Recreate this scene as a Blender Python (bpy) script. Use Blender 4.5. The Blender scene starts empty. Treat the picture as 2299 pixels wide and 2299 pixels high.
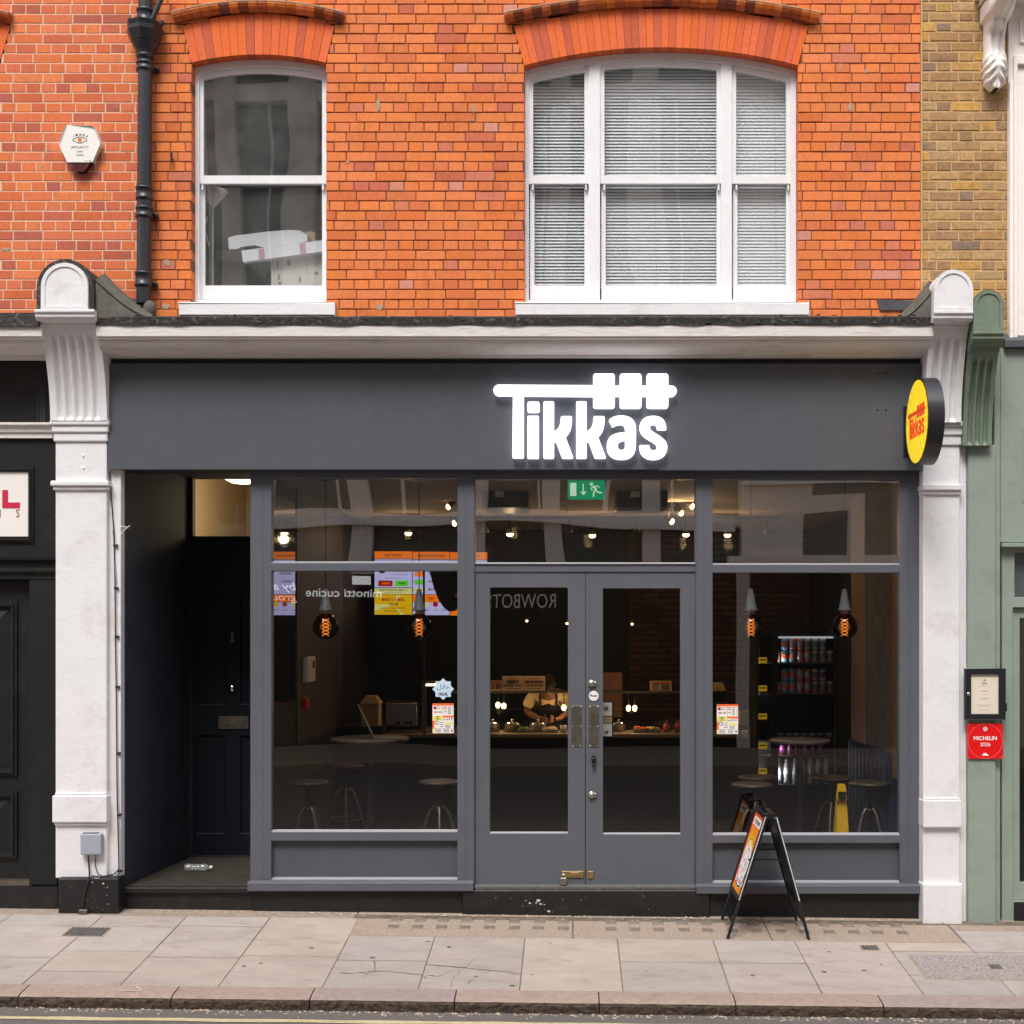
import bpy, bmesh, math, random
from mathutils import Vector, Matrix
from mathutils.geometry import tessellate_polygon
random.seed(7)
R = math.radians
SC = bpy.context.scene
COL = SC.collection
# ------------------------------------------------------------------ camera
FPX, CX, CY, CAMY, CAMZ = 2950.0, 1280.0, 1410.0, -10.0, 2.13
cam_d = bpy.data.cameras.new('camera'); cam = bpy.data.objects.new('camera', cam_d); COL.objects.link(cam)
cam.location = (0, CAMY, CAMZ); cam.rotation_euler = (R(90), 0, 0)
cam_d.sensor_width = 36; cam_d.lens = FPX / 2299 * 36
cam_d.shift_x = (1149.5 - CX) / 2299; cam_d.shift_y = (CY - 1149.5) / 2299
cam_d.clip_start = 0.1; cam_d.clip_end = 500
SC.camera = cam
# ------------------------------------------------------------------ world, sun, exposure
W = bpy.data.worlds.new('World'); SC.world = W; W.use_nodes = True
nt = W.node_tree; bg = nt.nodes['Background']
sky = nt.nodes.new('ShaderNodeTexSky'); sky.sky_type = 'NISHITA'; sky.sun_disc = False
sky.sun_elevation = R(58); sky.sun_rotation = R(195); sky.dust_density = 4; sky.air_density = 1.2
hs = nt.nodes.new('ShaderNodeHueSaturation'); hs.inputs['Saturation'].default_value = 0.26
nt.links.new(sky.outputs[0], hs.inputs['Color']); nt.links.new(hs.outputs[0], bg.inputs['Color'])
bg.inputs['Strength'].default_value = 0.15
sun_d = bpy.data.lights.new('sun', 'SUN'); sun_d.energy = 1.2; sun_d.angle = R(20); sun_d.color = (1, .985, .975)
sun = bpy.data.objects.new('sun', sun_d); COL.objects.link(sun)
sun.rotation_euler = (R(34), 0, R(-14)); sun.location = (0, -8, 14)
SC.view_settings.view_transform = 'Standard'; SC.view_settings.look = 'None'
SC.view_settings.exposure = .81; SC.view_settings.gamma = 1
SC.render.engine = 'CYCLES'; SC.cycles.use_denoising = True
SC.cycles.max_bounces = 9; SC.cycles.transparent_max_bounces = 16; SC.cycles.diffuse_bounces = 5
SC.cycles.sample_clamp_indirect = 4

# ------------------------------------------------------------------ helpers
def PX(px, y): return (px - CX) * (y - CAMY) / FPX
def PZ(py, y): return CAMZ + (CY - py) * (y - CAMY) / FPX
def L(r, g=None, b=None):
    if g is None: g = b = r
    f = lambda c: (c / 255 / 12.92) if c / 255 <= .04045 else ((c / 255 + .055) / 1.055) ** 2.4
    return (f(r), f(g), f(b), 1)

MATS = {}
def mat(name, col, rough=.6, metal=0, var=.0, vscale=6, bump=0, bscale=60, attr=False, spec=.5, emit=0, coat=0, grime=None, gscale=3, gamt=.5, stretch=(1, 1, 1)):
    m = bpy.data.materials.new(name); m.use_nodes = True; MATS[name] = m
    t = m.node_tree; n = t.nodes; b = n['Principled BSDF']; lk = t.links.new
    b.inputs['Roughness'].default_value = rough; b.inputs['Metallic'].default_value = metal
    b.inputs['Specular IOR Level'].default_value = spec
    if coat: b.inputs['Coat Weight'].default_value = coat
    tc = n.new('ShaderNodeTexCoord')
    mp = n.new('ShaderNodeMapping'); mp.inputs['Scale'].default_value = stretch
    lk(tc.outputs['Object'], mp.inputs['Vector'])
    if attr:
        a = n.new('ShaderNodeAttribute'); a.attribute_name = 'Col'; src = a.outputs['Color']
    else:
        rgb = n.new('ShaderNodeRGB'); rgb.outputs[0].default_value = col; src = rgb.outputs[0]
    if var:
        nz = n.new('ShaderNodeTexNoise'); nz.inputs['Scale'].default_value = vscale; nz.inputs['Detail'].default_value = 6
        nz.inputs['Roughness'].default_value = .65
        lk(mp.outputs[0], nz.inputs['Vector'])
        mr = n.new('ShaderNodeMapRange'); mr.inputs['From Min'].default_value = .3; mr.inputs['From Max'].default_value = .7
        mr.inputs['To Min'].default_value = 1 - var; mr.inputs['To Max'].default_value = 1 + var
        lk(nz.outputs[0], mr.inputs['Value'])
        mx = n.new('ShaderNodeVectorMath'); mx.operation = 'SCALE'
        lk(src, mx.inputs[0]); lk(mr.outputs[0], mx.inputs['Scale']); src = mx.outputs[0]
    if grime:
        g = n.new('ShaderNodeTexNoise'); g.inputs['Scale'].default_value = gscale; g.inputs['Detail'].default_value = 9; g.inputs['Roughness'].default_value = .72
        lk(mp.outputs[0], g.inputs['Vector'])
        r2 = n.new('ShaderNodeMapRange'); r2.inputs['From Min'].default_value = .53; r2.inputs['From Max'].default_value = .72
        r2.inputs['To Max'].default_value = gamt
        lk(g.outputs[0], r2.inputs['Value'])
        mi = n.new('ShaderNodeMix'); mi.data_type = 'RGBA'
        lk(r2.outputs[0], mi.inputs['Factor']); lk(src, mi.inputs['A']); mi.inputs['B'].default_value = grime
        src = mi.outputs['Result']
    lk(src, b.inputs['Base Color'])
    if emit:
        lk(src, b.inputs['Emission Color']); b.inputs['Emission Strength'].default_value = emit
    if bump:
        nb = n.new('ShaderNodeTexNoise'); nb.inputs['Scale'].default_value = bscale; nb.inputs['Detail'].default_value = 5
        lk(mp.outputs[0], nb.inputs['Vector'])
        bp = n.new('ShaderNodeBump'); bp.inputs['Strength'].default_value = 1; bp.inputs['Distance'].default_value = bump
        lk(nb.outputs[0], bp.inputs['Height']); lk(bp.outputs[0], b.inputs['Normal'])
    return m

def glass(name, ior=1.5, tint=(1, 1, 1, 1), warp=0.0, wscale=1.2, rough=0.0, dust=0.0):
    m = bpy.data.materials.new(name); m.use_nodes = True; MATS[name] = m
    t = m.node_tree; n = t.nodes; lk = t.links.new
    n.remove(n['Principled BSDF']); out = n['Material Output']
    tr = n.new('ShaderNodeBsdfTransparent'); tr.inputs[0].default_value = tint
    gl = n.new('ShaderNodeBsdfGlossy'); gl.inputs['Roughness'].default_value = rough
    fr = n.new('ShaderNodeFresnel'); ge = n.new('ShaderNodeNewGeometry'); mr = n.new('ShaderNodeMapRange')   # same reflectance on both faces of the sheet
    mr.inputs['To Min'].default_value = ior; mr.inputs['To Max'].default_value = 1 / ior
    lk(ge.outputs['Backfacing'], mr.inputs['Value']); lk(mr.outputs[0], fr.inputs['IOR'])
    mx = n.new('ShaderNodeMixShader')
    lk(fr.outputs[0], mx.inputs[0]); lk(tr.outputs[0], mx.inputs[1]); lk(gl.outputs[0], mx.inputs[2]); lk(mx.outputs[0], out.inputs[0])
    if dust:      # a film of street dust on the pane
        df = n.new('ShaderNodeBsdfDiffuse'); df.inputs[0].default_value = (.62, .62, .58, 1); m2 = n.new('ShaderNodeMixShader')
        t2 = n.new('ShaderNodeTexCoord'); z2 = n.new('ShaderNodeTexNoise'); z2.inputs['Scale'].default_value = 5; z2.inputs['Detail'].default_value = 3; z2.inputs['Roughness'].default_value = .5
        r2 = n.new('ShaderNodeMapRange'); r2.inputs['From Min'].default_value = .3; r2.inputs['From Max'].default_value = .75; r2.inputs['To Min'].default_value = dust * .5; r2.inputs['To Max'].default_value = dust * 1.6
        lk(t2.outputs['Object'], z2.inputs['Vector']); lk(z2.outputs[0], r2.inputs['Value']); lk(r2.outputs[0], m2.inputs[0])
        lk(mx.outputs[0], m2.inputs[1]); lk(df.outputs[0], m2.inputs[2]); lk(m2.outputs[0], out.inputs[0])
    if warp:
        tc = n.new('ShaderNodeTexCoord'); nz = n.new('ShaderNodeTexNoise'); nz.inputs['Scale'].default_value = wscale; nz.inputs['Detail'].default_value = 0
        bp = n.new('ShaderNodeBump'); bp.inputs['Distance'].default_value = warp; bp.inputs['Strength'].default_value = 1
        lk(tc.outputs['Object'], nz.inputs['Vector']); lk(nz.outputs[0], bp.inputs['Height']); lk(bp.outputs[0], gl.inputs['Normal'])
    return m

def emis(name, col, s):
    m = bpy.data.materials.new(name); m.use_nodes = True; MATS[name] = m
    b = m.node_tree.nodes['Principled BSDF']; b.inputs['Base Color'].default_value = (.0, .0, .0, 1); b.inputs['Roughness'].default_value = .5
    b.inputs['Emission Color'].default_value = col; b.inputs['Emission Strength'].default_value = s
    return m

def flat(name, rgb, rough=.55):   # printed ink or paint
    return mat(name, L(*rgb), rough)

ORG = {}
class MB:
    def __init__(s, M=None): s.v = []; s.f = []; s.m = []; s.c = []; s.M = M; s.sm = []
    def add(s, vs, fs, mi=0, col=(1, 1, 1, 1), smooth=False):
        o = len(s.v)
        for p in vs:
            p = Vector(p); s.v.append(s.M @ p if s.M else p)
        for f in fs:
            s.f.append([i + o for i in f]); s.m.append(mi); s.c.append(col); s.sm.append(smooth)
    def box(s, x0, x1, y0, y1, z0, z1, mi=0, col=(1, 1, 1, 1)):
        if x0 > x1: x0, x1 = x1, x0
        if y0 > y1: y0, y1 = y1, y0
        if z0 > z1: z0, z1 = z1, z0
        s.add([(x0, y0, z0), (x1, y0, z0), (x1, y1, z0), (x0, y1, z0), (x0, y0, z1), (x1, y0, z1), (x1, y1, z1), (x0, y1, z1)],
              [(0, 3, 2, 1), (4, 5, 6, 7), (0, 1, 5, 4), (1, 2, 6, 5), (2, 3, 7, 6), (3, 0, 4, 7)], mi, col)
    def pbox(s, px0, px1, py0, py1, y0, y1, mi=0, col=(1, 1, 1, 1), yr=None):   # faces read off the photograph at depth y0
        yr = y0 if yr is None else yr
        s.box(PX(px0, yr), PX(px1, yr), y0, y1, PZ(py1, yr), PZ(py0, yr), mi, col)
    def prism(s, outer, holes=(), y0=0, y1=.05, mi=0, col=(1, 1, 1, 1), ax='xz', back=True):
        loops = [list(outer)] + [list(h) for h in holes]
        def P(p, d):
            if ax == 'xz': return (p[0], d, p[1])
            if ax == 'yz': return (d, p[0], p[1])
            return (p[0], p[1], d)
        flatp = [q for l in loops for q in l]
        tris = tessellate_polygon([[Vector((p[0], p[1], 0)) for p in l] for l in loops])
        n = len(flatp)
        vs = [P(p, y0) for p in flatp] + [P(p, y1) for p in flatp]
        fs = []
        for t in tris:
            a, b, c = [Vector(vs[i]) for i in t]
            nn = (b - a).cross(c - a); want = Vector(P((0, 0), y0)) - Vector(P((0, 0), y1))
            t = tuple(t) if nn.dot(want) > 0 else tuple(reversed(t))
            fs.append(t)
            if back: fs.append(tuple(i + n for i in reversed(t)))
        o = 0
        for l in loops:
            k = len(l)
            for i in range(k):
                j = (i + 1) % k
                fs.append((o + i, o + j, n + o + j, n + o + i))
            o += k
        s.add(vs, fs, mi, col)
    def tube(s, pts, r, seg=10, mi=0, col=(1, 1, 1, 1), caps=True):
        pts = [Vector(p) for p in pts]; rr = r if isinstance(r, (list, tuple)) else [r] * len(pts)
        vs = []; fs = []; up = None
        for i, p in enumerate(pts):
            d = (pts[min(i + 1, len(pts) - 1)] - pts[max(i - 1, 0)]).normalized()
            if up is None: up = Vector((0, 0, 1)) if abs(d.z) < .9 else Vector((1, 0, 0))
            a = d.cross(up).normalized(); b = d.cross(a).normalized(); up = a.cross(d) if a.cross(d).length else up
            for k in range(seg):
                th = 2 * math.pi * k / seg
                vs.append(p + a * math.cos(th) * rr[i] + b * math.sin(th) * rr[i])
        for i in range(len(pts) - 1):
            for k in range(seg):
                q = (k + 1) % seg
                fs.append((i * seg + k, i * seg + q, (i + 1) * seg + q, (i + 1) * seg + k))
        s.add(vs, fs, mi, col, True)
        if caps:
            s.add(vs[:seg], [tuple(range(seg))], mi, col); s.add(vs[-seg:], [tuple(reversed(range(seg)))], mi, col)
    def lathe(s, prof, c, axis='z', seg=24, mi=0, col=(1, 1, 1, 1), smooth=True):  # prof: (radius, height)
        c = Vector(c); vs = []; fs = []
        for r, h in prof:
            for k in range(seg):
                th = 2 * math.pi * k / seg; a, b = r * math.cos(th), r * math.sin(th)
                vs.append(c + Vector({'z': (a, b, h), 'y': (a, h, b), 'x': (h, a, b)}[axis]))
        for i in range(len(prof) - 1):
            for k in range(seg):
                q = (k + 1) % seg; fs.append((i * seg + k, i * seg + q, (i + 1) * seg + q, (i + 1) * seg + k))
        if prof[0][0] > 1e-5: fs.append(tuple(reversed(range(seg))))
        if prof[-1][0] > 1e-5: fs.append(tuple((len(prof) - 1) * seg + k for k in range(seg)))
        s.add(vs, fs, mi, col, smooth)
    def ball(s, c, r, mi=0, seg=14, rings=9, col=(1, 1, 1, 1)):
        if not isinstance(r, (tuple, list)): r = (r, r, r)
        c = Vector(c); vs = []; fs = []
        for i in range(rings + 1):
            ph = math.pi * i / rings
            for k in range(seg):
                th = 2 * math.pi * k / seg
                vs.append(c + Vector((r[0] * math.sin(ph) * math.cos(th), r[1] * math.sin(ph) * math.sin(th), r[2] * math.cos(ph))))
        for i in range(rings):
            for k in range(seg):
                q = (k + 1) % seg; fs.append((i * seg + k, (i + 1) * seg + k, (i + 1) * seg + q, i * seg + q))
        s.add(vs, fs, mi, col, True)
    def sweep_x(s, prof, x0, x1, mi=0, col=(1, 1, 1, 1)):   # closed (y,z) profile extruded along x
        s.prism(prof, (), x0, x1, mi, col, ax='yz')
    def text(s, txt, x, y, h, mi=0, d=.001, xs=1.0, align='CENTER', bold=0.0, shear=0.0, z=0, thick=None, sp=1.0):  # local plane: x right, y up, z out
        cu = bpy.data.curves.new('t', 'FONT'); cu.body = txt; cu.size = h * 1.38; cu.align_x = align; cu.offset = bold
        cu.shear = shear; cu.fill_mode = 'FRONT'; cu.resolution_u = 3; cu.extrude = 0; cu.space_character = sp
        ob = bpy.data.objects.new('t', cu); COL.objects.link(ob)
        dg = bpy.context.evaluated_depsgraph_get(); me = bpy.data.meshes.new_from_object(ob.evaluated_get(dg))
        vs = [(x + p.co.x * xs, y + p.co.y - h * .5, z + d) for p in me.vertices]
        fs = []
        for p in me.polygons:
            a, b, c = [Vector(vs[i]) for i in list(p.vertices)[:3]]
            f = tuple(p.vertices)
            fs.append(f if (b - a).cross(c - a).z > 0 else tuple(reversed(f)))
        if fs: s.add(vs, fs, mi)
        bpy.data.objects.remove(ob); bpy.data.curves.remove(cu); bpy.data.meshes.remove(me)
    def rect(s, x0, x1, y0, y1, mi=0, z=0, col=(1, 1, 1, 1)):   # flat print in the local plane
        s.add([(x0, y0, z), (x1, y0, z), (x1, y1, z), (x0, y1, z)], [(0, 1, 2, 3)], mi, col)
    def disc(s, cx, cy, r, mi=0, z=0, seg=20, ry=None, a0=0, a1=360):
        ry = ry or r
        vs = [(cx, cy, z)] + [(cx + r * math.cos(R(a0 + (a1 - a0) * k / seg)), cy + ry * math.sin(R(a0 + (a1 - a0) * k / seg)), z) for k in range(seg + 1)]
        s.add(vs, [(0, k, k + 1) for k in range(1, seg + 1)], mi)
    def ring(s, cx, cy, r0, r1, mi=0, z=0, seg=48, a0=0, a1=360):
        vs = []
        for k in range(seg + 1):
            a = R(a0 + (a1 - a0) * k / seg); vs += [(cx + r0 * math.cos(a), cy + r0 * math.sin(a), z), (cx + r1 * math.cos(a), cy + r1 * math.sin(a), z)]
        s.add(vs, [(2 * k, 2 * k + 1, 2 * k + 3, 2 * k + 2) for k in range(seg)], mi)
    def stroke(s, pts, w, mi=0, z=0):
        pts = [Vector((p[0], p[1], 0)) for p in pts]; vs = []
        for i, p in enumerate(pts):
            d = (pts[min(i + 1, len(pts) - 1)] - pts[max(i - 1, 0)]).normalized(); nn = Vector((-d.y, d.x, 0)) * w / 2
            vs += [(p.x - nn.x, p.y - nn.y, z), (p.x + nn.x, p.y + nn.y, z)]
        s.add(vs, [(2 * i, 2 * i + 2, 2 * i + 3, 2 * i + 1) for i in range(len(pts) - 1)], mi)
    def build(s, name, mats, parent=None, bevel=0, seg=1, smooth=False, merge=False, **props):
        if not isinstance(mats, (list, tuple)): mats = [mats]
        me = bpy.data.meshes.new(name)
        o = Vector(ORG.get(parent.name, (0, 0, 0))) if parent else Vector((0, 0, 0))
        me.from_pydata([p - o for p in s.v], [], s.f)
        for m in mats: me.materials.append(MATS[m] if isinstance(m, str) else m)
        me.polygons.foreach_set('material_index', s.m)
        me.polygons.foreach_set('use_smooth', [bool(a or smooth) for a in s.sm])
        if any(c != (1, 1, 1, 1) for c in s.c):
            ca = me.color_attributes.new('Col', 'FLOAT_COLOR', 'CORNER'); buf = []
            for p, c in zip(me.polygons, s.c): buf += list(c) * p.loop_total
            ca.data.foreach_set('color', buf)
        if merge:
            bm = bmesh.new(); bm.from_mesh(me); bmesh.ops.remove_doubles(bm, verts=bm.verts, dist=1e-4)
            bmesh.ops.recalc_face_normals(bm, faces=bm.faces); bm.to_mesh(me); bm.free()
        me.update()
        ob = bpy.data.objects.new(name, me); COL.objects.link(ob)
        if parent: ob.parent = parent; ORG[ob.name] = tuple(o)
        if bevel:
            b = ob.modifiers.new('bevel', 'BEVEL'); b.width = bevel; b.segments = seg; b.limit_method = 'ANGLE'; b.angle_limit = R(40)
        for k, v in props.items(): ob[k] = v
        return ob

def thing(name, label, cat, loc=(0, 0, 0), group=None):
    o = bpy.data.objects.new(name, None); COL.objects.link(o); o.location = loc; o.empty_display_size = .1
    o['label'] = label; o['category'] = cat
    if group: o['group'] = group
    ORG[o.name] = tuple(loc); return o
def tag(o, label, cat, group=None):
    o['label'] = label; o['category'] = cat
    if group: o['group'] = group
    return o
def dup(root, loc, label=None, rot=None):
    r = root.copy(); COL.objects.link(r); r.location = loc
    if rot is not None: r.rotation_euler.z = rot
    if label: r['label'] = label
    for ch in list(root.children):
        c = ch.copy(); COL.objects.link(c); c.parent = r
        for g in list(ch.children):
            d = g.copy(); COL.objects.link(d); d.parent = c
    return r
def wallframe(x, y, z):   # local x right, y up, z out of the wall towards the street
    return Matrix(((1, 0, 0, x), (0, 0, -1, y), (0, 1, 0, z), (0, 0, 0, 1)))

# ------------------------------------------------------------------ materials
mat('brick_orange', None, .85, attr=True, var=.10, vscale=26, bump=.0022, bscale=160, spec=.25, grime=L(150, 84, 60), gscale=5, gamt=.42, stretch=(1.6, 1, .8))
mat('brick_stock', None, .9, attr=True, var=.22, vscale=30, bump=.005, bscale=90, spec=.2, grime=L(96, 80, 62), gscale=14, gamt=.6)
mat('mortar_dark', L(128, 78, 56), .95, var=.25, vscale=30, bump=.003)
mat('mortar_pink', L(218, 178, 150), .95, var=.14, vscale=30, bump=.002)
mat('mortar_cream', L(196, 160, 112), .95, var=.15, vscale=20, bump=.003)
mat('arch_brick', None, .75, attr=True, var=.09, vscale=30, bump=.001, bscale=160, spec=.3)
mat('glazed_brick', None, .35, attr=True, var=.3, vscale=25, bump=.002, bscale=60, spec=.5)
mat('cement', L(196, 160, 128), .9, var=.2, vscale=25, bump=.003)
mat('white_gloss', L(234, 233, 234), .38, var=.03, vscale=4, bump=.0006, bscale=30, grime=L(190, 180, 172), gscale=6, gamt=.25)
mat('white_masonry', L(228, 226, 227), .62, var=.035, vscale=5, bump=.0035, bscale=20, grime=L(178, 166, 158), gscale=3.4, gamt=.36)
mat('white_stucco', L(240, 233, 226), .7, var=.03, vscale=5, bump=.002, bscale=28, grime=L(205, 190, 178), gscale=4, gamt=.3)
mat('cornice_paint', L(226, 220, 214), .7, var=.04, vscale=6, bump=.003, bscale=25, grime=L(150, 134, 120), gscale=4.5, gamt=.5, stretch=(.5, 2, 2.5))
mat('lead', L(82, 82, 88), .6, metal=.3, var=.25, vscale=8, bump=.004, bscale=18, grime=L(60, 62, 48), gscale=6, gamt=.8)
mat('lead_moss', L(86, 84, 76), .85, var=.3, vscale=12, bump=.004, bscale=40, grime=L(62, 58, 46), gscale=8, gamt=.8)
mat('lead_dark', L(50, 47, 45), .8, var=.4, vscale=12, bump=.008, bscale=40, grime=L(140, 136, 130), gscale=22, gamt=.75)
mat('slate_grey', L(92, 94, 101), .42, var=.035, vscale=5, bump=.0004, bscale=90, spec=.4, grime=L(78, 80, 86), gscale=2.2, gamt=.4)
mat('fascia_grey', L(83, 86, 92), .48, var=.05, vscale=7, bump=.0009, bscale=50, spec=.35, grime=L(73, 76, 81), gscale=1.6, gamt=.4)
mat('black_paint', L(28, 29, 28), .45, var=.15, vscale=8, bump=.001, bscale=40, spec=.4, grime=L(60, 58, 52), gscale=5, gamt=.35)
mat('plinth_black', L(25, 25, 25), .5, var=.25, vscale=10, bump=.006, bscale=18, grime=L(62, 58, 54), gscale=9, gamt=.4)
mat('navy_paint', L(17, 21, 30), .5, var=.1, vscale=6, bump=.0006, spec=.3)
mat('navy_wall', L(58, 62, 72), .7, var=.12, vscale=4, bump=.002, bscale=20, spec=.2)
mat('iron_black', L(44, 45, 50), .38, var=.15, vscale=14, bump=.001, bscale=50, spec=.5, grime=L(90, 86, 80), gscale=10, gamt=.3)
mat('green_paint', L(142, 154, 142), .6, var=.05, vscale=4, bump=.003, bscale=16, grime=L(104, 118, 100), gscale=3, gamt=.4)
mat('green_dark', L(116, 131, 112), .6, var=.08, vscale=5, bump=.003, bscale=18, grime=L(80, 92, 72), gscale=3, gamt=.5)
mat('slab', None, .9, attr=True, var=.10, vscale=3.5, bump=.004, bscale=60, spec=.2, grime=L(128, 114, 104), gscale=4.5, gamt=.55, stretch=(.7, 1.4, 1))
mat('cement_joint', L(150, 134, 120), .95, var=.25, vscale=25, bump=.004, bscale=60)
mat('aggregate', L(158, 141, 126), .95, var=.45, vscale=90, bump=.006, bscale=110, grime=L(120, 100, 84), gscale=3, gamt=.5)
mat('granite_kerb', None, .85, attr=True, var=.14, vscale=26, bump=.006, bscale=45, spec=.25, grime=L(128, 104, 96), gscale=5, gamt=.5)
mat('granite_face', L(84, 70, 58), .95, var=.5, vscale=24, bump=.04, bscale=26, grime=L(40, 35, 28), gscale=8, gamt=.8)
mat('granite_grey', L(148, 138, 134), .9, var=.6, vscale=70, bump=.003, bscale=120)
mat('asphalt', L(108, 102, 98), .92, var=.35, vscale=110, bump=.008, bscale=120, spec=.25, grime=L(132, 120, 110), gscale=2, gamt=.4)
mat('prism_glass', L(122, 111, 100), .5, var=.25, vscale=20, bump=.002)
mat('iron_cover', L(98, 92, 88), .7, metal=.3, var=.3, vscale=30, bump=.006, bscale=60)
mat('yellow_line', L(196, 182, 142), .8, var=.2, vscale=30, bump=.002, grime=L(160, 146, 124), gscale=14, gamt=.8)
mat('chalk', L(205, 198, 192), .9)
mat('blind', L(246, 247, 250), .5)
mat('room_wall', L(150, 150, 146), .8, var=.05)
mat('room_dark', L(70, 74, 74), .8, var=.1)
mat('packing_white', L(236, 238, 242), .6, var=.03)
mat('carton', L(222, 220, 212), .7, var=.05)
mat('pink_tape', L(205, 160, 170), .5)
mat('mustard_card', L(165, 145, 95), .7)
mat('black_plastic', L(22, 22, 24), .4)
mat('steel', L(175, 172, 165), .28, metal=1, var=.15, vscale=20, bump=.0006)
mat('steel_worn', L(130, 124, 112), .42, metal=.9, var=.3, vscale=14, bump=.001, bscale=30)
mat('chrome', L(215, 215, 215), .12, metal=1)
mat('brass', L(190, 160, 110), .3, metal=.9)
mat('grey_plastic', L(158, 162, 176), .5, var=.02)
mat('cable_black', L(40, 36, 34), .6)
mat('cable_white', L(190, 182, 178), .6)
mat('white_plastic', L(236, 232, 224), .4)
mat('red_lens', L(78, 24, 28), .3)
mat('rubber_mat', L(40, 37, 33), .8, var=.3, vscale=14)
mat('rib_brown', L(62, 56, 47), .8, var=.35, vscale=9)
mat('wood_brown', L(58, 47, 41), .6, var=.2, vscale=5, stretch=(6, 6, .6), bump=.001)
mat('wood_warm', L(120, 84, 54), .6, var=.2, vscale=5, stretch=(6, 6, .6))
mat('concrete', L(92, 88, 84), .85, var=.3, vscale=7, bump=.002, grime=L(60, 56, 52), gscale=5, gamt=.6)
mat('ceiling_dark', L(150, 134, 118), .9, var=.1)
mat('shop_black', L(16, 17, 19), .7)
mat('shop_floor', L(46, 44, 42), .6, var=.2, vscale=9)
mat('counter_navy', L(20, 26, 36), .6)
mat('counter_top', L(150, 132, 112), .5)
mat('table_wood', L(88, 72, 62), .4, var=.2, vscale=12, stretch=(1, 6, 1))
mat('stool_seat', L(86, 74, 66), .35, metal=.2, var=.15)
mat('stool_leg', L(112, 104, 98), .3, metal=.7)
mat('pendant_cap', L(120, 122, 128), .6)
mat('card_orange', L(244, 204, 160), .7)
mat('kraft', L(196, 160, 118), .7, var=.05)
mat('paper', L(238, 232, 226), .6)
mat('cream_page', L(226, 214, 196), .6)
mat('skin', L(110, 72, 54), .6)
mat('shirt', L(206, 180, 140), .8, var=.08)
mat('apron', L(20, 20, 26), .8)
mat('hair', L(24, 18, 16), .8)
mat('banquette', L(26, 40, 72), .6, var=.1)
mat('opp_stone', L(240, 230, 220), .8, var=.05, vscale=2, bump=.002, grime=L(165, 150, 136), gscale=1.5, gamt=.3)
mat('opp_dark', L(26, 30, 31), .25, spec=.5)
mat('opp_glass', L(78, 88, 86), .2, spec=.6)
mat('opp_black', L(14, 14, 15), .5); mat('opp_recess', L(120, 112, 104), .8)
mat('opp_white', L(235, 235, 235), .6)
mat('opp_sign_white', L(235, 235, 235), .6, emit=1.6)
mat('hall_wall', L(196, 178, 146), .8)
def brick_mat(name, c1, c2, cm, w=.22, h=.075, mo=.008):
    m = bpy.data.materials.new(name); m.use_nodes = True; MATS[name] = m; n = m.node_tree.nodes; lk = m.node_tree.links.new
    tc = n.new('ShaderNodeTexCoord'); sx = n.new('ShaderNodeSeparateXYZ'); cx_ = n.new('ShaderNodeCombineXYZ'); br = n.new('ShaderNodeTexBrick')
    lk(tc.outputs['Object'], sx.inputs[0]); lk(sx.outputs[0], cx_.inputs[0]); lk(sx.outputs[2], cx_.inputs[1]); lk(cx_.outputs[0], br.inputs['Vector'])
    br.inputs['Color1'].default_value = c1; br.inputs['Color2'].default_value = c2; br.inputs['Mortar'].default_value = cm; br.inputs['Scale'].default_value = 1
    br.inputs['Brick Width'].default_value = w; br.inputs['Row Height'].default_value = h; br.inputs['Mortar Size'].default_value = mo
    lk(br.outputs[0], n['Principled BSDF'].inputs['Base Color']); n['Principled BSDF'].inputs['Roughness'].default_value = .9
brick_mat('back_brick', L(84, 58, 42), L(58, 40, 32), L(36, 28, 24))
mat('pet', L(190, 192, 200), .15, spec=.6)
mat('mirror', L(190, 190, 190), .03, metal=1)
flat('ink_black', (24, 22, 24)); flat('ink_red', (206, 34, 48)); flat('ink_crimson', (200, 30, 66)); flat('ink_orange', (244, 104, 34))
flat('ink_yellow', (250, 200, 20)); flat('ink_white', (240, 236, 236)); flat('ink_green', (60, 160, 80)); flat('ink_paleyellow', (238, 226, 130))
flat('plaque_red', (222, 18, 22), .3); flat('sticker_blue', (196, 218, 236)); flat('wet_yellow', (232, 178, 20)); flat('ink_brown', (120, 50, 30)); flat('ink_mauve', (120, 30, 96)); flat('ink_lilac', (214, 190, 206))
glass('shop_glass', 1.82, (.93, .94, .93, 1), .0035, .9)
glass('transom_glass', 2.3, (.93, .94, .93, 1), .006, 1.1)
glass('sash_glass', 1.9, (.97, .98, .98, 1), .005, 1.3, dust=.045)
glass('smoke_glass', 1.5, (.30, .20, .13, 1))
glass('clear_glass', 1.45, (.97, .98, .97, 1))
glass('bottle_clear', 1.8, (.86, .87, .9, 1), .002, 60, dust=.3)
glass('bottle_glass', 1.5, (.75, .82, .78, 1))
emis('sign_led', (.93, .93, 1, 1), 1.25)
emis('bulb_warm', (1, .62, .25, 1), 9)
emis('filament', (1, .36, .05, 1), 3.2)
emis('hall_lamp', (1, .82, .5, 1), 3.0)
emis('exit_green', (.0, .22, .085, 1), .8)
emis('exit_white', (.42, .55, .40, 1), .9)
emis('scr_orange', L(245, 120, 10), .55); emis('scr_lilac', L(200, 195, 245), .45); emis('scr_yellow', L(225, 175, 10), .5)
emis('scr_pale', L(225, 220, 140), .45); emis('scr_green', L(90, 210, 40), .5); emis('scr_red', L(150, 16, 20), .6); emis('scr_dark', L(40, 24, 40), .5)
emis('price_yellow', L(230, 180, 30), .22); emis('dot_led', (1, .8, .5, 1), 3)

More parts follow.
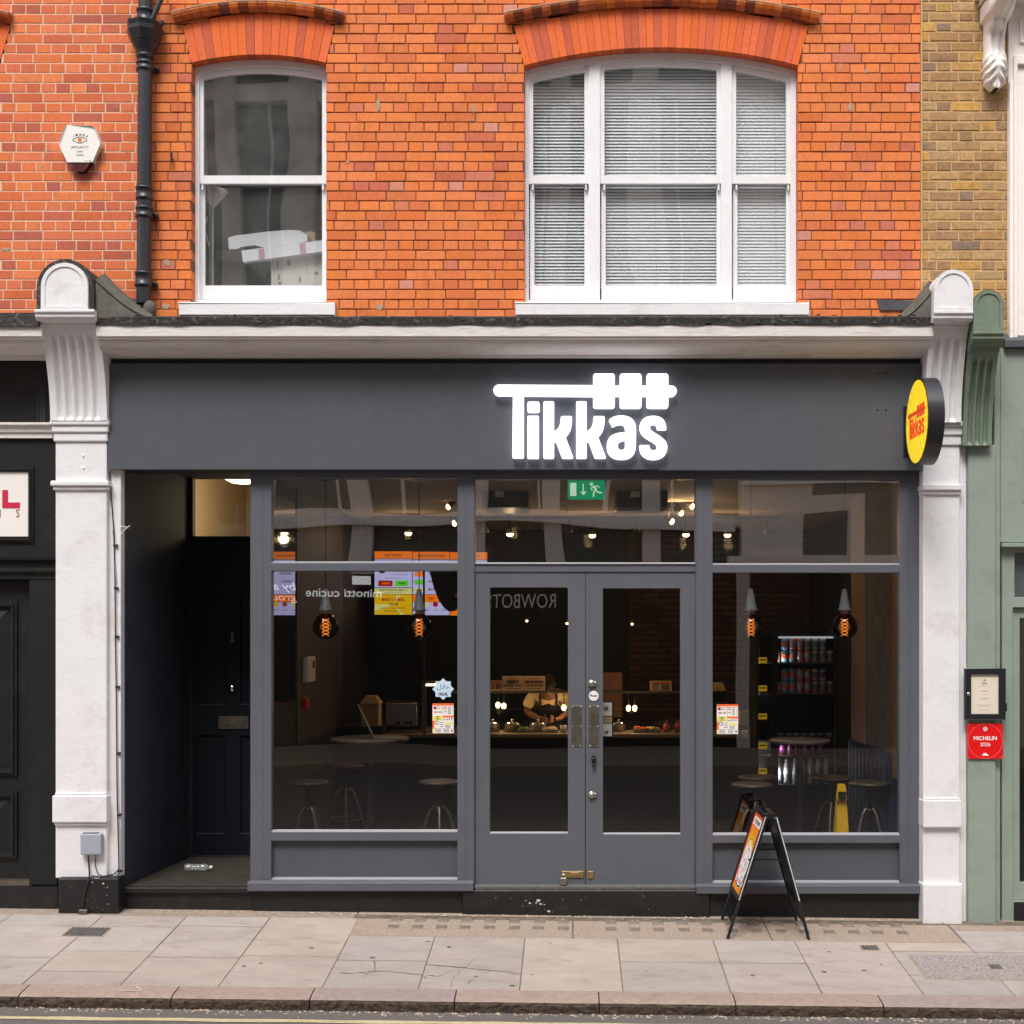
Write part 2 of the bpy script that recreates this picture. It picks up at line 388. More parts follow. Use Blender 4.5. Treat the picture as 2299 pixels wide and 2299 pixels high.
mat('can_silver', L(190, 190, 192), .35, metal=.5); mat('can_blue', L(120, 180, 215), .4); mat('can_orange', L(222, 120, 80), .4); mat('can_pink', L(220, 130, 150), .4); mat('can_purple', L(92, 30, 78), .4); mat('can_grey', L(120, 122, 122), .4)
mat('scar_grey', L(168, 150, 128), .95, var=.25, vscale=40, bump=.003)
# ------------------------------------------------------------------ ground
SX, SY = .012, .083
def gz(x, y): return -SX * (x + 3.8) + SY * min(y + .1, 0)
YK0, YK1 = -1.655, -1.84
def GT(px, py): return FPX * (2.9517 + SX * 3.8) / (py - 1165 - SX * (px - CX))      # depth of the pavement point seen at a pixel
def GX(px, py): return (px - CX) * GT(px, py) / FPX
def quad_top(mb, x0, x1, y0, y1, dz=0, mi=0, col=(1, 1, 1, 1), gap=.003, ch=.004, thick=.06, gy=None):
    gy = gap if gy is None else gy; a0, a1, b0, b1 = x0 + gap, x1 - gap, y0 + gy, y1 - gy
    i = [(a0 + ch, b0 + ch), (a1 - ch, b0 + ch), (a1 - ch, b1 - ch), (a0 + ch, b1 - ch)]
    o = [(a0, b0), (a1, b0), (a1, b1), (a0, b1)]
    vs = [(x, y, gz(x, y) + dz) for x, y in i] + [(x, y, gz(x, y) + dz - ch) for x, y in o] + [(x, y, gz(x, y) + dz - thick) for x, y in o]
    fs = [(0, 1, 2, 3)] + [(4 + k, 4 + (k + 1) % 4, (k + 1) % 4, k) for k in range(4)] + [(8 + k, 8 + (k + 1) % 4, 4 + (k + 1) % 4, 4 + k) for k in range(4)]
    mb.add(vs, fs, mi, col)
def vary(c, a=.06):
    k = 1 + random.uniform(-a, a); j = random.uniform(-.012, .012)
    return (max(0, c[0] * k + j), max(0, c[1] * k), max(0, c[2] * k - j), 1)
pv = MB()
xs = [-6.9, -6.25, -5.6, -4.95, -4.16] + [GX(*q) for q in ((230, 2056), (420, 2056), (607, 2059), (785, 2100), (976, 2104), (1179, 2106), (1386, 2109), (1603, 2116), (1787, 2119), (1992, 2122))] + [2.83, 3.45, 4.1, 4.75, 5.4, 6.0]
base = L(168, 156, 147)
splits = {3: [-1.25], 4: [-.46, -1.14], 5: [-.46, -1.0, -1.4], 6: [-.42, -1.10], 7: [-1.05], 8: [-1.12], 9: [], 10: [], 11: [-1.08], 12: [-1.08], 13: [], 14: [-.80, -1.28], 15: [-.80, -1.28], 16: [-1.25]}
for i in range(len(xs) - 1):
    a, b = xs[i], xs[i + 1]
    top = -.60 if 7.5 < i < 14.5 else -.19
    if i > 14.5: top = -.32
    cuts = [top] + splits.get(i, [-1.1]) + [YK0]
    cuts = [c for k, c in enumerate(cuts) if k == 0 or c < top]
    for k in range(len(cuts) - 1):
        quad_top(pv, a, b, cuts[k + 1], cuts[k], 0, 0, vary(base, .07), gap=random.uniform(.0018, .0034), gy=random.uniform(.006, .012))
pv.build('pavement', 'slab', kind='structure')
def sheet(name, m, x0, x1, y0, y1, dz, n=14, zf=None):
    mb = MB(); vs = []; fs = []
    ny = 10
    for j in range(ny + 1):
        for i in range(n + 1):
            x = x0 + (x1 - x0) * i / n; y = y0 + (y1 - y0) * j / ny; vs.append((x, y, (zf or gz)(x, y) + dz))
    for j in range(ny):
        for i in range(n): k = j * (n + 1) + i; fs.append((k, k + 1, k + n + 2, k + n + 1))
    mb.add(vs, fs); return mb.build(name, m, kind='structure')
sheet('pavement_bed', mat('joint_dark', L(104, 92, 80), .95, var=.4, vscale=14), -7.2, 7, YK0, .3, -.007)
wf_ = MB()
for a, b_, y_ in ((-6.9, -1.62, -.187), (2.835, 6.0, -.317)):
    for i in range(12): quad_top(wf_, a + (b_ - a) * i / 12, a + (b_ - a) * (i + 1) / 12, y_, .02, -.003, gap=0, ch=.001)
wf_.build('wall_foot_strip', 'cement_joint', kind='structure')
ps = MB()
for a, b in ((-1.61, .02), (.02, 1.45), (1.45, 2.825)):
    quad_top(ps, a, b, -.597, -.0, -.002, 0, gap=.004)
ps.build('pavement_light_strip', 'aggregate', kind='structure')
pl = thing('pavement_lights', 'rows of small worn glass squares set in the gravelly strip before the shop', 'pavement light', (0, -.3, gz(0, -.3)))
for i in range(22):
    px = 885 + i * 54
    if px > 2130 or 1270 < px < 1370 : continue
    for yy in (-.20, -.38):
        mb = MB(); x = PX(px, -.3) + random.uniform(-.006, .006)
        quad_top(mb, x - .043, x + .043, yy - .045, yy + .045, .001, thick=.02); mb.build('glass_block', 'prism_glass', pl)
kb = MB(); joints = [-6.5, -5.6, -4.5, -3.43, -2.48, -1.62, -.72, .18, 1.03, 1.95, 2.9, 3.9, 5.0, 6.0]
for a, b in zip(joints[:-1], joints[1:]):
    c = vary(L(156, 138, 128), .07); n = 14; rows = []
    for i in range(n + 1):
        x = a + .004 + (b - a - .008) * i / n; w = random.uniform(-.004, .006)
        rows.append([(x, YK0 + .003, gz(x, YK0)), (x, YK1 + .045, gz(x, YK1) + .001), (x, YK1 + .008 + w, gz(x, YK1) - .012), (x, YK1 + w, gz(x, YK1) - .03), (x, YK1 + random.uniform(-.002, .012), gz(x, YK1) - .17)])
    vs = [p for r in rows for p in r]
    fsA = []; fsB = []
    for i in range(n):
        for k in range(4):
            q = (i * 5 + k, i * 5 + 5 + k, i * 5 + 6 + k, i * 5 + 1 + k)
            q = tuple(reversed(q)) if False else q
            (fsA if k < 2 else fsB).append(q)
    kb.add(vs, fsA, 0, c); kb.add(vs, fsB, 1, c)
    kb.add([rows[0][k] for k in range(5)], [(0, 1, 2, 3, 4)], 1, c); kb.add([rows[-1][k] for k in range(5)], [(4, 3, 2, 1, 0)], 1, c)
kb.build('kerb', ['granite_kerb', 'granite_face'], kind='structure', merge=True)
def rz(x, y):
    d = YK1 - y
    return gz(x, YK1) - .078 + .022 * min(d, 4.5) - .022 * max(0, min(d - 4.5, 4.5))
sheet('road', 'asphalt', -30, 30, -11.5, YK1 + .02, 0, zf=rz)
far = MB(); far.box(-30, 30, -15.2, -11.5, -.6, -.12); far.build('far_pavement', 'cement_joint', kind='structure')
gp = MB(); gp.add([(-250, -250, -.75), (250, -250, -.75), (250, 250, -.75), (-250, 250, -.75)], [(0, 1, 2, 3)]); gp.build('ground', 'asphalt', kind='structure')
yl = MB(); vs = []; N = 60
for i in range(N + 1):
    x = -7 + i * .2333
    for y in (YK1 - .27 + .008 * math.sin(i * 1.7), YK1 - .205 + .007 * math.sin(i * 2.3)): vs.append((x, y, rz(x, y) + .004))
yl.add(vs, [(2 * i, 2 * i + 2, 2 * i + 3, 2 * i + 1) for i in range(N)]); yl.build('road_marking', 'yellow_line', kind='structure')
# dried grit along the kerb foot and the wall foot, chewing gum spots
gr = MB()
for i in range(900):
    if random.random() < .75: x = random.uniform(-4.5, 4); y = YK1 - abs(random.gauss(0, .045)) - .004; z = rz(x, y)
    else: x = random.uniform(-3.4, 3.2); y = -.06 - abs(random.gauss(0, .05)) ; z = gz(x, y)
    s_ = random.uniform(.002, .0065); k = random.uniform(.75, 1.1)
    a = random.uniform(0, 6.28); u = Vector((math.cos(a), math.sin(a), 0)) * s_ * random.uniform(1, 2.4); w = Vector((-math.sin(a), math.cos(a), 0)) * s_
    p = Vector((x, y, z + .0015)); t = p + Vector((0, 0, s_))
    gr.add([p - u - w, p + u - w, p + u + w, p - u + w, t], [(0, 1, 4), (1, 2, 4), (2, 3, 4), (3, 0, 4)], 0, (.62 * k, .5 * k, .38 * k, 1))
o = gr.build('loose_grit', 'slab', kind='stuff'); tag(o, 'pale bits of grit and dried leaf along the kerb foot and wall foot', 'grit')
gum = MB()
for px, py in ((960, 2114), (1008, 2126), (836, 2150), (1068, 2192), (1235, 2118), (1195, 2188), (1450, 2180), (1690, 2190), (1940, 2179), (1978, 2165), (1850, 2182), (322, 2112), (548, 2169), (585, 2163), (1862, 2137), (1150, 2213), (955, 2194), (700, 2128)):
    t = GT(px, py); y = t - 10; x = (px - CX) * t / FPX; r = random.uniform(.010, .02)
    vs = [(x, y, gz(x, y) + .003)] + [(x + r * math.cos(k) * random.uniform(.8, 1.2), y + r * math.sin(k) * random.uniform(.8, 1.2), gz(x, y) + .0015) for k in [i * .7 for i in range(9)]]
    gum.add(vs, [(0, k, k % 9 + 1) for k in range(1, 10)], 0)
o = gum.build('gum_spots', 'iron_cover', kind='stuff'); tag(o, 'dark flattened spots of old gum on the paving slabs', 'gum')
ck = MB()
def crack(pts, w=.004):
    P = []
    for (ax, ay), (bx, by) in zip(pts[:-1], pts[1:]):
        for k in range(6):
            f = k / 6; P.append((ax + (bx - ax) * f + random.uniform(-3, 3), ay + (by - ay) * f + random.uniform(-1.2, 1.2)))
    P.append(pts[-1]); V = []
    for px, py in P:
        t = GT(px, py); y = t - 10; x = (px - CX) * t / FPX; ww = w * random.uniform(.4, 1.3)
        V += [(x - ww / 2, y - ww, gz(x, y) + .0025), (x + ww / 2, y + ww, gz(x, y) + .0025)]
    ck.add(V, [(2 * i, 2 * i + 2, 2 * i + 3, 2 * i + 1) for i in range(len(P) - 1)])
for c in ([(955, 2165), (1040, 2172), (1165, 2187)], [(1078, 2145), (1050, 2168), (1020, 2190), (1010, 2218)], [(1040, 2172), (985, 2192), (960, 2190)],
          [(815, 2195), (830, 2182), (860, 2180), (950, 2190)], [(762, 2185), (820, 2184)], [(840, 2158), (845, 2182)], [(1100, 2180), (1060, 2200), (1045, 2212)]): crack(c)
ck.build('slab_cracks', 'iron_cover', kind='structure')
def cover(name, label, cat, px0, px1, py0, py1, m='iron_cover', rim='cement_joint', studs=0):
    t0, t1 = GT(px0, py0), GT(px0, py1); y1, y0 = t0 - 10, t1 - 10; tm = (t0 + t1) / 2
    x0, x1 = (px0 - CX) * tm / FPX, (px1 - CX) * tm / FPX
    t = thing(name, label, cat, ((x0 + x1) / 2, (y0 + y1) / 2, gz((x0 + x1) / 2, (y0 + y1) / 2)))
    a = MB(); quad_top(a, x0 - .018, x1 + .018, y0 - .018, y1 + .018, .002, thick=.05); a.build('frame', rim, t)
    b = MB(); quad_top(b, x0, x1, y0, y1, .006, thick=.05)
    b.build('lid', m, t)
    if studs:
        c = MB(); ny = max(3, int((y1 - y0) / .035)); nx = max(4, int((x1 - x0) / .035))
        for i in range(nx):
            for j in range(ny):
                x = x0 + (i + .5) * (x1 - x0) / nx; y = y0 + (j + .5) * (y1 - y0) / ny; quad_top(c, x - .010, x + .010, y - .010, y + .010, .010, ch=.002, gap=0, thick=.012)
        c.build('tread', m, t)
    return t
cover('access_cover', 'dark square metal access cover in the slabs below the left white pilaster', 'cover', 150, 238, 2083, 2102, studs=1)
cover('drain_grate', 'small dark rectangular grate set in the pavement right of the sandwich board', 'grate', 1935, 1972, 2124, 2133, studs=1)
t = cover('inspection_cover', 'wide speckled granite-filled cover at the right end of the pavement', 'cover', 2062, 2420, 2145, 2198, 'granite_grey', 'cement_joint')
m_ = MB(); x, y = GX(2237, 2171), GT(2237, 2171) - 10; quad_top(m_, x - .055, x + .035, y - .06, y + .04, .009, thick=.02); m_.build('key_slot', 'iron_cover', t)
ar = MB()
for pts in ([(272, 2224), (312, 2226)], [(318, 2219), (306, 2232)], [(304, 2216), (318, 2221)]):
    V = []
    for px, py in pts:
        t_ = GT(px, py); y = t_ - 10; x = (px - CX) * t_ / FPX; V += [(x, y - .006, gz(x, y) + .003), (x + .004, y + .006, gz(x, y) + .003)]
    ar.add(V, [(0, 2, 3, 1)])
ar.build('chalk_arrow', 'chalk', kind='structure')

# ------------------------------------------------------------------ brick walls
def arc_z(xc, half, zs, za, x):
    h = za - zs; Rr = (h * h + half * half) / (2 * h); return za - Rr + math.sqrt(max(0, Rr * Rr - (x - xc) ** 2))
def arc_half(half, zs, za, z):
    h = za - zs; Rr = (h * h + half * half) / (2 * h); d = z - (za - Rr); return math.sqrt(max(0, Rr * Rr - d * d))
WIN = {}
def win(key, xl, xr, sillY, sprY, apY, exl, exr, exY, exA):
    WIN[key] = dict(xl=PX(xl, 0), xr=PX(xr, 0), z0=PZ(sillY, 0), zs=PZ(sprY, 0), za=PZ(apY, 0), ex=(PX(exr, 0) - PX(exl, 0)) / 2, ezs=PZ(exY, 0), eza=PZ(exA, 0), xc=(PX(xl, 0) + PX(xr, 0)) / 2)
win('L', 430, 732, 700, 141, 122.5, 410, 751, 59, 31)
win('R', 1176.6, 1792, 700, 147, 106.5, 1153, 1815, 59, 20)
win('F', -360, -3, 700, 147, 122, -390, 22, 59, 31)     # the neighbour's window just out of frame on the left
def hole(w, z):
    c = w['xc']; hw = (w['xr'] - w['xl']) / 2
    if z < w['z0']: return None
    if z < w['zs']: return (c - hw, c + hw)
    if z < w['ezs']:
        f = (z - w['zs']) / (w['ezs'] - w['zs']); h = hw + (w['ex'] - hw) * f; return (c - h, c + h)
    if z < w['eza']: h = arc_half(w['ex'], w['ezs'], w['eza'], z); return (c - h, c + h)
    return None
def subtract(iv, cuts):
    out = [iv]
    for c in cuts:
        nx = []
        for a, b in out:
            if c[1] <= a or c[0] >= b: nx.append((a, b)); continue
            if c[0] > a: nx.append((a, c[0]))
            if c[1] < b: nx.append((c[1], b))
        out = nx
    return out
def brickwall(parent, x0, x1, z0, z1, holes, pal, mats, zref, course=.0749, joint=.0074, blen=.2264, xph=0, rnd=.0, flemish=False, yface=0, depth=.115, mrec=.0065):
    br = MB(); mo = MB(); k0 = math.floor((z0 - zref) / course); k1 = math.ceil((z1 - zref) / course)
    for k in range(k0, k1):
        za, zb = zref + k * course, zref + (k + 1) * course
        za_, zb_ = max(za, z0), min(zb, z1)
        if zb_ - za_ < .01: continue
        cuts = [h for h in (hole(w, (za + zb) / 2) for w in holes) if h]
        for a, b in subtract((x0, x1), cuts):
            e0 = .003 if a > x0 + 1e-6 else 0; e1 = .003 if b < x1 - 1e-6 else 0
            mo.box(a + e0, b - e1, yface + mrec, yface + depth, za_, zb_)
        stretch = (k % 2 == 0); seq = []; x = x0 - blen * 2 + xph + (0 if stretch else blen * .25)
        if flemish:
            x = x0 - blen * 2 + (xph if stretch else xph + blen * .75); n = 0
            while x < x1 + blen: l = blen if n % 2 == 0 else blen / 2; seq.append((x, x + l)); x += l; n += 1
        else:
            while x < x1 + blen:
                l = blen if stretch else blen / 2
                if random.random() < .06: l *= (.66 if stretch else 1.35)
                seq.append((x, x + l)); x += l
        for a, b in seq:
            a += joint / 2; b -= joint / 2
            for p, q in subtract((max(a, x0), min(b, x1)), cuts) if min(b, x1) > max(a, x0) else []:
                if q - p < .016: continue
                r = random.random(); acc = 0
                for w_, c_ in pal:
                    acc += w_
                    if r <= acc: break
                c = vary(c_, .065)
                j = random.uniform(-.0022, .0022 if mrec > .005 else -.0006) * (1 + rnd * (2 if mrec > .005 else .5)); ch = (.0035 + rnd * .002) if mrec > .005 else mrec + .001
                jz0, jz1, jx0, jx1 = [random.uniform(-.0012, .0012) * (1 + rnd * 2) for _ in range(4)]
                zl, zh = max(za + joint / 2, z0) + jz0, min(zb - joint / 2, z1) + jz1
                if zh - zl < .012: continue
                yf = yface + j; p_, q_ = p + jx0 * (p == a), q + jx1 * (q == b)
                o_ = [(p_, zl), (q_, zl), (q_, zh), (p_, zh)]; i_ = [(p_ + ch, zl + ch), (q_ - ch, zl + ch), (q_ - ch, zh - ch), (p_ + ch, zh - ch)]
                vs = [(x_, yf, z_) for x_, z_ in i_] + [(x_, yf + ch, z_) for x_, z_ in o_] + [(x_, yface + depth, z_) for x_, z_ in o_]
                fs = [(0, 1, 2, 3)] + [(4 + i, 4 + (i + 1) % 4, (i + 1) % 4, i) for i in range(4)] + [(8 + i, 8 + (i + 1) % 4, 4 + (i + 1) % 4, 4 + i) for i in range(4)]
                br.add(vs, fs, 0, c)
    w = br.build('wall', mats[0], parent); mo.build('mortar', mats[1], w)
    return w
orange = [(.52, L(224, 128, 74)), (.28, L(219, 121, 69)), (.12, L(212, 114, 68)), (.04, L(204, 120, 92)), (.02, L(208, 140, 118)), (.02, L(196, 106, 80))]
orangeL = [(.46, L(214, 116, 74)), (.22, L(206, 107, 70)), (.12, L(194, 100, 72)), (.06, L(180, 96, 76)), (.14, L(224, 128, 80))]
stock = [(.40, L(170, 134, 92)), (.24, L(180, 146, 100)), (.16, L(156, 124, 90)), (.10, L(188, 146, 84)), (.07, L(142, 118, 98)), (.03, L(198, 154, 84))]
XM0, XM1, XY1 = PX(312, 0), PX(2067, 0), PX(2262, 0)
ZT, ZB, ZREF = 7.55, 4.42, PZ(186.3, 0)
main = thing('brick_building', 'orange brick upper storey with two arched white sash windows above the grey shopfront', 'building', (-.4, 0, 4.4))
brickwall(main, XM0, XM1, ZB, ZT, [WIN['L'], WIN['R']], orange, ('brick_orange', 'mortar_dark'), ZREF, xph=.07)
lb = thing('brick_building', 'orange brick house wall with pale pointing left of the black drainpipe', 'building', (-5, 0, 4.4))
brickwall(lb, -6.2, XM0 - .004, ZB - .08, ZT, [WIN['F']], orangeL, ('brick_orange', 'mortar_pink'), ZREF, xph=.15, joint=.0098, mrec=.0015)
yb = thing('brick_building', 'narrow yellow stock brick wall between the orange brick and the white stucco', 'building', (3, 0, 4.4))
brickwall(yb, XM1 + .012, XY1, 3.6, ZT, [], stock, ('brick_stock', 'mortar_cream'), PZ(204, 0) , course=.0757, joint=.012, blen=.225, rnd=.8, flemish=True, yface=.012, mrec=.003)
m_ = MB(); m_.box(XM1 + .001, XM1 + .013, -.001, .1, ZB, ZT); m_.build('joint_strip', 'mortar_cream', yb)
for t_, a, b in ((main, XM0, XM1), (lb, -6.2, XM0 - .004), (yb, XM1 + .012, XY1)):   # plain masonry above the frame
    m_ = MB(); m_.box(a, b, .004, .4, ZT + .001, 11); m_.build('upper_wall', 'brick_plain' if 'brick_plain' in MATS else mat('brick_plain', L(190, 95, 55), .9, var=.3, vscale=12, stretch=(1, 1, 3)), t_)

def blob(mb, px, py, rx, ry, y, n=11, mi=0):
    c = [(PX(px, y), y, PZ(py, y))] + [(PX(px + rx * random.uniform(.6, 1.3) * math.cos(6.283 * i / n), y), y + .0012, PZ(py + ry * random.uniform(.6, 1.3) * math.sin(6.283 * i / n), y)) for i in range(n)]
    mb.add(c, [(0, 1 + (i + 1) % n, 1 + i) for i in range(n)], mi)
sc_ = MB()
for px, py, rx, ry in ((848, 236, 4, 14), (817, 153, 2, 11), (1063, 243, 3, 10), (1909, 240, 4, 12), (780, 363, 4, 2), (852, 690, 8, 7), (1886, 148, 1.5, 10), (1846, 48, 1.2, 12), (375, 590, 10, 7), (372, 688, 9, 8), (1060, 270, 5, 2), (1944, 160, 4, 5), (1180, 640, 3, 6)): sc_ = MB(); blob(sc_, px, py, rx, ry, -.0045); sc_.build('wall_scar', 'scar_grey', main)
for px, py, rx, ry in ((100, 345, 1.5, 12), (262, 240, 3, 3), (92, 375, 2, 5), (285, 340, 4, 2), (137, 400, 2, 7), (12, 560, 9, 5)): sc_ = MB(); blob(sc_, px, py, rx, ry, -.0045); sc_.build('wall_scar', 'scar_grey', lb)
def arch(parent, w, n, nm='arch'):
    a = MB(); mo = MB(); c = w['xc']; hw = (w['xr'] - w['xl']) / 2
    for i in range(n):
        col = vary(random.choice([L(224, 106, 54)] * 4 + [L(212, 98, 56), L(196, 92, 62)]), .06)
        def pt(u, top):
            if top: x = c + u * w['ex']; return (x, arc_z(c, w['ex'], w['ezs'], w['eza'], x))
            x = c + u * hw; return (x, arc_z(c, hw, w['zs'], w['za'], x))
        u0, u1 = -1 + 2 * i / n, -1 + 2 * (i + 1) / n; g = .0016 / hw * .9
        q = [pt(u0 + g, 0), pt(u1 - g, 0), pt(u1 - g, 1), pt(u0 + g, 1)]
        y0 = -.004 + random.uniform(-.001, .001)
        a.prism(q, (), y0, .115, 0, col)
        q = [pt(u0, 0), pt(u1, 0), pt(u1, 1), pt(u0, 1)]; q = [(q[0][0], q[0][1] + .002), (q[1][0], q[1][1] + .002), q[2], q[3]]
        mo.prism(q, (), .0, .112)
    o = a.build(nm, 'arch_brick', parent); mo.build('mortar', 'mortar_dark', o)
def hood(parent, c, half, zs, za, nseg):
    br = MB(); cm = MB(); h = za - zs; Rr = (h * h + half * half) / (2 * h); zc = za - Rr; A = math.asin(half / Rr)
    prof = [(.0, .0), (-.02, .0), (-.035, .012), (-.060, .022), (-.070, .045), (-.070, .058), (.0, .058)]   # (y, radial)
    cap = [(.0, .0585), (-.073, .0585), (-.074, .067), (.0, .085)]
    def ring(mb, pr, a0, a1, col):
        vs = []
        for a in (a0, a1):
            for y, r in pr: vs.append((c + (Rr + r) * math.sin(a), y - .004, zc + (Rr + r) * math.cos(a)))
        k = len(pr); fs = [(i, (i + 1) % k, k + (i + 1) % k, k + i) for i in range(k)] + [tuple(range(k)), tuple(reversed(range(k, 2 * k)))]
        mb.add(vs, fs, 0, col)
    for i in range(nseg):
        a0 = -A + 2 * A * i / nseg; a1 = -A + 2 * A * (i + 1) / nseg; g = .0012 / Rr
        col = vary(random.choice([L(190, 98, 40), L(158, 74, 34), L(206, 112, 48), L(120, 60, 34), L(176, 88, 40)]), .1)
        ring(br, prof, a0 + g, a1 - g, col)
    n2 = 40
    for i in range(n2): ring(cm, cap, -A + 2 * A * i / n2, -A + 2 * A * (i + 1) / n2, (1, 1, 1, 1))
    o = br.build('hood_mould', 'glazed_brick', parent, merge=False); cm.build('cement_fillet', 'cement', o)
arch(main, WIN['L'], 17); arch(main, WIN['R'], 38); arch(lb, WIN['F'], 20)
def Z0(py): return PZ(py, 0)
hood(main, PX(582, 0), 187 / 295, Z0(55), Z0(29.5), 18)
hood(main, PX(1485, 0), 348 / 295, Z0(56), Z0(17), 34)
hood(lb, WIN['F']['xc'], 206 / 295, Z0(56), Z0(29), 20)

def sash_window(w, px_out, panes, z_meet, zb_frame, label_, mullions=(), blind=False):
    """panes: list of (pxl, pxr) glass openings; arched frame set in the reveal"""
    Y0, Y1 = .085, .16
    fr = thing_part = MB(); c = w['xc']; hw = (w['xr'] - w['xl']) / 2
    xl, xr = w['xl'], w['xr']; zb = PZ(678, Y0)
    def top(x, off): return arc_z(c, hw, w['zs'], w['za'], min(max(x, xl), xr)) - off
    def poly(x0, x1, z0, off, n=14):
        return [(x0, z0), (x1, z0)] + [(x1 + (x0 - x1) * i / n, top(x1 + (x0 - x1) * i / n, off)) for i in range(n + 1)]
    root = MB()
    holes = [poly(PX(a - 10, Y0), PX(b + 10, Y0), PZ(673, Y0), .055) for a, b in panes]
    root.prism(poly(xl + .002, xr - .002, zb, .002, 24), holes, Y0, Y1)
    frame = root.build('window', 'white_gloss', main, bevel=.004, label=label_)
    for k, (a, b) in enumerate(panes):
        ya, yb_ = Y0 + .018, Y0 + .05      # upper sash sits in front
        xa, xb = PX(a, ya), PX(b, ya); m = MB()
        o = poly(xa - .035, xb + .035, PZ(412, ya), .056); inn = poly(xa, xb, PZ(394, ya), .10)
        m.prism(o, [inn], ya, yb_); m.build('upper_sash', 'white_gloss', frame, bevel=.003)
        g = MB(); g.prism(poly(xa - .004, xb + .004, PZ(395, ya), .098), (), ya + .013, ya + .017); g.build('upper_pane', 'sash_glass', frame)
        yc, yd = Y0 + .052, Y0 + .085
        xa, xb = PX(a + 3, yc), PX(b, yc); m = MB()
        zt, zb1, zb0 = PZ(412, yc), PZ(641, yc), PZ(672, yc)
        m.prism([(xa - .035, zb0), (xb + .035, zb0), (xb + .035, zt + .03), (xa - .035, zt + .03)], [[(xa, zb1), (xb, zb1), (xb, zt - .006), (xa, zt - .006)]], yc, yd)
        for s_, xx in ((-1, xa), (1, xb)):      # sash horns of the upper sash
            m.box(xx + s_ * .012 - .007, xx + s_ * .012 + .007, ya + .004, yc, PZ(426, ya), PZ(411, ya))
        m.build('lower_sash', 'white_gloss', frame, bevel=.003)
        g = MB(); g.prism([(xa - .004, zb1 - .004), (xb + .004, zb1 - .004), (xb + .004, zt), (xa - .004, zt)], (), yc + .014, yc + .018); g.build('lower_pane', 'sash_glass', frame)
    s = MB(); x0s, x1s = px_out
    s.prism([(-.055, PZ(708, -.05)), (-.055, PZ(680, -.05)), (.09, PZ(676, -.05) + .02), (.09, PZ(708, -.05))], (), PX(x0s, -.05), PX(x1s, -.05), ax='yz')
    s.build('window_sill', 'white_masonry', main, bevel=.006)
    return frame
wl = sash_window(WIN['L'], (403, 752), [(457, 723)], 393, 672, 'single arched white sash window with boxes piled behind the lower pane')
wr = sash_window(WIN['R'], (1158, 1816), [(1197, 1312), (1357, 1609), (1653, 1765)], 393, 672, 'three-light arched white sash window with closed blinds')
# the neighbour's window out of frame
m_ = MB(); w = WIN['F']; m_.box(w['xl'], w['xr'], .09, .15, w['z0'], w['zs']); m_.build('window', 'white_gloss', lb)
m_ = MB(); w = WIN['F']; m_.box(w['xl'], w['xr'], .16, .165, w['z0'], w['za']); m_.build('window_pane', 'opp_dark', lb)
# rooms behind
def room(x0, x1, y0, y1, z0, z1, m, parent, name='room_shell', front=False, mf=None):
    a = MB(); q = .0
    a.add([(x0, y1, z0), (x1, y1, z0), (x1, y1, z1), (x0, y1, z1)], [(0, 1, 2, 3)])
    a.add([(x0, y0, z0), (x0, y1, z0), (x0, y1, z1), (x0, y0, z1)], [(0, 1, 2, 3)])
    a.add([(x1, y1, z0), (x1, y0, z0), (x1, y0, z1), (x1, y1, z1)], [(0, 1, 2, 3)])
    a.add([(x0, y0, z0), (x1, y0, z0), (x1, y1, z0), (x0, y1, z0)], [(0, 1, 2, 3)])
    a.add([(x0, y0, z1), (x0, y1, z1), (x1, y1, z1), (x1, y0, z1)], [(0, 1, 2, 3)])
    return a.build(name, m, parent)
room(-3.25, -1.3, .16, 3.2, 4.1, 7.6, 'room_dark', main)
room(-1.25, 2.6, .16, 3.2, 4.1, 7.6, 'room_dark', main)
# blinds: one per light of the window
for k, (a, b) in enumerate([(1195, 1314), (1355, 1611), (1651, 1768)]):
    y = .20; xa, xb = PX(a, y) - .03, PX(b, y) + .03
    t = thing('venetian_blind', ['narrow blind of dusty white slats in the left light of the wide window', 'broad blind of white slats in the middle light of the wide window', 'narrow bright white slatted blind in the right light of the wide window'][k], 'blind', ((xa + xb) / 2, y, 4.6), 'venetian blinds in the wide window')
    s = MB(); z = PZ(645, y); n = 0
    ang = [R(54), R(62), R(68)][k]
    while z < PZ(115, y):
        an = ang + random.uniform(-.04, .04); w_ = .0132; sag = random.uniform(-.0005, .0005)
        dy, dz = w_ * math.cos(an), w_ * math.sin(an)
        s.add([(xa, y - dy, z - dz), (xb, y - dy, z - dz + sag), (xb, y, z + .0015 + sag), (xa, y, z + .0015), (xb, y + dy, z + dz + sag), (xa, y + dy, z + dz)], [(0, 1, 2, 3), (3, 2, 4, 5)])
        z += .0250
    s.build('slats', 'blind', t)
    c = MB(); f_ = [(.28,), (.47,), (.75,)][k]
    for f in f_: c.tube([(xa + (xb - xa) * f, y - .014, 4.62), (xa + (xb - xa) * (f - .04), y - .014, 6.6)], .0012, 5)
    c.build('cord', 'cable_white', t)

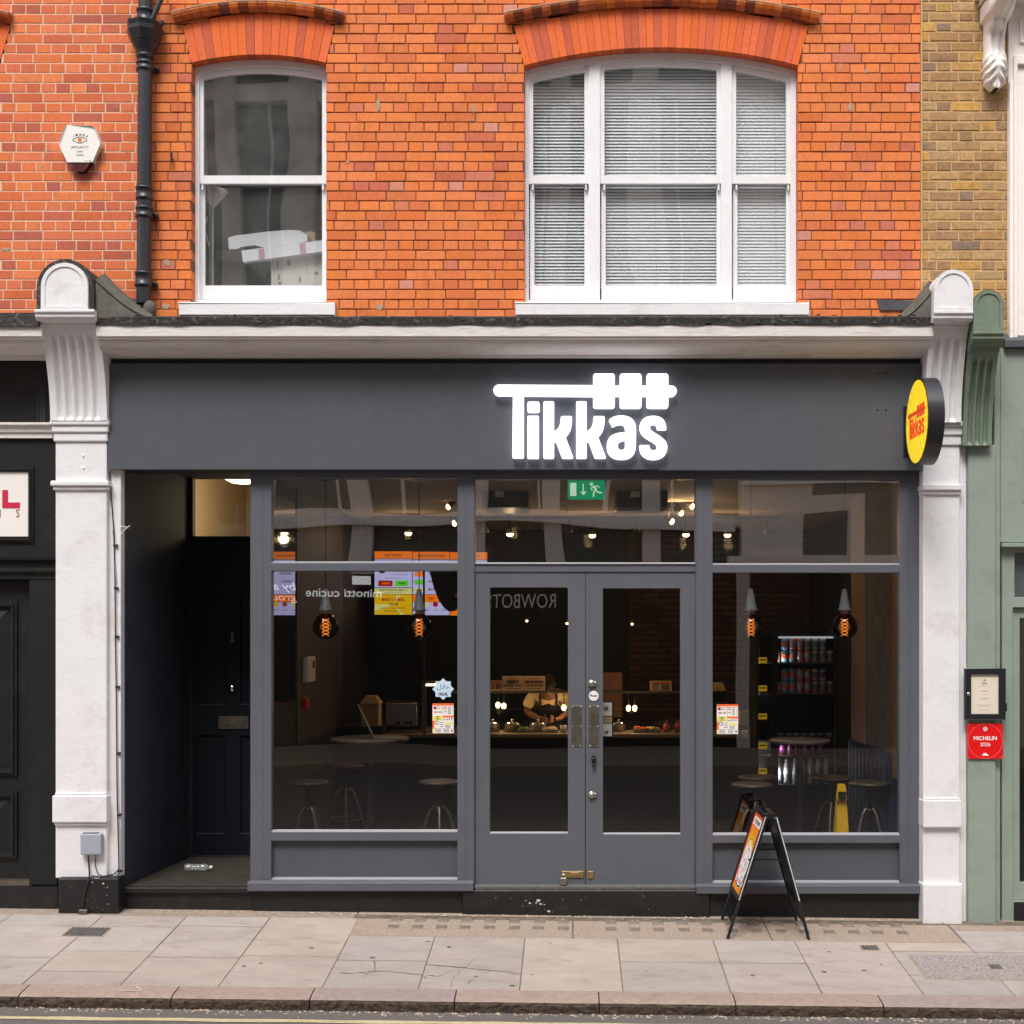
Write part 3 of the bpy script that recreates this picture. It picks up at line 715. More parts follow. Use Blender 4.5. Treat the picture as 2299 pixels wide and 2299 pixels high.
# things behind the left upstairs window
t = thing('floor_lamp', 'white cone shaded uplighter lamp at the left of the small upstairs window', 'lamp', (PX(478, .3), .3, 4.2))
m_ = MB(); x, y = PX(478, .3), .3
m_.lathe([(.012, 0), (.118, .128), (.116, .13), (.010, .004)], (x, y, PZ(484, .5)), seg=28); m_.build('lamp_shade', 'white_plastic', t)
m_ = MB(); m_.tube([(x, y, 4.2), (x, y, PZ(484, .5) + .004)], .007); m_.tube([(x - .03, y, PZ(570, .5)), (x - .06, y - .02, PZ(530, .5))], .005); m_.build('pole', 'white_plastic', t)
m_ = MB(); m_.lathe([(.01, 0), (.03, .1), (.028, .1), (.008, .005)], (x - .065, y - .02, PZ(535, .5)), seg=18); m_.build('reading_shade', 'white_plastic', t)
def rbox(name, label, cat, pts, y0, y1, m, extra=None):
    t = thing(name, label, cat, (pts[0][0], y0, pts[0][1])); a = MB(); a.prism(pts, (), y0, y1); a.build('body', m, t, bevel=0 if name == 'foam_block' else .006); return t
def pp(l, y): return [(PX(a, y), PZ(b, y)) for a, b in l]
t = rbox('packing_box', 'large pale carton standing low at the right of the small upstairs window', 'box', pp([(611, 648), (735, 648), (735, 572), (611, 576)], .27), .27, .6, 'carton')
m_ = MB()
for a, b, c_, d in ((622, 580, 2, 22), (645, 584, 7, 12), (624, 615, 4, 14), (688, 600, 1, 18), (706, 610, 9, 7), (670, 622, 6, 12), (625, 633, 6, 6)): m_.pbox(a, a + c_, b, b + d, .268, .2695)
m_.build('print', 'room_wall', t)
t = rbox('foam_block', 'chunky white polystyrene packing block behind the small upstairs window', 'packaging', pp([(514, 560), (590, 556), (673, 545), (690, 541), (690, 527), (672, 517), (650, 516), (602, 519.5), (560, 525), (525, 529), (512, 534)], .3), .3, .55, 'packing_white')
t = rbox('flat_box', 'long flat white box with two pink tape bands lying tilted on the carton', 'box', pp([(547, 587), (725, 565), (723, 541), (544, 564)], .21), .21, .26, 'packing_white')
m_ = MB(); m_.prism(pp([(581, 583), (595, 581), (593, 558), (580, 559.5)], .208), (), .2075, .2095); m_.prism(pp([(675, 571.5), (688, 570), (685, 545.6), (672, 547)], .208), (), .2075, .2095); m_.build('tape', 'pink_tape', t)
t = rbox('card_folder', 'mustard card standing behind the polystyrene block', 'card', pp([(680, 548), (709, 543), (706, 521), (692, 520), (680, 524)], .6), .6, .62, 'mustard_card')
t = thing('desk', 'dark desk with papers under the packing behind the small upstairs window', 'desk', (PX(520, .6), .6, 4.3))
m_ = MB(); m_.pbox(483, 640, 582, 592, .55, 1.2); m_.build('desktop', 'room_dark', t); m_ = MB(); m_.pbox(484, 492, 592, 660, .56, .6); m_.build('leg', 'room_dark', t)
m_ = MB(); m_.pbox(486, 514, 568, 581, .57, .6); m_.build('paper', 'paper', t)
t = rbox('dark_case', 'black case wedged under the polystyrene block upstairs', 'case', pp([(486, 584), (548, 584), (548, 566), (600, 558), (571, 552), (541, 556), (530, 562), (486, 562)], .26), .26, .29, 'black_plastic')
t = rbox('shade_cone', 'grey tapering lampshade lying under the tilted flat box', 'lampshade', pp([(548, 587), (611, 580), (582, 612), (566, 603)], .45), .45, .62, 'room_wall')

# ------------------------------------------------------------------ white stucco building far right
sb = thing('stucco_building', 'white stuccoed house front with carved bracket at the right edge', 'building', (3.8, 0, 3.5))
m_ = MB(); m_.box(XY1 + .001, 5.6, -.02, .3, PZ(775, 0), 7.5)
m_.box(XY1 - .0, XY1 + .03, -.055, -.02, PZ(775, 0), PZ(190, 0)); m_.box(PX(2280, 0), 5.6, -.05, -.02, PZ(150, 0), PZ(130, 0)); m_.box(PX(2272, 0), PX(2280, 0), -.05, -.02, PZ(775, 0), PZ(130, 0))
m_.box(PX(2286, 0), PX(2290, 0), -.04, -.02, PZ(100, 0), PZ(40, 0)); m_.box(PX(2290, 0), 4.4, -.04, -.02, PZ(44, 0), PZ(40, 0)); m_.box(PX(2290, 0), 4.4, -.04, -.02, PZ(100, 0), PZ(96, 0))
m_.build('wall', 'white_stucco', sb, bevel=.004)
m_ = MB(); m_.box(PX(2188, 0), 5.6, -.26, .0, 6.90, 7.02); m_.prism([(-.26, 6.9), (-.0, 6.9), (-.0, 6.86), (-.15, 6.86)], (), PX(2198, 0), 5.6, ax='yz'); m_.build('cornice', 'white_stucco', sb, bevel=.006)
m_ = MB(); nv, nu = 60, 22; xc_, hw0 = PX(2239, -.1), .088; vs = []; fs = []     # scrolled bracket with an acanthus leaf
for i in range(nv + 1):
    v = i / nv; z = PZ(6, -.1) + (PZ(196, -.1) - PZ(6, -.1)) * v
    hw = hw0 * (1.12 if v < .2 else .84 if v < .6 else .92) * (1 if v < .84 else math.sqrt(max(.03, 1 - ((v - .84) / .165) ** 2)))
    pr = .24 * math.exp(-((v - .1) / .13) ** 2) + .06 + .04 * math.exp(-((v - .29) / .04) ** 2) + .05 * math.exp(-((v - .75) / .16) ** 2)
    for j in range(nu + 1):
        u = -1 + 2 * j / nu; fl = .008 * math.cos(u * math.pi * 3) if v < .62 else 0
        leaf = .012 * math.sin((v * 62 - abs(u) * 7)) * min(1, abs(u) * 2) if v > .62 else 0
        boss = .03 * math.exp(-((v - .31) / .035) ** 2 - (u / .45) ** 2)
        vs.append((xc_ + hw * u * (1 + (.08 * math.sin(v * 70) if v > .65 else 0)), -.03 - (pr + fl + leaf + boss) * (1 - .55 * abs(u) ** 5), z))
for i in range(nv):
    for j in range(nu): k = i * (nu + 1) + j; fs.append((k, k + nu + 1, k + nu + 2, k + 1))
for s_ in (0, nu):
    o_ = len(vs)
    for i in range(nv + 1): p = vs[i * (nu + 1) + s_]; vs.append((p[0], .005, p[2]))
    for i in range(nv): fs.append((i * (nu + 1) + s_, (i + 1) * (nu + 1) + s_, o_ + i + 1, o_ + i))
m_.add(vs, fs, 0, smooth=True); m_.build('bracket', 'white_stucco', sb, merge=True)

# ------------------------------------------------------------------ drainpipe
dp = thing('drainpipe', 'black cast iron drainpipe with a hopper head down the orange brick', 'drainpipe', (PX(325, -.09), -.09, 4.5))
yc = -.085; xp = PX(326, yc); rp = .052
m_ = MB(); m_.tube([(xp, yc, PZ(126, yc)), (PX(324, yc), yc, PZ(450, yc)), (PX(322, yc), yc, PZ(682, yc))], rp, 20); m_.build('pipe', 'iron_black', dp)
m_ = MB(); m_.tube([(xp + .003, yc, PZ(60, yc)), (xp + .003, yc, 7.6)], rp * .98, 20)
m_.tube([(PX(338, yc), yc - .02, PZ(58, yc)), (PX(362, yc), yc - .01, PZ(0, yc)), (PX(376, yc), yc, PZ(-30, yc))], .02, 12)
m_.tube([(PX(298, yc), yc, PZ(62, yc)), (PX(288, yc), yc + .05, PZ(38, yc))], .022, 12); m_.tube([(PX(352, yc), yc, PZ(62, yc)), (PX(360, yc), yc + .05, PZ(44, yc))], .022, 12)
m_.build('upper_pipes', 'iron_black', dp)
m_ = MB()
m_.lathe([(.105, PZ(96, yc)), (.135, PZ(76, yc)), (.138, PZ(68, yc)), (.125, PZ(66, yc)), (.133, PZ(60, yc)), (.138, PZ(56, yc)), (.11, PZ(56, yc) - .001), (.1, PZ(70, yc))], (xp, yc, 0), seg=8, smooth=False)
m_.lathe([(rp + .006, PZ(128, yc)), (rp + .008, PZ(122, yc)), (.075, PZ(112, yc)), (.098, PZ(100, yc)), (.106, PZ(92, yc)), (.12, PZ(84, yc))], (xp, yc, 0), seg=8)
m_.build('hopper_head', 'iron_black', dp)
for k, (a, b, ears) in enumerate(((124, 133, 0), (140, 160, 1), (421, 450, 0), (466, 490, 1), (612, 645, 1), (22, 54, 0))):
    c = MB(); xx = PX(326 - (a > 200) * 2 - (a > 600) * 1.5, yc); z0, z1 = PZ(b, yc), PZ(a, yc)
    c.lathe([(rp, z0), (rp + .012, z0 + .004), (rp + .012, z0 + .02), (rp + .007, z0 + .024), (rp + .007, z1 - .02), (rp + .013, z1 - .016), (rp + .013, z1), (rp, z1)], (xx, yc, 0), seg=20)
    if ears:
        c.box(xx - .085, xx + .085, -.04, -.004, z0 + .02, z0 + .05); c.ball((xx + .078, -.05, z0 + .035), .016)
    c.build('collar', 'iron_black', dp)
m_ = MB(); m_.tube([(PX(387, -.005), -.03, PZ(346, 0)), (PX(387, -.005), -.03, PZ(368, 0))], .01, 8); m_.tube([(PX(387, 0), -.03, PZ(357, 0)), (PX(387, 0), .01, PZ(357, 0))], .006, 6)
o = m_.build('wall_anchor', 'iron_black'); tag(o, 'small rusty iron anchor peg on brick beside the left window', 'anchor')

# ------------------------------------------------------------------ alarm box
ax_, az_ = PX(178.5, -.06), PZ(330, -.06)
al = thing('alarm_box', 'white hexagonal burglar alarm box with an eye emblem on brick', 'alarm', (ax_, 0, az_)); M = wallframe(ax_, 0, az_)
k = 10 / 2950
def hexa(s): return [(p[0] * k * s, p[1] * k * s) for p in ((-27, 47), (27, 47), (34, 43), (46, 12), (46, 4), (26, -30), (-26, -30), (-45, 4), (-45, 12), (-33, 43))]
m_ = MB(M); m_.prism(hexa(1), (), 0, .055, ax='xy'); o1 = m_.build('cover', 'white_plastic', al, bevel=.012, seg=3)
m_ = MB(M); m_.prism([(p[0] * k, p[1] * k) for p in ((-24, -30.5), (24, -30.5), (17, -44), (8, -52), (-8, -52), (-18, -43))], (), .002, .05, ax='xy'); m_.build('strobe_lens', 'red_lens', al, bevel=.008, seg=2)
m_ = MB(M); zf = .0555
for i, ch in enumerate('IMAGE'):
    a = R(118 - i * 14.5); mm = M @ Matrix.Translation((math.cos(a) * .105, .0 + math.sin(a) * .108 - .012, zf)) @ Matrix.Rotation((a - R(90)) * .8, 4, 'Z')
    q = MB(mm); q.text(ch, 0, 0, .018, shear=.2, bold=.0006); m_.v += []; o_ = len(m_.v); m_.v += q.v; m_.f += [[j + o_ for j in f] for f in q.f]; m_.m += q.m; m_.c += q.c; m_.sm += q.sm
m_.stroke([(-.055 + .011 * i, .055 + .022 * math.sin(math.pi * i / 10)) for i in range(11)], .004, 0, zf + .001)
m_.stroke([(-.055 + .011 * i, .053 - .022 * math.sin(math.pi * i / 10)) for i in range(11)], .004, 0, zf + .001)
m_.disc(0, .054, .016, 1, zf + .0012)
m_.text('SECURITY', 0, .0, .017, d=zf + .001, shear=.2, xs=1.2, sp=1.08); m_.text('01895', 0, -.033, .0125, d=zf + .001, xs=1.1); m_.text('442000', 0, -.059, .0125, d=zf + .001, xs=1.1)
m_.build('lettering', ['ink_black', 'ink_orange'], al)

# ------------------------------------------------------------------ shopfront (the grey one)
sf = thing('shopfront', 'dark grey painted shopfront with wide glazed windows and double doors', 'shopfront', (-.4, 0, 0))
def gridpanel(parent, name, m, outer, hs, y0, y1, bev=.003):
    a = MB(); f = lambda r: [(PX(r[0], 0), PZ(r[3], 0)), (PX(r[1], 0), PZ(r[3], 0)), (PX(r[1], 0), PZ(r[2], 0)), (PX(r[0], 0), PZ(r[2], 0))]
    a.prism(f(outer), [f(h) for h in hs], y0, y1); return a.build(name, m, parent, bevel=bev)
YG = .045
gridpanel(sf, 'window_frame', 'slate_grey', (562, 1064, 1056, 1985), [(609, 1027, 1074, 1264), (609, 1027, 1282, 1868), (609, 1027, 1888, 1976)], 0, .09)
gridpanel(sf, 'door_frame', 'slate_grey', (1064.6, 1562, 1056, 1989), [(1066, 1561, 1076, 1266), (1066, 1561, 1284, 1988)], .012, .09)
gridpanel(sf, 'window_frame', 'slate_grey', (1562.6, 2067, 1056, 1992), [(1600, 2020, 1076, 1268), (1600, 2020, 1286, 1875), (1600, 2020, 1893, 1983)], 0, .09)
# thin cover strips that show as vertical lines on the posts
m_ = MB()
for px in (589, 1045, 1581, 2041): m_.pbox(px, px + 1.2, 1062, 1984, -.0025, .002)
m_.build('cover_strip', 'slate_grey', sf)
panes = [('transom_pane', 609, 1027, 1074, 1264, 'transom_glass'), ('window_pane', 609, 1027, 1282, 1868, 'shop_glass'), ('transom_pane', 1066, 1561, 1076, 1266, 'transom_glass'), ('transom_pane', 1600, 2020, 1076, 1268, 'transom_glass'), ('window_pane', 1600, 2020, 1286, 1875, 'shop_glass')]
for n_, a, b, c_, d, mm in panes:
    g = MB(); g.box(PX(a - 2, 0), PX(b + 2, 0), YG, YG + .005, PZ(d + 2, 0), PZ(c_ - 2, 0)); g.build(n_, mm, sf)
for a, b, d in ((609, 1027, 1264), (609, 1027, 1868), (1066, 1561, 1266), (1600, 2020, 1268), (1600, 2020, 1875)):    # sloped beads that catch the sky
    g = MB(); x0, x1, z = PX(a, 0), PX(b, 0), PZ(d, 0); g.prism([(.001, z - .001), (.001, z + .002), (YG - .001, z + .014), (YG - .001, z - .001)], (), x0, x1, ax='yz'); g.build('glazing_bead', mat('bead_grey', L(150, 148, 152), .4) if 'bead_grey' not in MATS else 'bead_grey', sf)
for a, b, c_, d in ((609, 1027, 1888, 1976), (1600, 2020, 1893, 1983)):
    g = MB(); g.box(PX(a, 0) - .01, PX(b, 0) + .01, .045, .06, PZ(d, 0) - .01, PZ(c_, 0) + .01); g.build('stall_riser', 'fascia_grey', sf)
    g = MB(); g.prism([(.002, PZ(d, 0)), (.002, PZ(d, 0) + .004), (.044, PZ(d, 0) + .016), (.044, PZ(d, 0))], (), PX(a, 0), PX(b, 0), ax='yz'); g.build('riser_bead', 'bead_grey', sf)
for a, b, c_, d in ((556, 1062, 1983, 2001), (1564, 2067, 1990, 2007)):
    g = MB(); z1, z0 = PZ(c_, -.06), PZ(d, -.06); g.prism([(-.06, z0), (-.06, z1), (.004, z1 + .012), (.03, z1 + .012), (.03, z0)], (), PX(a, -.06), PX(b, -.06), ax='yz'); g.build('sill', 'slate_grey', sf, bevel=.003)
for a, b, c_, d in ((568, 1039, 1996, 2075), (1593, 2066, 2000, 2100)): m_ = MB(); m_.pbox(a, b, c_, d, -.012, .2, yr=0); m_.build('plinth', 'plinth_black', sf, bevel=.004)
m_ = MB(); m_.pbox(1039.5, 1592.5, 1996, 2090, -.045, .2, yr=0); m_.build('doorstep', 'plinth_black', sf, bevel=.008)
m_ = MB(); m_.pbox(1066, 1561, 1989, 1996, -.035, .09, yr=0); m_.build('threshold', 'iron_cover', sf, bevel=.003)
# fascia
YF = -.10
m_ = MB(); m_.pbox(242.5, 838.2, 816, 1053.5, YF, -.02); m_.pbox(838.35, 1478.2, 816, 1053.5, YF + .0004, -.02); m_.pbox(1478.35, 2070, 816.5, 1055.5, YF, -.02)
fb = m_.build('fascia', 'fascia_grey', sf)
m_ = MB(); m_.box(PX(242.5, YF), PX(2070, YF), -.055, .2, PZ(825, YF), PZ(795, YF) + .03); m_.box(PX(242.5, YF), PX(2070, YF), -.02, .2, PZ(1053, YF) + .002, PZ(825, YF)); m_.build('fascia_backing', 'navy_wall', sf)
m_ = MB()
for px, py in ((1970, 838), (1989, 838), (1970, 921), (1989, 921)): m_.lathe([(.0, -.0012), (.0085, -.0012), (.0085, 0)], (PX(px, YF), YF, PZ(py, YF)), 'y', 12)
m_.build('bolt_hole', 'ink_black', fb)
# cornice
m_ = MB(); c0, c1 = PX(228, -.3) - .02, PX(2100, -.4)
def cprof(dz=0):
    return [(p, q + dz) for p, q in ((.0, 4.165), (-.15, 4.165), (-.152, 4.176), (-.19, 4.178), (-.23, 4.184), (-.265, 4.194), (-.29, 4.208), (-.305, 4.224), (-.312, 4.243), (-.313, 4.256), (-.336, 4.257), (-.338, 4.272), (-.350, 4.274), (-.355, 4.352), (.0, 4.352))]
m_.sweep_x(cprof(), c0, c1); cn = m_.build('cornice', 'cornice_paint', sf)
m_ = MB(); n = 60; vs = []; fs = []
for i in range(n + 1):
    x = c0 + (c1 - c0) * i / n; w1, w2 = random.uniform(-.004, .004), random.uniform(-.004, .006)
    vs += [(x, -.362 + w1, 4.350 + w2), (x, -.372 + w1, 4.408), (x, -.35, 4.420 + w2 * .4), (x, .0, 4.488)]
for i in range(n):
    for j in range(3): k_ = i * 4 + j; fs.append((k_, k_ + 4, k_ + 5, k_ + 1))
m_.add(vs, fs); m_.build('lead_flashing', 'lead_dark', sf)
m_ = MB()
for i in range(90):     # tufts of moss and peeling scraps on the lead edge
    x = random.choice([random.uniform(c0, c1), random.gauss(-2.4, .35), random.gauss(1.6, .4)]); x = min(max(x, c0), c1)
    m_.ball((x, -.368 + random.uniform(0, .02), 4.40 + random.uniform(-.035, .03)), (random.uniform(.008, .03), .008, random.uniform(.003, .009)), seg=7, rings=4)
m_.build('moss', 'lead_moss', sf)

def flute_bracket(mb, xc_, w_, y_top, y_bot, z_top, z_bot, nfl, curve=.35):
    nv, nu = 44, 72; vs = []; fs = []
    for i in range(nv + 1):
        v = i / nv; z = z_top + (z_bot - z_top) * v
        y = y_bot + (y_top - y_bot) * (.5 + .5 * math.cos(math.pi * min(1, v * 1.02))) * (1 - .0) if False else y_bot + (y_top - y_bot) * (1 - v) ** 1.9
        for j in range(nu + 1):
            u = j / nu; m = .10; g = 0
            if m < u < 1 - m:
                f = ((u - m) / (1 - 2 * m) * nfl) % 1; a = abs(f - .5) / .33
                if a < 1:
                    d = math.sqrt(1 - a * a); e = (v - .09) / .035
                    g = .03 * d * max(0, min(1, (v - .07 - .02 * a * a) / .03)) * max(0, min(1, (.985 - v) / .01))
            vs.append((xc_ - w_ / 2 + w_ * u, y + g, z))
    for i in range(nv):
        for j in range(nu): k_ = i * (nu + 1) + j; fs.append((k_, k_ + nu + 1, k_ + nu + 2, k_ + 1))
    mb.add(vs, fs, smooth=True)
    for u, s_ in ((0, 1), (nu, -1)):
        e = [vs[i * (nu + 1) + u] for i in range(nv + 1)]; q = [(e[0][0], .02, z_top), (e[0][0], .02, z_bot)]
        E = e + [q[1], q[0]]; mb.add(E, [tuple(range(len(E))) if s_ < 0 else tuple(reversed(range(len(E))))])
    mb.box(xc_ - w_ / 2 + .004, xc_ + w_ / 2 - .004, y_bot + .03, .02, z_bot, z_bot + .02)
def archpoly(xc_, w_, z0, z1, n=18):
    r = w_ / 2; zc_ = z1 - r
    return [(xc_ - r, z0), (xc_ + r, z0)] + [(xc_ + r * math.cos(math.pi * i / n), zc_ + r * math.sin(math.pi * i / n)) for i in range(n + 1)]
def console(parent, xc_, w_, waf, ya, yt, ybt, Yarch0, Yarch1, Ym, Yb0, Yb1, nfl, mp, mc, leadcap, wm=None):
    z1, z0 = PZ(Yarch0, ya), PZ(Yarch1, ya); m = MB()
    m.prism(archpoly(xc_, waf, z0, z1), (), ya, .0); m2 = MB()
    o = m.build('console_head', mp, parent, bevel=.004)
    # raised rim around the arched face
    rim = MB(); rim.prism(archpoly(xc_, waf - .004, z0 + .002, z1 - .002), [archpoly(xc_, waf - .06, z0 + .025, z1 - .03)], ya - .008, ya + .001); rim.build('rim', mp, o, bevel=.004)
    mm = MB(); wt = w_ + .0
    zt, zb = z0, PZ(Ym, yt)
    pr = [(.0, zt), (ya - .012, zt), (ya - .012, zt - .02), (ya + .004, zt - .03), (ya + .002, zt - .05), (ya + .02, zt - .07), (yt - .012, zb + .03), (yt - .012, zb + .012), (yt, zb), (.0, zb)]
    mm.prism(pr, (), xc_ - wt / 2 - .006, xc_ + wt / 2 + .006, ax='yz'); mm.build('neck_moulding', mp, parent, bevel=.003)
    b = MB(); flute_bracket(b, xc_, w_, yt, ybt, zb, PZ(Yb0, ybt), nfl); b.build('fluted_bracket', mp, parent)
    if leadcap:
        c = MB(); c.prism(archpoly(xc_, waf + leadcap * 2, z0 - .015, z1 + leadcap * .8), [archpoly(xc_, waf + .002, z0 - .10, z1 + .001)][:0], ya + .014, .0)
        c.build('lead_cap', mc, parent, bevel=.006)
    return z0, z1
# left pilaster and console (part of the shopfront)
XL = -3.685
console(sf, XL, .425, .345, -.42, -.33, -.15, 590, 695, 735, 944, 990, 5, 'white_masonry', 'lead_dark', .036)
def pil(parent, m, mbase, xc_, w_, ycap, segs, plinth, ret=None):
    a = MB(); y = -.10
    for kind, p0, p1, ex, pr in segs:
        a.box(xc_ - w_ / 2 - ex, xc_ + w_ / 2 + ex, -.10 - pr, .02, PZ(p1, y), PZ(p0, y))
    o = a.build('pilaster', m, parent, bevel=.010, seg=2); return o
pil(sf, 'white_masonry', 'plinth_black', PX(182, -.1), 116 * 9.9 / 2950, 0, [('c', 944, 956, .028, .045), ('c', 956, 972, .018, .03), ('c', 972, 992, .010, .016), ('s', 992, 1972, 0, 0), ('b', 1080, 1092, .026, .035), ('b', 1092, 1101, .014, .018), ('k', 1785, 1846, .012, .035), ('k', 1846, 1853, .002, .02), ('k', 1779, 1785, .0, .015)], None)
m_ = MB(); m_.pbox(236, 272, 1054, 1976, -.055, .03, yr=-.05); m_.build('pilaster_return', 'white_masonry', sf, bevel=.004)
m_ = MB(); m_.pbox(130, 266, 1971, 2056, -.15, .0, yr=-.15); m_.pbox(255, 275, 1974, 2040, -.06, .0, yr=-.06); m_.build('pilaster_plinth', 'plinth_black', sf, bevel=.014, seg=2)
m_ = MB()
for px, py in ((187, 1023), (188, 1051)): m_.ball((PX(px, -.1), -.103, PZ(py, -.1)), (.010, .005, .012), seg=8, rings=5)
m_.build('screw_cap', 'white_masonry', sf)
# sloping lead saddles between consoles and cornice
def saddle(xa, zf, zw, xb):      # lead sheet sweeping down in a hollow curve from the console head to the cornice
    m = MB(); n = 16; vs = []
    for i in range(n + 1):
        f = i / n; e = (1 - f) ** 1.35; x = xa + (xb - xa) * f
        vs += [(x, -.375 + .02 * f, 4.415 + (zf - 4.415) * e), (x, -.19, 4.47 + (zw - 4.45) * e), (x, .0, 4.49 + (zw - 4.49) * e), (x, -.375 + .02 * f, 4.40)]
    fs = []
    for i in range(n):
        k = 4 * i; fs += [(k, k + 4, k + 5, k + 1), (k + 1, k + 5, k + 6, k + 2), (k + 3, k + 7, k + 4, k)]
    m.add(vs, fs, smooth=True); m.tube([vs[4 * i] for i in range(n + 1)], .008, 6); m.build('lead_saddle', 'lead_moss', sf)
saddle(PX(212, -.4), PZ(628, -.38), PZ(634, 0), PX(345, -.2))
m_ = MB(); m_.ball((PX(336, -.1), -.1, PZ(695, -.1)), (.05, .05, .07)); m_.box(PX(290, 0), PX(330, 0), -.03, -.001, PZ(700, 0), PZ(672, 0)); m_.build('lead_collar', 'lead_moss', sf)
saddle(PX(2104, -.4), PZ(640, -.38), PZ(650, 0), PX(2020, -.2))
m_ = MB(); m_.prism(pp([(1976, 697), (2045, 697), (2055, 675), (1968, 673)], -.004), (), -.012, -.003); m_.build('lead_apron', 'lead', sf)
# right pilaster and console
XR = 2.789
console(sf, XR, .275, .285, -.44, -.34, -.17, 605, 698, 738, 948, 1000, 3, 'white_masonry', 'white_masonry', .0)
pil(sf, 'white_masonry', None, PX(2113.5, -.1), 83 * 9.9 / 2950, 0, [('c', 948, 960, .026, .045), ('c', 960, 978, .016, .03), ('c', 978, 1000, .008, .016), ('s', 1000, 1986, 0, 0), ('b', 1088, 1102, .012, .035), ('b', 1102, 1111, .006, .018), ('k', 1795, 1857, .006, .035), ('k', 1790, 1795, .0, .015), ('k', 1983, 2095, .008, .035)], None)
m_ = MB(); m_.pbox(2145, 2170, 1000, 2090, -.06, .03, yr=-.06); m_.pbox(2066, 2078, 1050, 2010, -.03, .03, yr=-.03); m_.build('pilaster_return', 'white_masonry', sf, bevel=.004)

m_ = MB()
for px, py, r_ in [(1190, 2028, 3.5), (1209, 2022, 5), (1214, 2030, 3), (1204, 2027, 2.5), (1222, 2031, 2), (1180, 2022, 1.5), (1232, 2046, 3.5)] + [(random.uniform(1100, 1500), random.uniform(2008, 2050), random.uniform(.4, 1.1)) for _ in range(22)]: blob(m_, px, py, r_, r_ * .7, -.0475, 7)
m_.build('paint_splash', mat('splash', L(200, 200, 196), .8), sf)
m_ = MB()
for px, py, r_ in [(232, 1984, 3), (207, 1981, 2), (241, 1992, 1.5), (240, 2010, 1.2), (243, 2030, 1.2)] + [(random.uniform(135, 260), random.uniform(1990, 2045), random.uniform(.4, .9)) for _ in range(14)]: blob(m_, px, py, r_, r_ * .7, -.1525, 7)
m_.build('paint_splash', 'splash', sf)
# doors: two leaves
def door(px0, px1, gx0, gx1, gy0, gy1, label):
    d = gridpanel(sf, 'door', 'slate_grey', (px0, px1, 1285, 1987), [(gx0, gx1, gy0, gy1)], .022, .066); d['label'] = label
    g = MB(); g.box(PX(gx0 - 2, .02), PX(gx1 + 2, .02), .046, .051, PZ(gy1 + 2, .02), PZ(gy0 - 2, .02)); g.build('door_pane', 'shop_glass', d)
    z = PZ(gy1, .0); g = MB(); g.prism([(.023, z - .001), (.023, z + .001), (.045, z + .010), (.045, z - .001)], (), PX(gx0, 0), PX(gx1, 0), ax='yz'); g.build('glazing_bead', 'bead_grey', d)
    return d
dL = door(1067, 1313.2, 1099.6, 1275, 1319, 1872, 'left grey glazed door leaf with worn metal push plate')
dR = door(1314.8, 1560, 1354, 1528, 1321, 1874, 'right grey glazed door leaf with round push disc and locks')
def plate(d, a, b, c_, e):
    m = MB(); m.pbox(a, b, c_, e, .019, .0225); o = m.build('push_plate', 'steel_worn', d, bevel=.002)
    s = MB()
    for px in (a + 3, b - 3):
        for py in (c_ + 3, (c_ + e) / 2, e - 3): s.ball((PX(px, .019), .0185, PZ(py, .019)), (.0045, .002, .0045), seg=8, rings=4)
    s.build('screw', 'chrome', o)
plate(dL, 1283, 1306.5, 1584, 1678); plate(dR, 1322, 1345, 1584, 1678)
def knob(d, px, py, name='lock'):
    m = MB(); x, z = PX(px, .02), PZ(py, .02)
    m.lathe([(.0, .001), (.024, .002), (.026, .006), (.026, .022)], (x, 0, z), 'y', 20); m.lathe([(0, -.012), (.012, -.012), (.013, .004)], (x, 0, z), 'y', 14, col=(1, 1, 1, 1)); m.ball((x + .028, .012, z - .004), (.012, .008, .02)); m.build(name, 'steel', d)
knob(dR, 1328, 1534); knob(dR, 1328, 1784)
m_ = MB(); x, z = PX(1333, .02), PZ(1562.5, .02); m_.lathe([(0, .0), (.038, .0), (.040, .004), (.040, .022)], (x, .016, z), 'y', 32); o = m_.build('push_disc', 'steel', dR)
m_ = MB(wallframe(x, .0155, z)); m_.disc(0, 0, .037, 1, 0, 28); m_.text('Push', 0, .003, .019, d=.0006, bold=.0008, xs=1.15); m_.build('push_lettering', ['ink_black', 'paper'], o)
m_ = MB(); x, z = PX(1333, .02), PZ(1704, .02); m_.lathe([(.0, -.012), (.011, -.012), (.018, .0), (.019, .022)], (x, 0, z), 'y', 16); m_.box(x - .013, x + .013, .0, .022, z - .045, z + .03); m_.ball((x, -.005, z - .045), (.014, .018, .014)); m_.build('door_pull', 'black_plastic', dR, bevel=.003)
m_ = MB(); m_.pbox(1261, 1310, 1956, 1971, .012, .022); m_.pbox(1280, 1300, 1959, 1968, .004, .012); m_.build('hasp', 'brass', dL, bevel=.002)
m_ = MB(); m_.pbox(1319, 1332, 1956, 1973, .014, .022); m_.build('staple', 'brass', dR, bevel=.002)
pk = thing('padlock', 'small brass-bodied padlock hanging from the hasp at the door foot', 'padlock', (PX(1265, 0), 0, PZ(1985, 0)))
m_ = MB(); m_.pbox(1258, 1272, 1971, 1987, -.008, .008, yr=0); m_.build('body', 'steel', pk, bevel=.003)
m_ = MB(); x, z = PX(1265, 0), PZ(1971, 0); m_.tube([(x - .014 + .0, 0, z)] + [(x - .014 * math.cos(math.pi * i / 8), 0, z + .014 + .014 * math.sin(math.pi * i / 8)) for i in range(9)] + [(x + .014, 0, z)], .0032, 8); m_.build('shackle', 'chrome', pk)

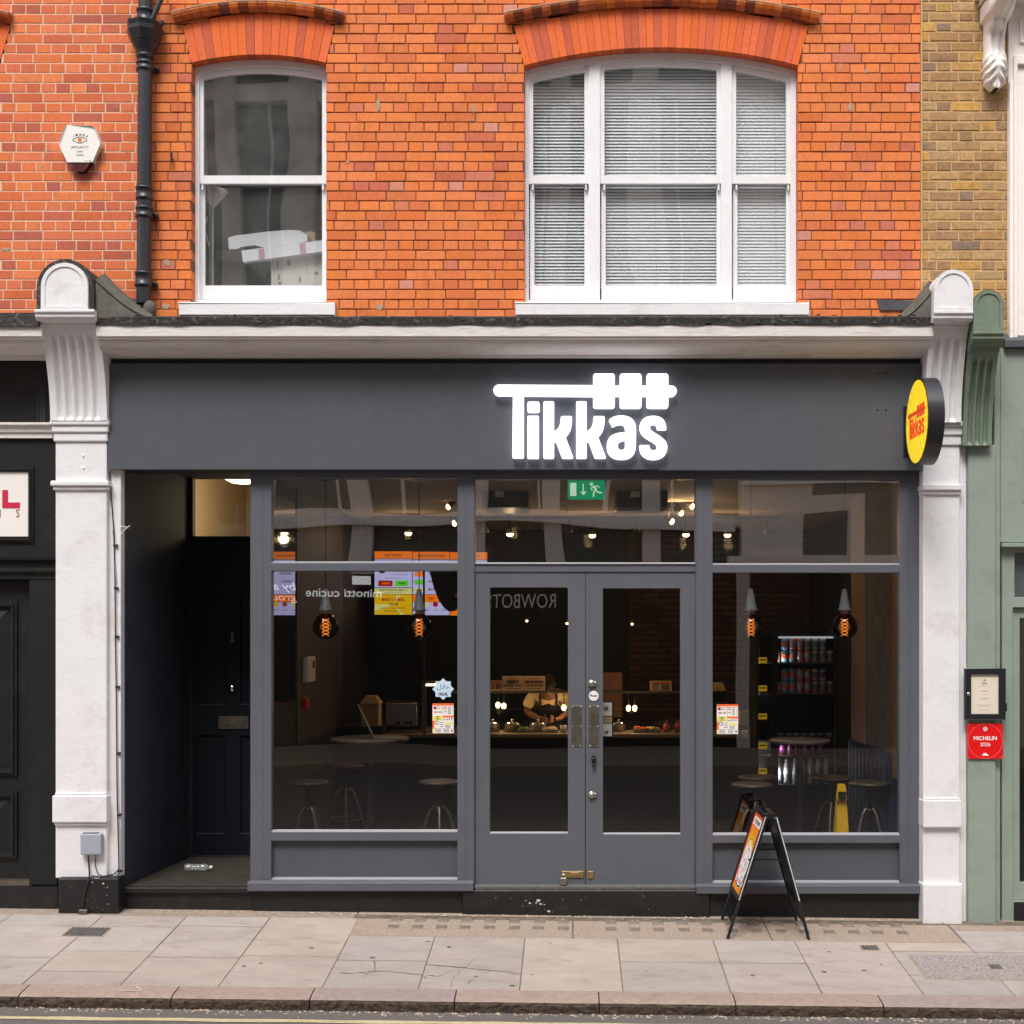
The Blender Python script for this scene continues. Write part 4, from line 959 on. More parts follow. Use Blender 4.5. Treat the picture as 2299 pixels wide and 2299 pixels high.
# window stickers
s_ = MB(wallframe(PX(995, YG - .003), YG - .003, PZ(1547, YG))); k = 10 / 2950
pts = []
for i in range(16):
    r = 24.5 if i % 2 == 0 else 18.8; a = R(90 + i * 22.5); pts.append((r * k * math.cos(a), r * k * math.sin(a)))
s_.prism(pts, (), 0, .0012, 0, ax='xy')
s_.text('\uFEDD\uFEFC\uFEA3', 0, .020, .036, 1, d=.0018, xs=1.0); s_.text('HALAL', 0, -.037, .024, 1, d=.0018, bold=.0012, xs=.72)
o = s_.build('halal_sticker', ['sticker_blue', 'ink_black']); tag(o, 'pale blue eight-pointed star sticker reading HALAL on the left window', 'sticker')
def menu_sheet(px0, px1, py0, py1, label):
    w_, h_ = (px1 - px0) * k, (py1 - py0) * k; M = wallframe(PX((px0 + px1) / 2, YG), YG - .003, PZ((py0 + py1) / 2, YG)); s = MB(M)
    X = lambda u: -w_ / 2 + u * w_; Y = lambda v: h_ / 2 - v * h_
    s.prism([(-w_ / 2, -h_ / 2), (w_ / 2, -h_ / 2), (w_ / 2, h_ / 2), (-w_ / 2, h_ / 2)], (), 0, .001, 0, ax='xy'); z = .0015
    def r(u0, u1, v0, v1, m, zz=z): s.rect(X(u0), X(u1), Y(v1), Y(v0), m, zz)
    r(0, 1, 0, .07, 2); r(0, .49, .41, .58, 3); r(.5, 1, .41, .47, 2); r(0, .09, .58, .84, 2); r(0, .09, .85, 1, 3); r(.58, .95, .63, .71, 3)
    s.disc(X(.12), Y(.15), w_ * .08, 4, z); s.disc(X(.2), Y(.65), w_ * .09, 1, z); s.disc(X(.2), Y(.65), w_ * .06, 0, z + .0003)
    r(.52, .68, .11, .135, 4); r(.52, .68, .165, .19, 2); r(.52, .68, .215, .235, 3); r(.52, .68, .27, .29, 5); r(.07, .24, .27, .31, 4); r(.28, .45, .27, .31, 5)
    for i, v in enumerate((.11, .17, .22, .28, .33)): r(.72, .86, v, v + .02, 1); r(.92, .98, v, v + .012, 1)
    for i in range(2): r(.22, .36, .11 + .06 * i, .125 + .06 * i, 1); r(.4, .46, .11 + .06 * i, .125 + .06 * i, 1)
    r(.12, .38, .44, .46, 4); r(.18, .30, .48, .51, 4); r(.1, .4, .53, .545, 4)
    for i in range(4): s.disc(X(.57 + .11 * i), Y(.50), w_ * .03, [3, 2, 4, 4][i], z); r(.54 + .11 * i, .60 + .11 * i, .535, .56, 1)
    for i in range(3): r(.34, .52, .63 + .07 * i, .645 + .07 * i, 1)
    for i in range(5): r(.13, .4, .87 + .022 * i, .877 + .022 * i, 1); r(.52, .78, .87 + .022 * i, .877 + .022 * i, 1); r(.6, .85, .73 + .02 * i, .736 + .02 * i, 1)
    r(.86, .96, .90, .94, 1); r(.49, .5, .07, .58, 1); r(0, 1, .845, .85, 1)
    o = s.build('menu_sheet', ['paper', 'ink_black', 'ink_orange', 'ink_paleyellow', 'ink_red', 'ink_green']); tag(o, label, 'menu', 'printed menus stuck to the shop windows')
menu_sheet(971, 1019, 1579, 1646, 'small printed menu stuck under the star sticker on the left window')
menu_sheet(1609, 1657, 1581, 1648, 'small printed menu at the left edge of the right window')

# ------------------------------------------------------------------ lit sign
def to_w(pts): return [(PX(1060 + a / 3.22, YF - .05), PZ(800 + b / 3.22, YF - .05)) for a, b in pts]
def rr(x0, x1, y0, y1, r, n=5, corners=(1, 1, 1, 1)):
    out = []
    for (cx, cy, a0), on in zip(((x0 + r, y0 + r, 180), (x1 - r, y0 + r, 270), (x1 - r, y1 - r, 0), (x0 + r, y1 - r, 90)), corners):
        if on:
            for i in range(n + 1): a = R(a0 + 90 * i / n); out.append((cx + r * math.cos(a), cy + r * math.sin(a)))
        else: out.append((cx + (r if a0 in (270, 0) else -r), cy + (r if a0 in (0, 90) else -r)))
    return out
def bez(p0, p1, p2, p3, n=8):
    return [tuple((1 - t) ** 3 * p0[i] + 3 * (1 - t) ** 2 * t * p1[i] + 3 * (1 - t) * t * t * p2[i] + t ** 3 * p3[i] for i in (0, 1)) for t in [j / n for j in range(n + 1)]]
def kshape(dx):
    o = [(522, 325), (586, 325), (592, 331), (592, 540)]
    o += bez((592, 540), (622, 532), (640, 505), (641, 440))[1:]
    o += [(647, 432), (716, 432), (722, 440)]
    o += bez((722, 440), (722, 515), (712, 548), (675, 583))[1:]
    o += [(731, 732), (726, 738), (655, 738), (649, 732), (607, 618), (592, 620), (592, 732), (586, 738), (522, 738), (516, 732), (516, 331)]
    return [(a + dx, b) for a, b in o]
a_out = [(1013, 512)] + bez((989, 462), (1005, 440), (1035, 428), (1080, 428)) + bez((1080, 428), (1150, 428), (1185, 465), (1185, 530))[1:] + bez((1185, 530), (1185, 560), (1184, 600), (1184, 640))[1:] + bez((1184, 640), (1184, 710), (1150, 746), (1080, 746))[1:] + bez((1080, 746), (1010, 746), (974, 710), (974, 650))[1:] + bez((974, 650), (974, 585), (1010, 550), (1107, 549))[1:] + bez((1107, 549), (1107, 510), (1100, 494), (1078, 493), 5)[1:] + bez((1078, 493), (1050, 493), (1035, 500), (1013, 512), 4)[1:-1]
a_in = bez((1106, 607), (1065, 612), (1053, 622), (1053, 648), 6) + bez((1053, 648), (1053, 670), (1062, 677), (1078, 677), 5)[1:] + bez((1078, 677), (1098, 677), (1106, 668), (1106, 645), 5)[1:]
s_mid = [(1370, 530), (1362, 478), (1309, 463), (1250, 487), (1247, 525), (1290, 568), (1352, 612), (1375, 655), (1362, 697), (1309, 711), (1250, 690), (1246, 642)]
s_out = bez((1338, 530), (1336, 500), (1325, 493), (1311, 493), 5) + bez((1311, 493), (1294, 493), (1285, 502), (1285, 518), 5)[1:] + bez((1285, 518), (1290, 545), (1345, 562), (1375, 590), 6)[1:] + bez((1375, 590), (1400, 610), (1411, 630), (1411, 658), 5)[1:] + bez((1411, 658), (1411, 715), (1370, 747), (1309, 747), 7)[1:] + bez((1309, 747), (1250, 747), (1209, 715), (1209, 648), 7)[1:] + [(1213, 642), (1278, 642)] + bez((1281, 646), (1284, 670), (1292, 679), (1309, 679), 5) + bez((1309, 679), (1327, 679), (1337, 672), (1337, 655), 5)[1:] + bez((1337, 655), (1335, 630), (1290, 612), (1255, 590), 6)[1:] + bez((1255, 590), (1225, 570), (1211, 545), (1211, 515), 5)[1:] + bez((1211, 515), (1211, 460), (1250, 430), (1309, 430), 7)[1:] + bez((1309, 430), (1370, 430), (1402, 460), (1404, 528), 7)[1:] + [(1398, 531)]
bars = [('skewer_and_stem', [(194, 205), (875, 209), (875, 290), (373, 286), (373, 728), (366, 736), (297, 735), (291, 728), (295, 284), (194, 284)] + [(194 + 40 * math.cos(R(a)), 244.5 + 40 * math.sin(R(a))) for a in range(105, 260, 15)], ())]
sg = thing('illuminated_sign', 'glowing white skewer-topped sign lettered Tikkas on the grey fascia', 'sign', (PX(1315, YF), YF, PZ(940, YF)))
def letter(name, o, hs=(), parent=sg):
    m = MB(); m.prism(to_w(o), [to_w(h) for h in hs], YF - .055, YF - .012); m.build(name, 'sign_led', parent, bevel=.004, seg=2)
letter('skewer', bars[0][1])
letter('skewer_tip', [(1418, 212), (1440, 212)] + [(1440 + 39 * math.cos(R(a)), 251 + 39 * math.sin(R(a))) for a in range(-75, 90, 15)] + [(1440, 290), (1418, 290)])
for i, x0 in enumerate((875, 1068, 1262)):
    letter('meat_block', rr(x0, x0 + 156, 125, 375, 18))
    if i < 2: letter('skewer_link', [(x0 + 156.5, 212), (x0 + 192.5, 212), (x0 + 192.5, 289), (x0 + 156.5, 289)])
letter('letter', rr(400, 487, 328, 405, 14)); letter('letter', rr(400, 482, 430, 738, 8)); letter('letter', kshape(0)); letter('letter', kshape(236)); letter('letter', a_out, [a_in]); letter('letter', s_out)

# ------------------------------------------------------------------ projecting round sign
xs_, yc_, zc_, rs = 2.507, -.50, 3.622, .312
ds = thing('projecting_sign', 'round yellow drum sign lettered Tikkas projecting from the right of fascia', 'sign', (xs_, yc_, zc_))
m_ = MB(); m_.lathe([(rs - .012, .0), (rs, .0), (rs, .115), (rs - .012, .115)], (xs_, yc_, zc_), 'x', 96, smooth=False); m_.build('drum', mat('drum_black', L(38, 38, 44), .3, spec=.6), ds)
DM = Matrix(((0, 0, -1, xs_ - .001), (-1, 0, 0, yc_), (0, 1, 0, zc_), (0, 0, 0, 1)))
m_ = MB(DM); m_.disc(0, 0, rs - .014, 0, .001, 64)
for i in range(20):
    a0 = 360 / 20 * i; m_.add([(0, .02, .0016)] + [((rs - .016) * math.cos(R(a0 + q)), (rs - .016) * math.sin(R(a0 + q)), .0016) for q in (0, 3, 6, 9)], [(0, 1, 2), (0, 2, 3), (0, 3, 4)], 1)
m_.build('face', [mat('sign_yellow', L(250, 215, 10), .4, emit=.25), mat('sign_yellow_pale', L(252, 228, 60), .4, emit=.25)], ds)
m_ = MB(DM); ks = .47 / 1325
def q(pts): return [((a - 817) * ks, (435 - b) * ks, ) for a, b in pts]
def lay(o, hs=()): m_.prism(q(o), [q(h) for h in hs], .002, .004, 0, ax='xy')
lay(bars[0][1]); lay([(1418, 212), (1440, 212), (1470, 222), (1478, 251), (1470, 280), (1440, 290), (1418, 290)])
for i, x0 in enumerate((875, 1068, 1262)):
    lay(rr(x0, x0 + 156, 125, 375, 18))
    if i < 2: lay([(x0 + 156.5, 212), (x0 + 192.5, 212), (x0 + 192.5, 289), (x0 + 156.5, 289)])
for o_ in (rr(400, 487, 328, 405, 14), rr(400, 482, 430, 738, 8), kshape(0), kshape(236), s_out): lay(o_)
lay(a_out, [a_in]); m_.build('lettering', mat('sign_red', L(226, 72, 30), .5, emit=.2), ds)
m_ = MB(); m_.box(xs_ + .02, xs_ + .07, -.22, YF, zc_ - .19, zc_ + .17); m_.box(xs_ - .0, xs_ + .09, YF - .012, YF - .001, zc_ - .20, zc_ + .18); m_.build('bracket', 'drum_black', ds, bevel=.003)

# ------------------------------------------------------------------ recessed side entrance
YD = 1.3
en = thing('side_entrance', 'dark recessed side entrance with navy door and glowing fanlight', 'entrance', (-2.9, 0, .16))
xl0, xl1, xr0 = PX(272, 0), -3.27, PX(562, 0) - .001
m_ = MB(); m_.prism([(xl0, -.0), (xl1, YD), (xl1 - .2, YD), (xl0 - .12, .0)], (), .16, 3.5, ax='xy'); m_.build('side_wall', 'navy_wall', en)
m_ = MB(); m_.box(xr0, xr0 + .04, .001, YD, .16, 3.5); m_.box(xl0 - .1, xr0 + .04, .0, YD + .1, 3.42, 3.5); m_.build('lining', 'navy_wall', en)
m_ = MB(); m_.box(xl0 - .12, xr0 + .12, .08, YD + .1, -.12, .155); m_.box(xl0 - .02, PX(568, 0), -.02, .08, .115, .157); m_.box(xl0 - .02, PX(568, 0), .005, .08, -.2, .113); m_.build('step', 'plinth_black', en, bevel=.004)
m_ = MB(); m_.prism([(xl0 + .015, .02), (xr0 - .002, .02), (xr0 - .002, YD - .02), (xl1 + .005, YD - .02)], (), .156, .161, ax='xy')
yy = .03
while yy < YD - .03:
    f = yy / YD; m_.box(xl0 + (xl1 - xl0) * f + .03, xr0 - .01, yy, yy + .011, .161, .165, 1); yy += .034
m_.build('ribbed_mat', ['rubber_mat', 'rib_brown'], en)
dz0, dzt, fz = .165, PZ(1212, YD), PZ(1064, YD)
sd = MB(); rect_ = lambda a, b, c_, d: [(a, c_), (b, c_), (b, d), (a, d)]
P0, P1 = (PX(442, YD), PX(503, YD)), (PX(541, YD), PX(602, YD))
hz = [rect_(*P0, PZ(1870, YD), PZ(1652, YD)), rect_(*P1, PZ(1870, YD), PZ(1652, YD)), rect_(*P0, PZ(1580, YD), PZ(1330, YD)), rect_(*P1, PZ(1580, YD), PZ(1330, YD))]
sd.prism(rect_(xl1 + .005, PX(612, YD), dz0, dzt), hz, YD, YD + .045); sdo = sd.build('side_door', 'navy_paint', en, bevel=.008, seg=2)
m_ = MB(); m_.box(xl1, xr0 + .035, YD + .02, YD + .04, dz0 + .05, dzt - .05); m_.build('door_panel', 'navy_paint', sdo)
m_ = MB(); m_.box(xl1, xr0 + .035, YD - .02, YD + .06, dzt + .001, dzt + .03); m_.box(xl1 - .02, xl1 + .03, YD - .02, YD + .06, dz0, 3.42); m_.box(xl1, PX(428, YD), YD - .02, YD + .05, dzt, 3.42); m_.box(xl1, xr0 + .035, YD - .02, YD + .05, fz, 3.45); m_.build('door_surround', 'shop_black', en)
m_ = MB(); m_.box(PX(428, YD), xr0 + .035, YD + .01, YD + .014, dzt + .03, fz); m_.build('fanlight_pane', 'clear_glass', en)
m_ = MB(); m_.pbox(490, 558, 1608, 1637, YD - .012, YD); m_.pbox(500, 552, 1614, 1630, YD - .018, YD - .012); m_.build('letter_plate', 'steel_worn', sdo, bevel=.003)
m_ = MB(); x, z = PX(521, YD), PZ(1546, YD); m_.lathe([(0, -.03), (.025, -.028), (.036, -.015), (.036, -.0)], (x, YD, z), 'y', 20); m_.build('door_knob', 'chrome', sdo)
m_ = MB(); m_.pbox(519, 523, 1421, 1441, YD - .006, YD); m_.pbox(516, 526, 1420, 1422, YD - .008, YD); m_.pbox(517, 525, 1438, 1442, YD - .01, YD); m_.build('door_number', 'steel_worn', sdo)
room(xl1 - .3, xr0 + .035, YD + .06, 4.5, .16, 3.75, 'hall_wall', en, 'hallway_walls')
hl = thing('ceiling_lamp', 'glowing shallow dome ceiling lamp in the hallway behind the fanlight', 'lamp', (PX(545, 2.0), 2.0, 3.45))
m_ = MB(); m_.lathe([(.0, -.07), (.10, -.055), (.17, -.02), (.19, .0)], (PX(545, 2.0), 2.0, PZ(1078, 2.0) + .03), 'z', 32); m_.build('dome', 'hall_lamp', hl)
pd = bpy.data.lights.new('hall_light', 'POINT'); pd.energy = 8; pd.color = (1, .84, .6); pd.shadow_soft_size = .12; po = bpy.data.objects.new('hall_light', pd); COL.objects.link(po); po.location = (-2.7, 2.4, 3.2)
# crushed bottle on the mat
bt = thing('plastic_bottle', 'crushed clear plastic bottle lying on the ribbed doormat', 'bottle', (PX(445, .55), .55, .19))
m_ = MB(); y = .62; z = .165 + .03; x0 = PX(415, y)
pr = [(.0, 0), (.026, .002), (.030, .02)] + [(.029 - .004 * (i % 2), .03 + .012 * i) for i in range(9)] + [(.031, .145), (.028, .17), (.014, .195), (.012, .2), (.012, .205)]
m_.lathe(pr, (x0, y, z), 'x', 18); m_.build('body', 'bottle_clear', bt); m_ = MB(); m_.lathe([(.015, .203), (.015, .222), (0, .223)], (x0, y, z), 'x', 14); m_.build('cap', 'paper', bt)

# cables and junction box on the left pilaster
bx = thing('junction_box', 'small grey plastic electrical box low on the left white pilaster', 'box', (PX(204, -.16), -.1, PZ(1896, -.1)))
m_ = MB(); m_.pbox(179.5, 227.5, 1872, 1920, -.155, -.105); m_.build('body', 'grey_plastic', bx, bevel=.01, seg=2)
m_ = MB(); m_.pbox(186, 220, 1870, 1873.5, -.145, -.12); m_.build('cable_glands', 'black_plastic', bx)
cb = thing('cable', 'thin clipped cables running down the right edge of the left white pilaster', 'cable', (PX(257, -.06), -.06, 1))
def path(pts, y, r, name, m, root=cb):
    a = MB(); a.tube([(PX(p, yy), yy, PZ(q_, yy)) for p, q_, yy in [(t_ if len(t_) == 3 else (t_[0], t_[1], y)) for t_ in pts]], r, 7); a.build(name, m, root)
path([(246, 1058), (250, 1120), (256, 1200), (258, 1300), (259, 1430), (261, 1560), (262, 1700), (263, 1800), (266, 1900), (267, 1950), (258, 1962), (225, 1969, -.13), (205, 1966, -.155)], -.066, .0045, 'strand', 'cable_black')
path([(253, 1190), (261, 1300), (261, 1430), (263, 1560), (264, 1700), (266, 1800), (269, 1905), (269, 1950), (262, 1966), (235, 1973, -.13), (212, 1971, -.155)], -.064, .003, 'strand', 'cable_white')
path([(260, 1215), (272, 1200), (285, 1184), (292, 1180)], -.05, .005, 'strand', 'cable_white'); path([(258, 1190), (268, 1183), (280, 1182), (288, 1186)], -.05, .004, 'strand', 'cable_white')
a = MB()
for py in (1222, 1318, 1427, 1540, 1689, 1827, 1953): a.pbox(254 + (py - 1222) * .014, 264 + (py - 1222) * .014, py, py + 5, -.072, -.058)
a.build('clip', 'cable_black', cb)
cb2 = thing('cable', 'pair of black cables dropping from grey box over the plinth block', 'cable', (PX(200, -.15), -.15, .3))
path([(198, 1920), (200, 1950), (201, 1968, -.158), (196, 1985, -.16), (189, 2010, -.16), (183, 2046, -.165)], -.115, .006, 'strand', 'cable_black', cb2)
path([(215, 1920), (214, 1945), (220, 1962), (232, 1968), (250, 1966), (266, 1955, -.07)], -.112, .0035, 'strand', 'cable_black', cb2)
m_ = MB(); m_.pbox(176, 195, 2043, 2053, -.185, -.15); m_.build('conduit_shoe', 'steel_worn', cb2, bevel=.003)

# ------------------------------------------------------------------ left black shopfront
bs = thing('shopfront', 'black painted shopfront with panelled door at the left edge', 'shopfront', (-4.3, 0, 0)); xo = -6.2
PXR = PX(124, 0)
m_ = MB(); m_.sweep_x(cprof(-.0), xo, PX(100, -.3)); m_.build('cornice', 'cornice_paint', bs)
m_ = MB(); m_.prism([(-.372, 4.34), (-.372, 4.44), (.0, 4.49), (.0, 4.35)], (), xo, PX(90, -.35), ax='yz'); m_.build('lead_flashing', 'lead_dark', bs)
m_ = MB(); m_.box(xo, PXR + .02, .05, .2, PZ(955, 0), 4.2); m_.build('recessed_fascia', 'black_paint', bs)
m_ = MB()
for px, w_ in ((78, 2), (84, 2.4), (89, 3.4), (93, 1.4)): m_.add([(PX(px, 0), .0485, PZ(952, 0)), (PX(px + w_, 0), .0485, PZ(952, 0)), (PX(px + w_ * .6, 0), .0485, PZ(835 + 9 * w_, 0)), (PX(px + w_ * .3, 0), .0485, PZ(835 + 9 * w_, 0))], [(0, 1, 2, 3)])
m_.build('paint_drips', mat('drip', L(72, 72, 70), .7), bs)
m_ = MB(); m_.prism([(.05, PZ(985, 0)), (-.04, PZ(985, 0)), (-.04, PZ(974, 0)), (-.055, PZ(972, 0)), (-.06, PZ(962, 0)), (-.085, PZ(957, 0)), (-.085, PZ(952, 0)), (.05, PZ(950, 0))], (), xo, PX(116, -.05), ax='yz'); m_.build('rail_moulding', 'cornice_paint', bs)
m_ = MB(); m_.box(xo, PXR + .02, -.01, .1, PZ(1250, 0), PZ(986, 0)); m_.build('sign_board', 'black_paint', bs)
def molding(mb, x0, x1, z0, z1, y, d=.015, w_=.035):
    for i, (o_, dd) in enumerate(((0, d), (w_ * .45, d * 1.7), (w_ * .75, d))):
        e = o_; f = w_ * (.42, .28, .25)[i]
        mb.prism([(x0 + e, z0 + e), (x1 - e, z0 + e), (x1 - e, z1 - e), (x0 + e, z1 - e)], [[(x0 + e + f, z0 + e + f), (x1 - e - f, z0 + e + f), (x1 - e - f, z1 - e - f), (x0 + e + f, z1 - e - f)]], y - dd, y)
m_ = MB(); molding(m_, xo + .3, PX(76, -.01), PZ(1218, -.01), PZ(1049, -.01), -.01); m_.build('sign_surround', 'black_paint', bs, bevel=.002)
m_ = MB(); m_.box(xo + .35, PX(64, -.01), -.016, -.010, PZ(1205, -.01), PZ(1059, -.01)); sp_ = m_.build('sign_panel', 'paper', bs, bevel=.002)
m_ = MB(); m_.prism(pp([(5, 1141), (45, 1141), (45, 1128), (18, 1128), (18, 1100), (5, 1100)], -.018), (), -.018, -.0165); M = wallframe(PX(40, -.018), -.017, PZ(1152, -.018))
m_.build('letter', 'ink_crimson', sp_); m_ = MB(M); m_.text('S', 0, 0, .062, d=.001, xs=.8); m_.text('I', -.135, 0, .062, d=.001, xs=.9); m_.build('letter', mat('ink_plum', L(140, 26, 70), .5), sp_)
m_ = MB(); m_.prism([(.1, PZ(1300, 0)), (-.02, PZ(1300, 0)), (-.02, PZ(1289, 0)), (-.045, PZ(1284, 0)), (-.045, PZ(1279, 0)), (-.02, PZ(1276, 0)), (-.02, PZ(1262, 0)), (-.055, PZ(1258, 0)), (-.06, PZ(1251, 0)), (.1, PZ(1248, 0))], (), xo, PXR + .02, ax='yz'); m_.build('lintel', 'black_paint', bs)
m_ = MB(); m_.box(PX(67, 0), PXR + .02, -.015, .2, PZ(1986, 0), PZ(1300, 0)); m_.build('door_post', 'black_paint', bs, bevel=.003)
bd = MB(); bd.box(xo + .6, PX(67, 0), .07, .12, PZ(1975, 0), PZ(1300, 0)); bdo = bd.build('door', 'black_paint', bs)
for y0_, y1_ in ((1350, 1741), (1776, 1928)):
    m_ = MB(); x1_ = PX(40, .07); molding(m_, x1_ - .55, x1_, PZ(y1_, .07), PZ(y0_, .07), .07, .018, .05)
    a, b, c_, d = x1_ - .48, x1_ - .07, PZ(y1_, .07) + .07, PZ(y0_, .07) - .07; e = .08
    m_.add([(a, .069, c_), (b, .069, c_), (b, .069, d), (a, .069, d), (a + e, .05, c_ + e), (b - e, .05, c_ + e), (b - e, .05, d - e), (a + e, .05, d - e)], [(4, 5, 6, 7), (0, 1, 5, 4), (1, 2, 6, 5), (2, 3, 7, 6), (3, 0, 4, 7)])
    m_.build('raised_panel', 'black_paint', bdo, bevel=.002)
m_ = MB(); m_.box(xo, PX(72, 0), -.01, .12, PZ(1988, 0), PZ(1976, 0)); m_.build('threshold', 'steel_worn', bs)
m_ = MB(); m_.box(xo, PX(132, 0), -.025, .2, -.2, PZ(1989, 0)); m_.build('plinth', 'plinth_black', bs)

# ------------------------------------------------------------------ right green shopfront
gs = thing('shopfront', 'sage green painted shopfront with fluted console at the right edge', 'shopfront', (3.6, 0, 0))
XG = 3.05
console(gs, XG + .0, .215, .222, -.42, -.32, -.16, 650, 744, 790, 1000, 1000, 3, 'green_dark', 'green_dark', .0)
m_ = MB(); m_.box(PX(2172, -.08), PX(2234, -.08), -.10, .05, -.25, PZ(1000, -.08)); m_.box(PX(2234, -.08), PX(2246, -.06), -.06, .05, -.25, PZ(780, -.06)); m_.build('pilaster', 'green_paint', gs, bevel=.006)
m_ = MB(); m_.box(PX(2246, -.05) + .001, 5.6, -.05, .1, PZ(1218, -.05), PZ(782, -.05)); m_.build('fascia', 'green_paint', gs, bevel=.005)
m_ = MB(); m_.prism([(.0, PZ(785, 0)), (-.10, PZ(785, 0)), (-.10, PZ(764, -.1)), (0, PZ(750, 0))], (), PX(2252, -.05), 5.6, ax='yz'); m_.build('lead_flashing', 'lead', gs)
m_ = MB(); m_.box(PX(2247, -.05), 5.6, -.085, .1, PZ(1228, -.08), PZ(1219, -.08)); m_.box(PX(2290, 0), 5.5, -.056, -.05, PZ(1130, 0), PZ(960, 0)); m_.build('fascia_ledge', 'green_paint', gs, bevel=.004)
m_ = MB(); g_ = lambda a, b, c_, d: [(PX(a, 0), PZ(d, 0)), (PX(b, 0), PZ(d, 0)), (PX(b, 0), PZ(c_, 0)), (PX(a, 0), PZ(c_, 0))]
m_.prism([(PX(2247, 0), -.25), (5.5, -.25), (5.5, PZ(1230, 0)), (PX(2247, 0), PZ(1230, 0))], [g_(2276, 2700, 1240, 1341), g_(2272, 2700, 1364, 2022)], -.02, .1); m_.build('frame', 'green_paint', gs, bevel=.004)
m_ = MB(); m_.prism(g_(2273, 2700, 1366, 2020), [g_(2291, 2580, 1388, 1982)], .015, .07); gd = m_.build('door', 'green_paint', gs, bevel=.004)
m_ = MB(); m_.box(PX(2289, 0), 4.8, .035, .04, PZ(1984, 0), PZ(1386, 0)); m_.build('door_pane', 'shop_glass', gd); m_ = MB(); m_.box(PX(2275, 0), 4.8, .035, .04, PZ(1342, 0), PZ(1239, 0)); m_.build('transom_pane', 'opp_glass', gs)
m_ = MB(); m_.box(PX(2274, 0), 5.5, -.035, .03, -.3, PZ(2024, 0)); m_.build('doorstep', 'plinth_black', gs)
room(3.35, 5.6, .12, 3.5, .0, 3.2, 'shop_black', gs, 'shop_interior')
m_ = MB(); m_.box(PX(2170, 0), 5.6, .1, .14, -.2, 4.4); 
# menu case and plaque
YW = -.10
mc = thing('menu_case', 'black framed lockable menu case with cream page on the green pilaster', 'menu case', (PX(2212, YW), YW, PZ(1560, YW)))
m_ = MB(); e = YW - .035; m_.prism(pp([(2167, 1616), (2257, 1616), (2257, 1502), (2167, 1502)], e), [pp([(2181, 1603), (2243, 1603), (2243, 1514), (2181, 1514)], e)], e, YW - .004); m_.build('frame', mat('case_black', L(30, 32, 36), .35), mc, bevel=.005, seg=2)
m_ = MB(); m_.box(PX(2178, e), PX(2246, e), YW - .018, YW - .004, PZ(1606, e), PZ(1510, e)); m_.build('page', 'cream_page', mc)
M = wallframe(PX(2212, e), YW - .0185, PZ(1560, e)); m_ = MB(M); k = 9.87 / 2950
m_.ring(0, 31 * k, .011, .013, 0, 0, 20); m_.disc(0, 32 * k, .006, 0, .0, 8); m_.stroke([(-.016, 27 * k), (-.01, 25.5 * k), (.01, 25.5 * k), (.016, 27 * k)], .003)
for yy, w_, h_ in ((24.5, 16, .9), (19.5, 32, .5), (8, 17, 1), (0.5, 10, .5), (-9, 19, 1), (-23, 36, .5), (-26, 26, .5), (-35, 22, .5)): m_.rect(-w_ * k / 2, w_ * k / 2, (yy - h_ / 2) * k, (yy + h_ / 2) * k)
m_.build('print', mat('ink_grey', L(110, 104, 98), .7), mc)
m_ = MB(); x, z = PX(2174, e), PZ(1558, e); m_.lathe([(0, -.006), (.008, -.006), (.014, -.003), (.014, .001)], (x, e, z), 'y', 16); m_.build('lock', 'chrome', mc); m_ = MB(); m_.pbox(2257, 2261, 1579, 1597, e + .004, YW - .006); m_.build('hinge', 'black_plastic', mc)
pq = thing('plaque', 'square red plaque reading MICHELIN 2026 below the menu case', 'plaque', (PX(2212, YW), YW, PZ(1664, YW)))
m_ = MB(); e = YW - .016; m_.pbox(2172, 2252, 1624, 1704, e, YW - .004); m_.build('plate', 'plaque_red', pq, bevel=.002)
m_ = MB(wallframe(PX(2212, e), e - .0005, PZ(1664, e))); k = (e - CAMY) / 2950
m_.ring(0, 0, 38.2 * k, 39 * k, 1, 0, 64); m_.text('MICHELIN', 0, 7 * k, 8.6 * k, d=.0004, bold=.0009, xs=1.0); m_.text('2026', 0, -7 * k, 8.6 * k, d=.0004, xs=1.0)
for i in range(6): a = R(60 * i + 30); m_.disc(3 * k * math.cos(a), 27.5 * k + 3 * k * math.sin(a), 2.2 * k, 0, .0003, 10)
m_.disc(0, 27.5 * k, 1.2 * k, 2, .0008, 10)
m_.add([(p[0] * k, p[1] * k, .0003) for p in ((-8, -32.5), (7.5, -32.5), (7, -30.5), (3.5, -29.5), (2, -26.5), (0, -26), (-1.5, -28.5), (-3.5, -26), (-4.5, -26.5), (-3.5, -29.5), (-7, -30.5))], [tuple(range(11))])
m_.build('lettering', ['ink_white', mat('ink_pink', L(255, 120, 110), .5), 'plaque_red'], pq)
m_ = MB()
for px in (2175, 2249):
    for py in (1627, 1701): m_.ball((PX(px, e), e - .001, PZ(py, e)), (.005, .003, .005), seg=8, rings=4)
m_.build('screw', 'steel', pq)

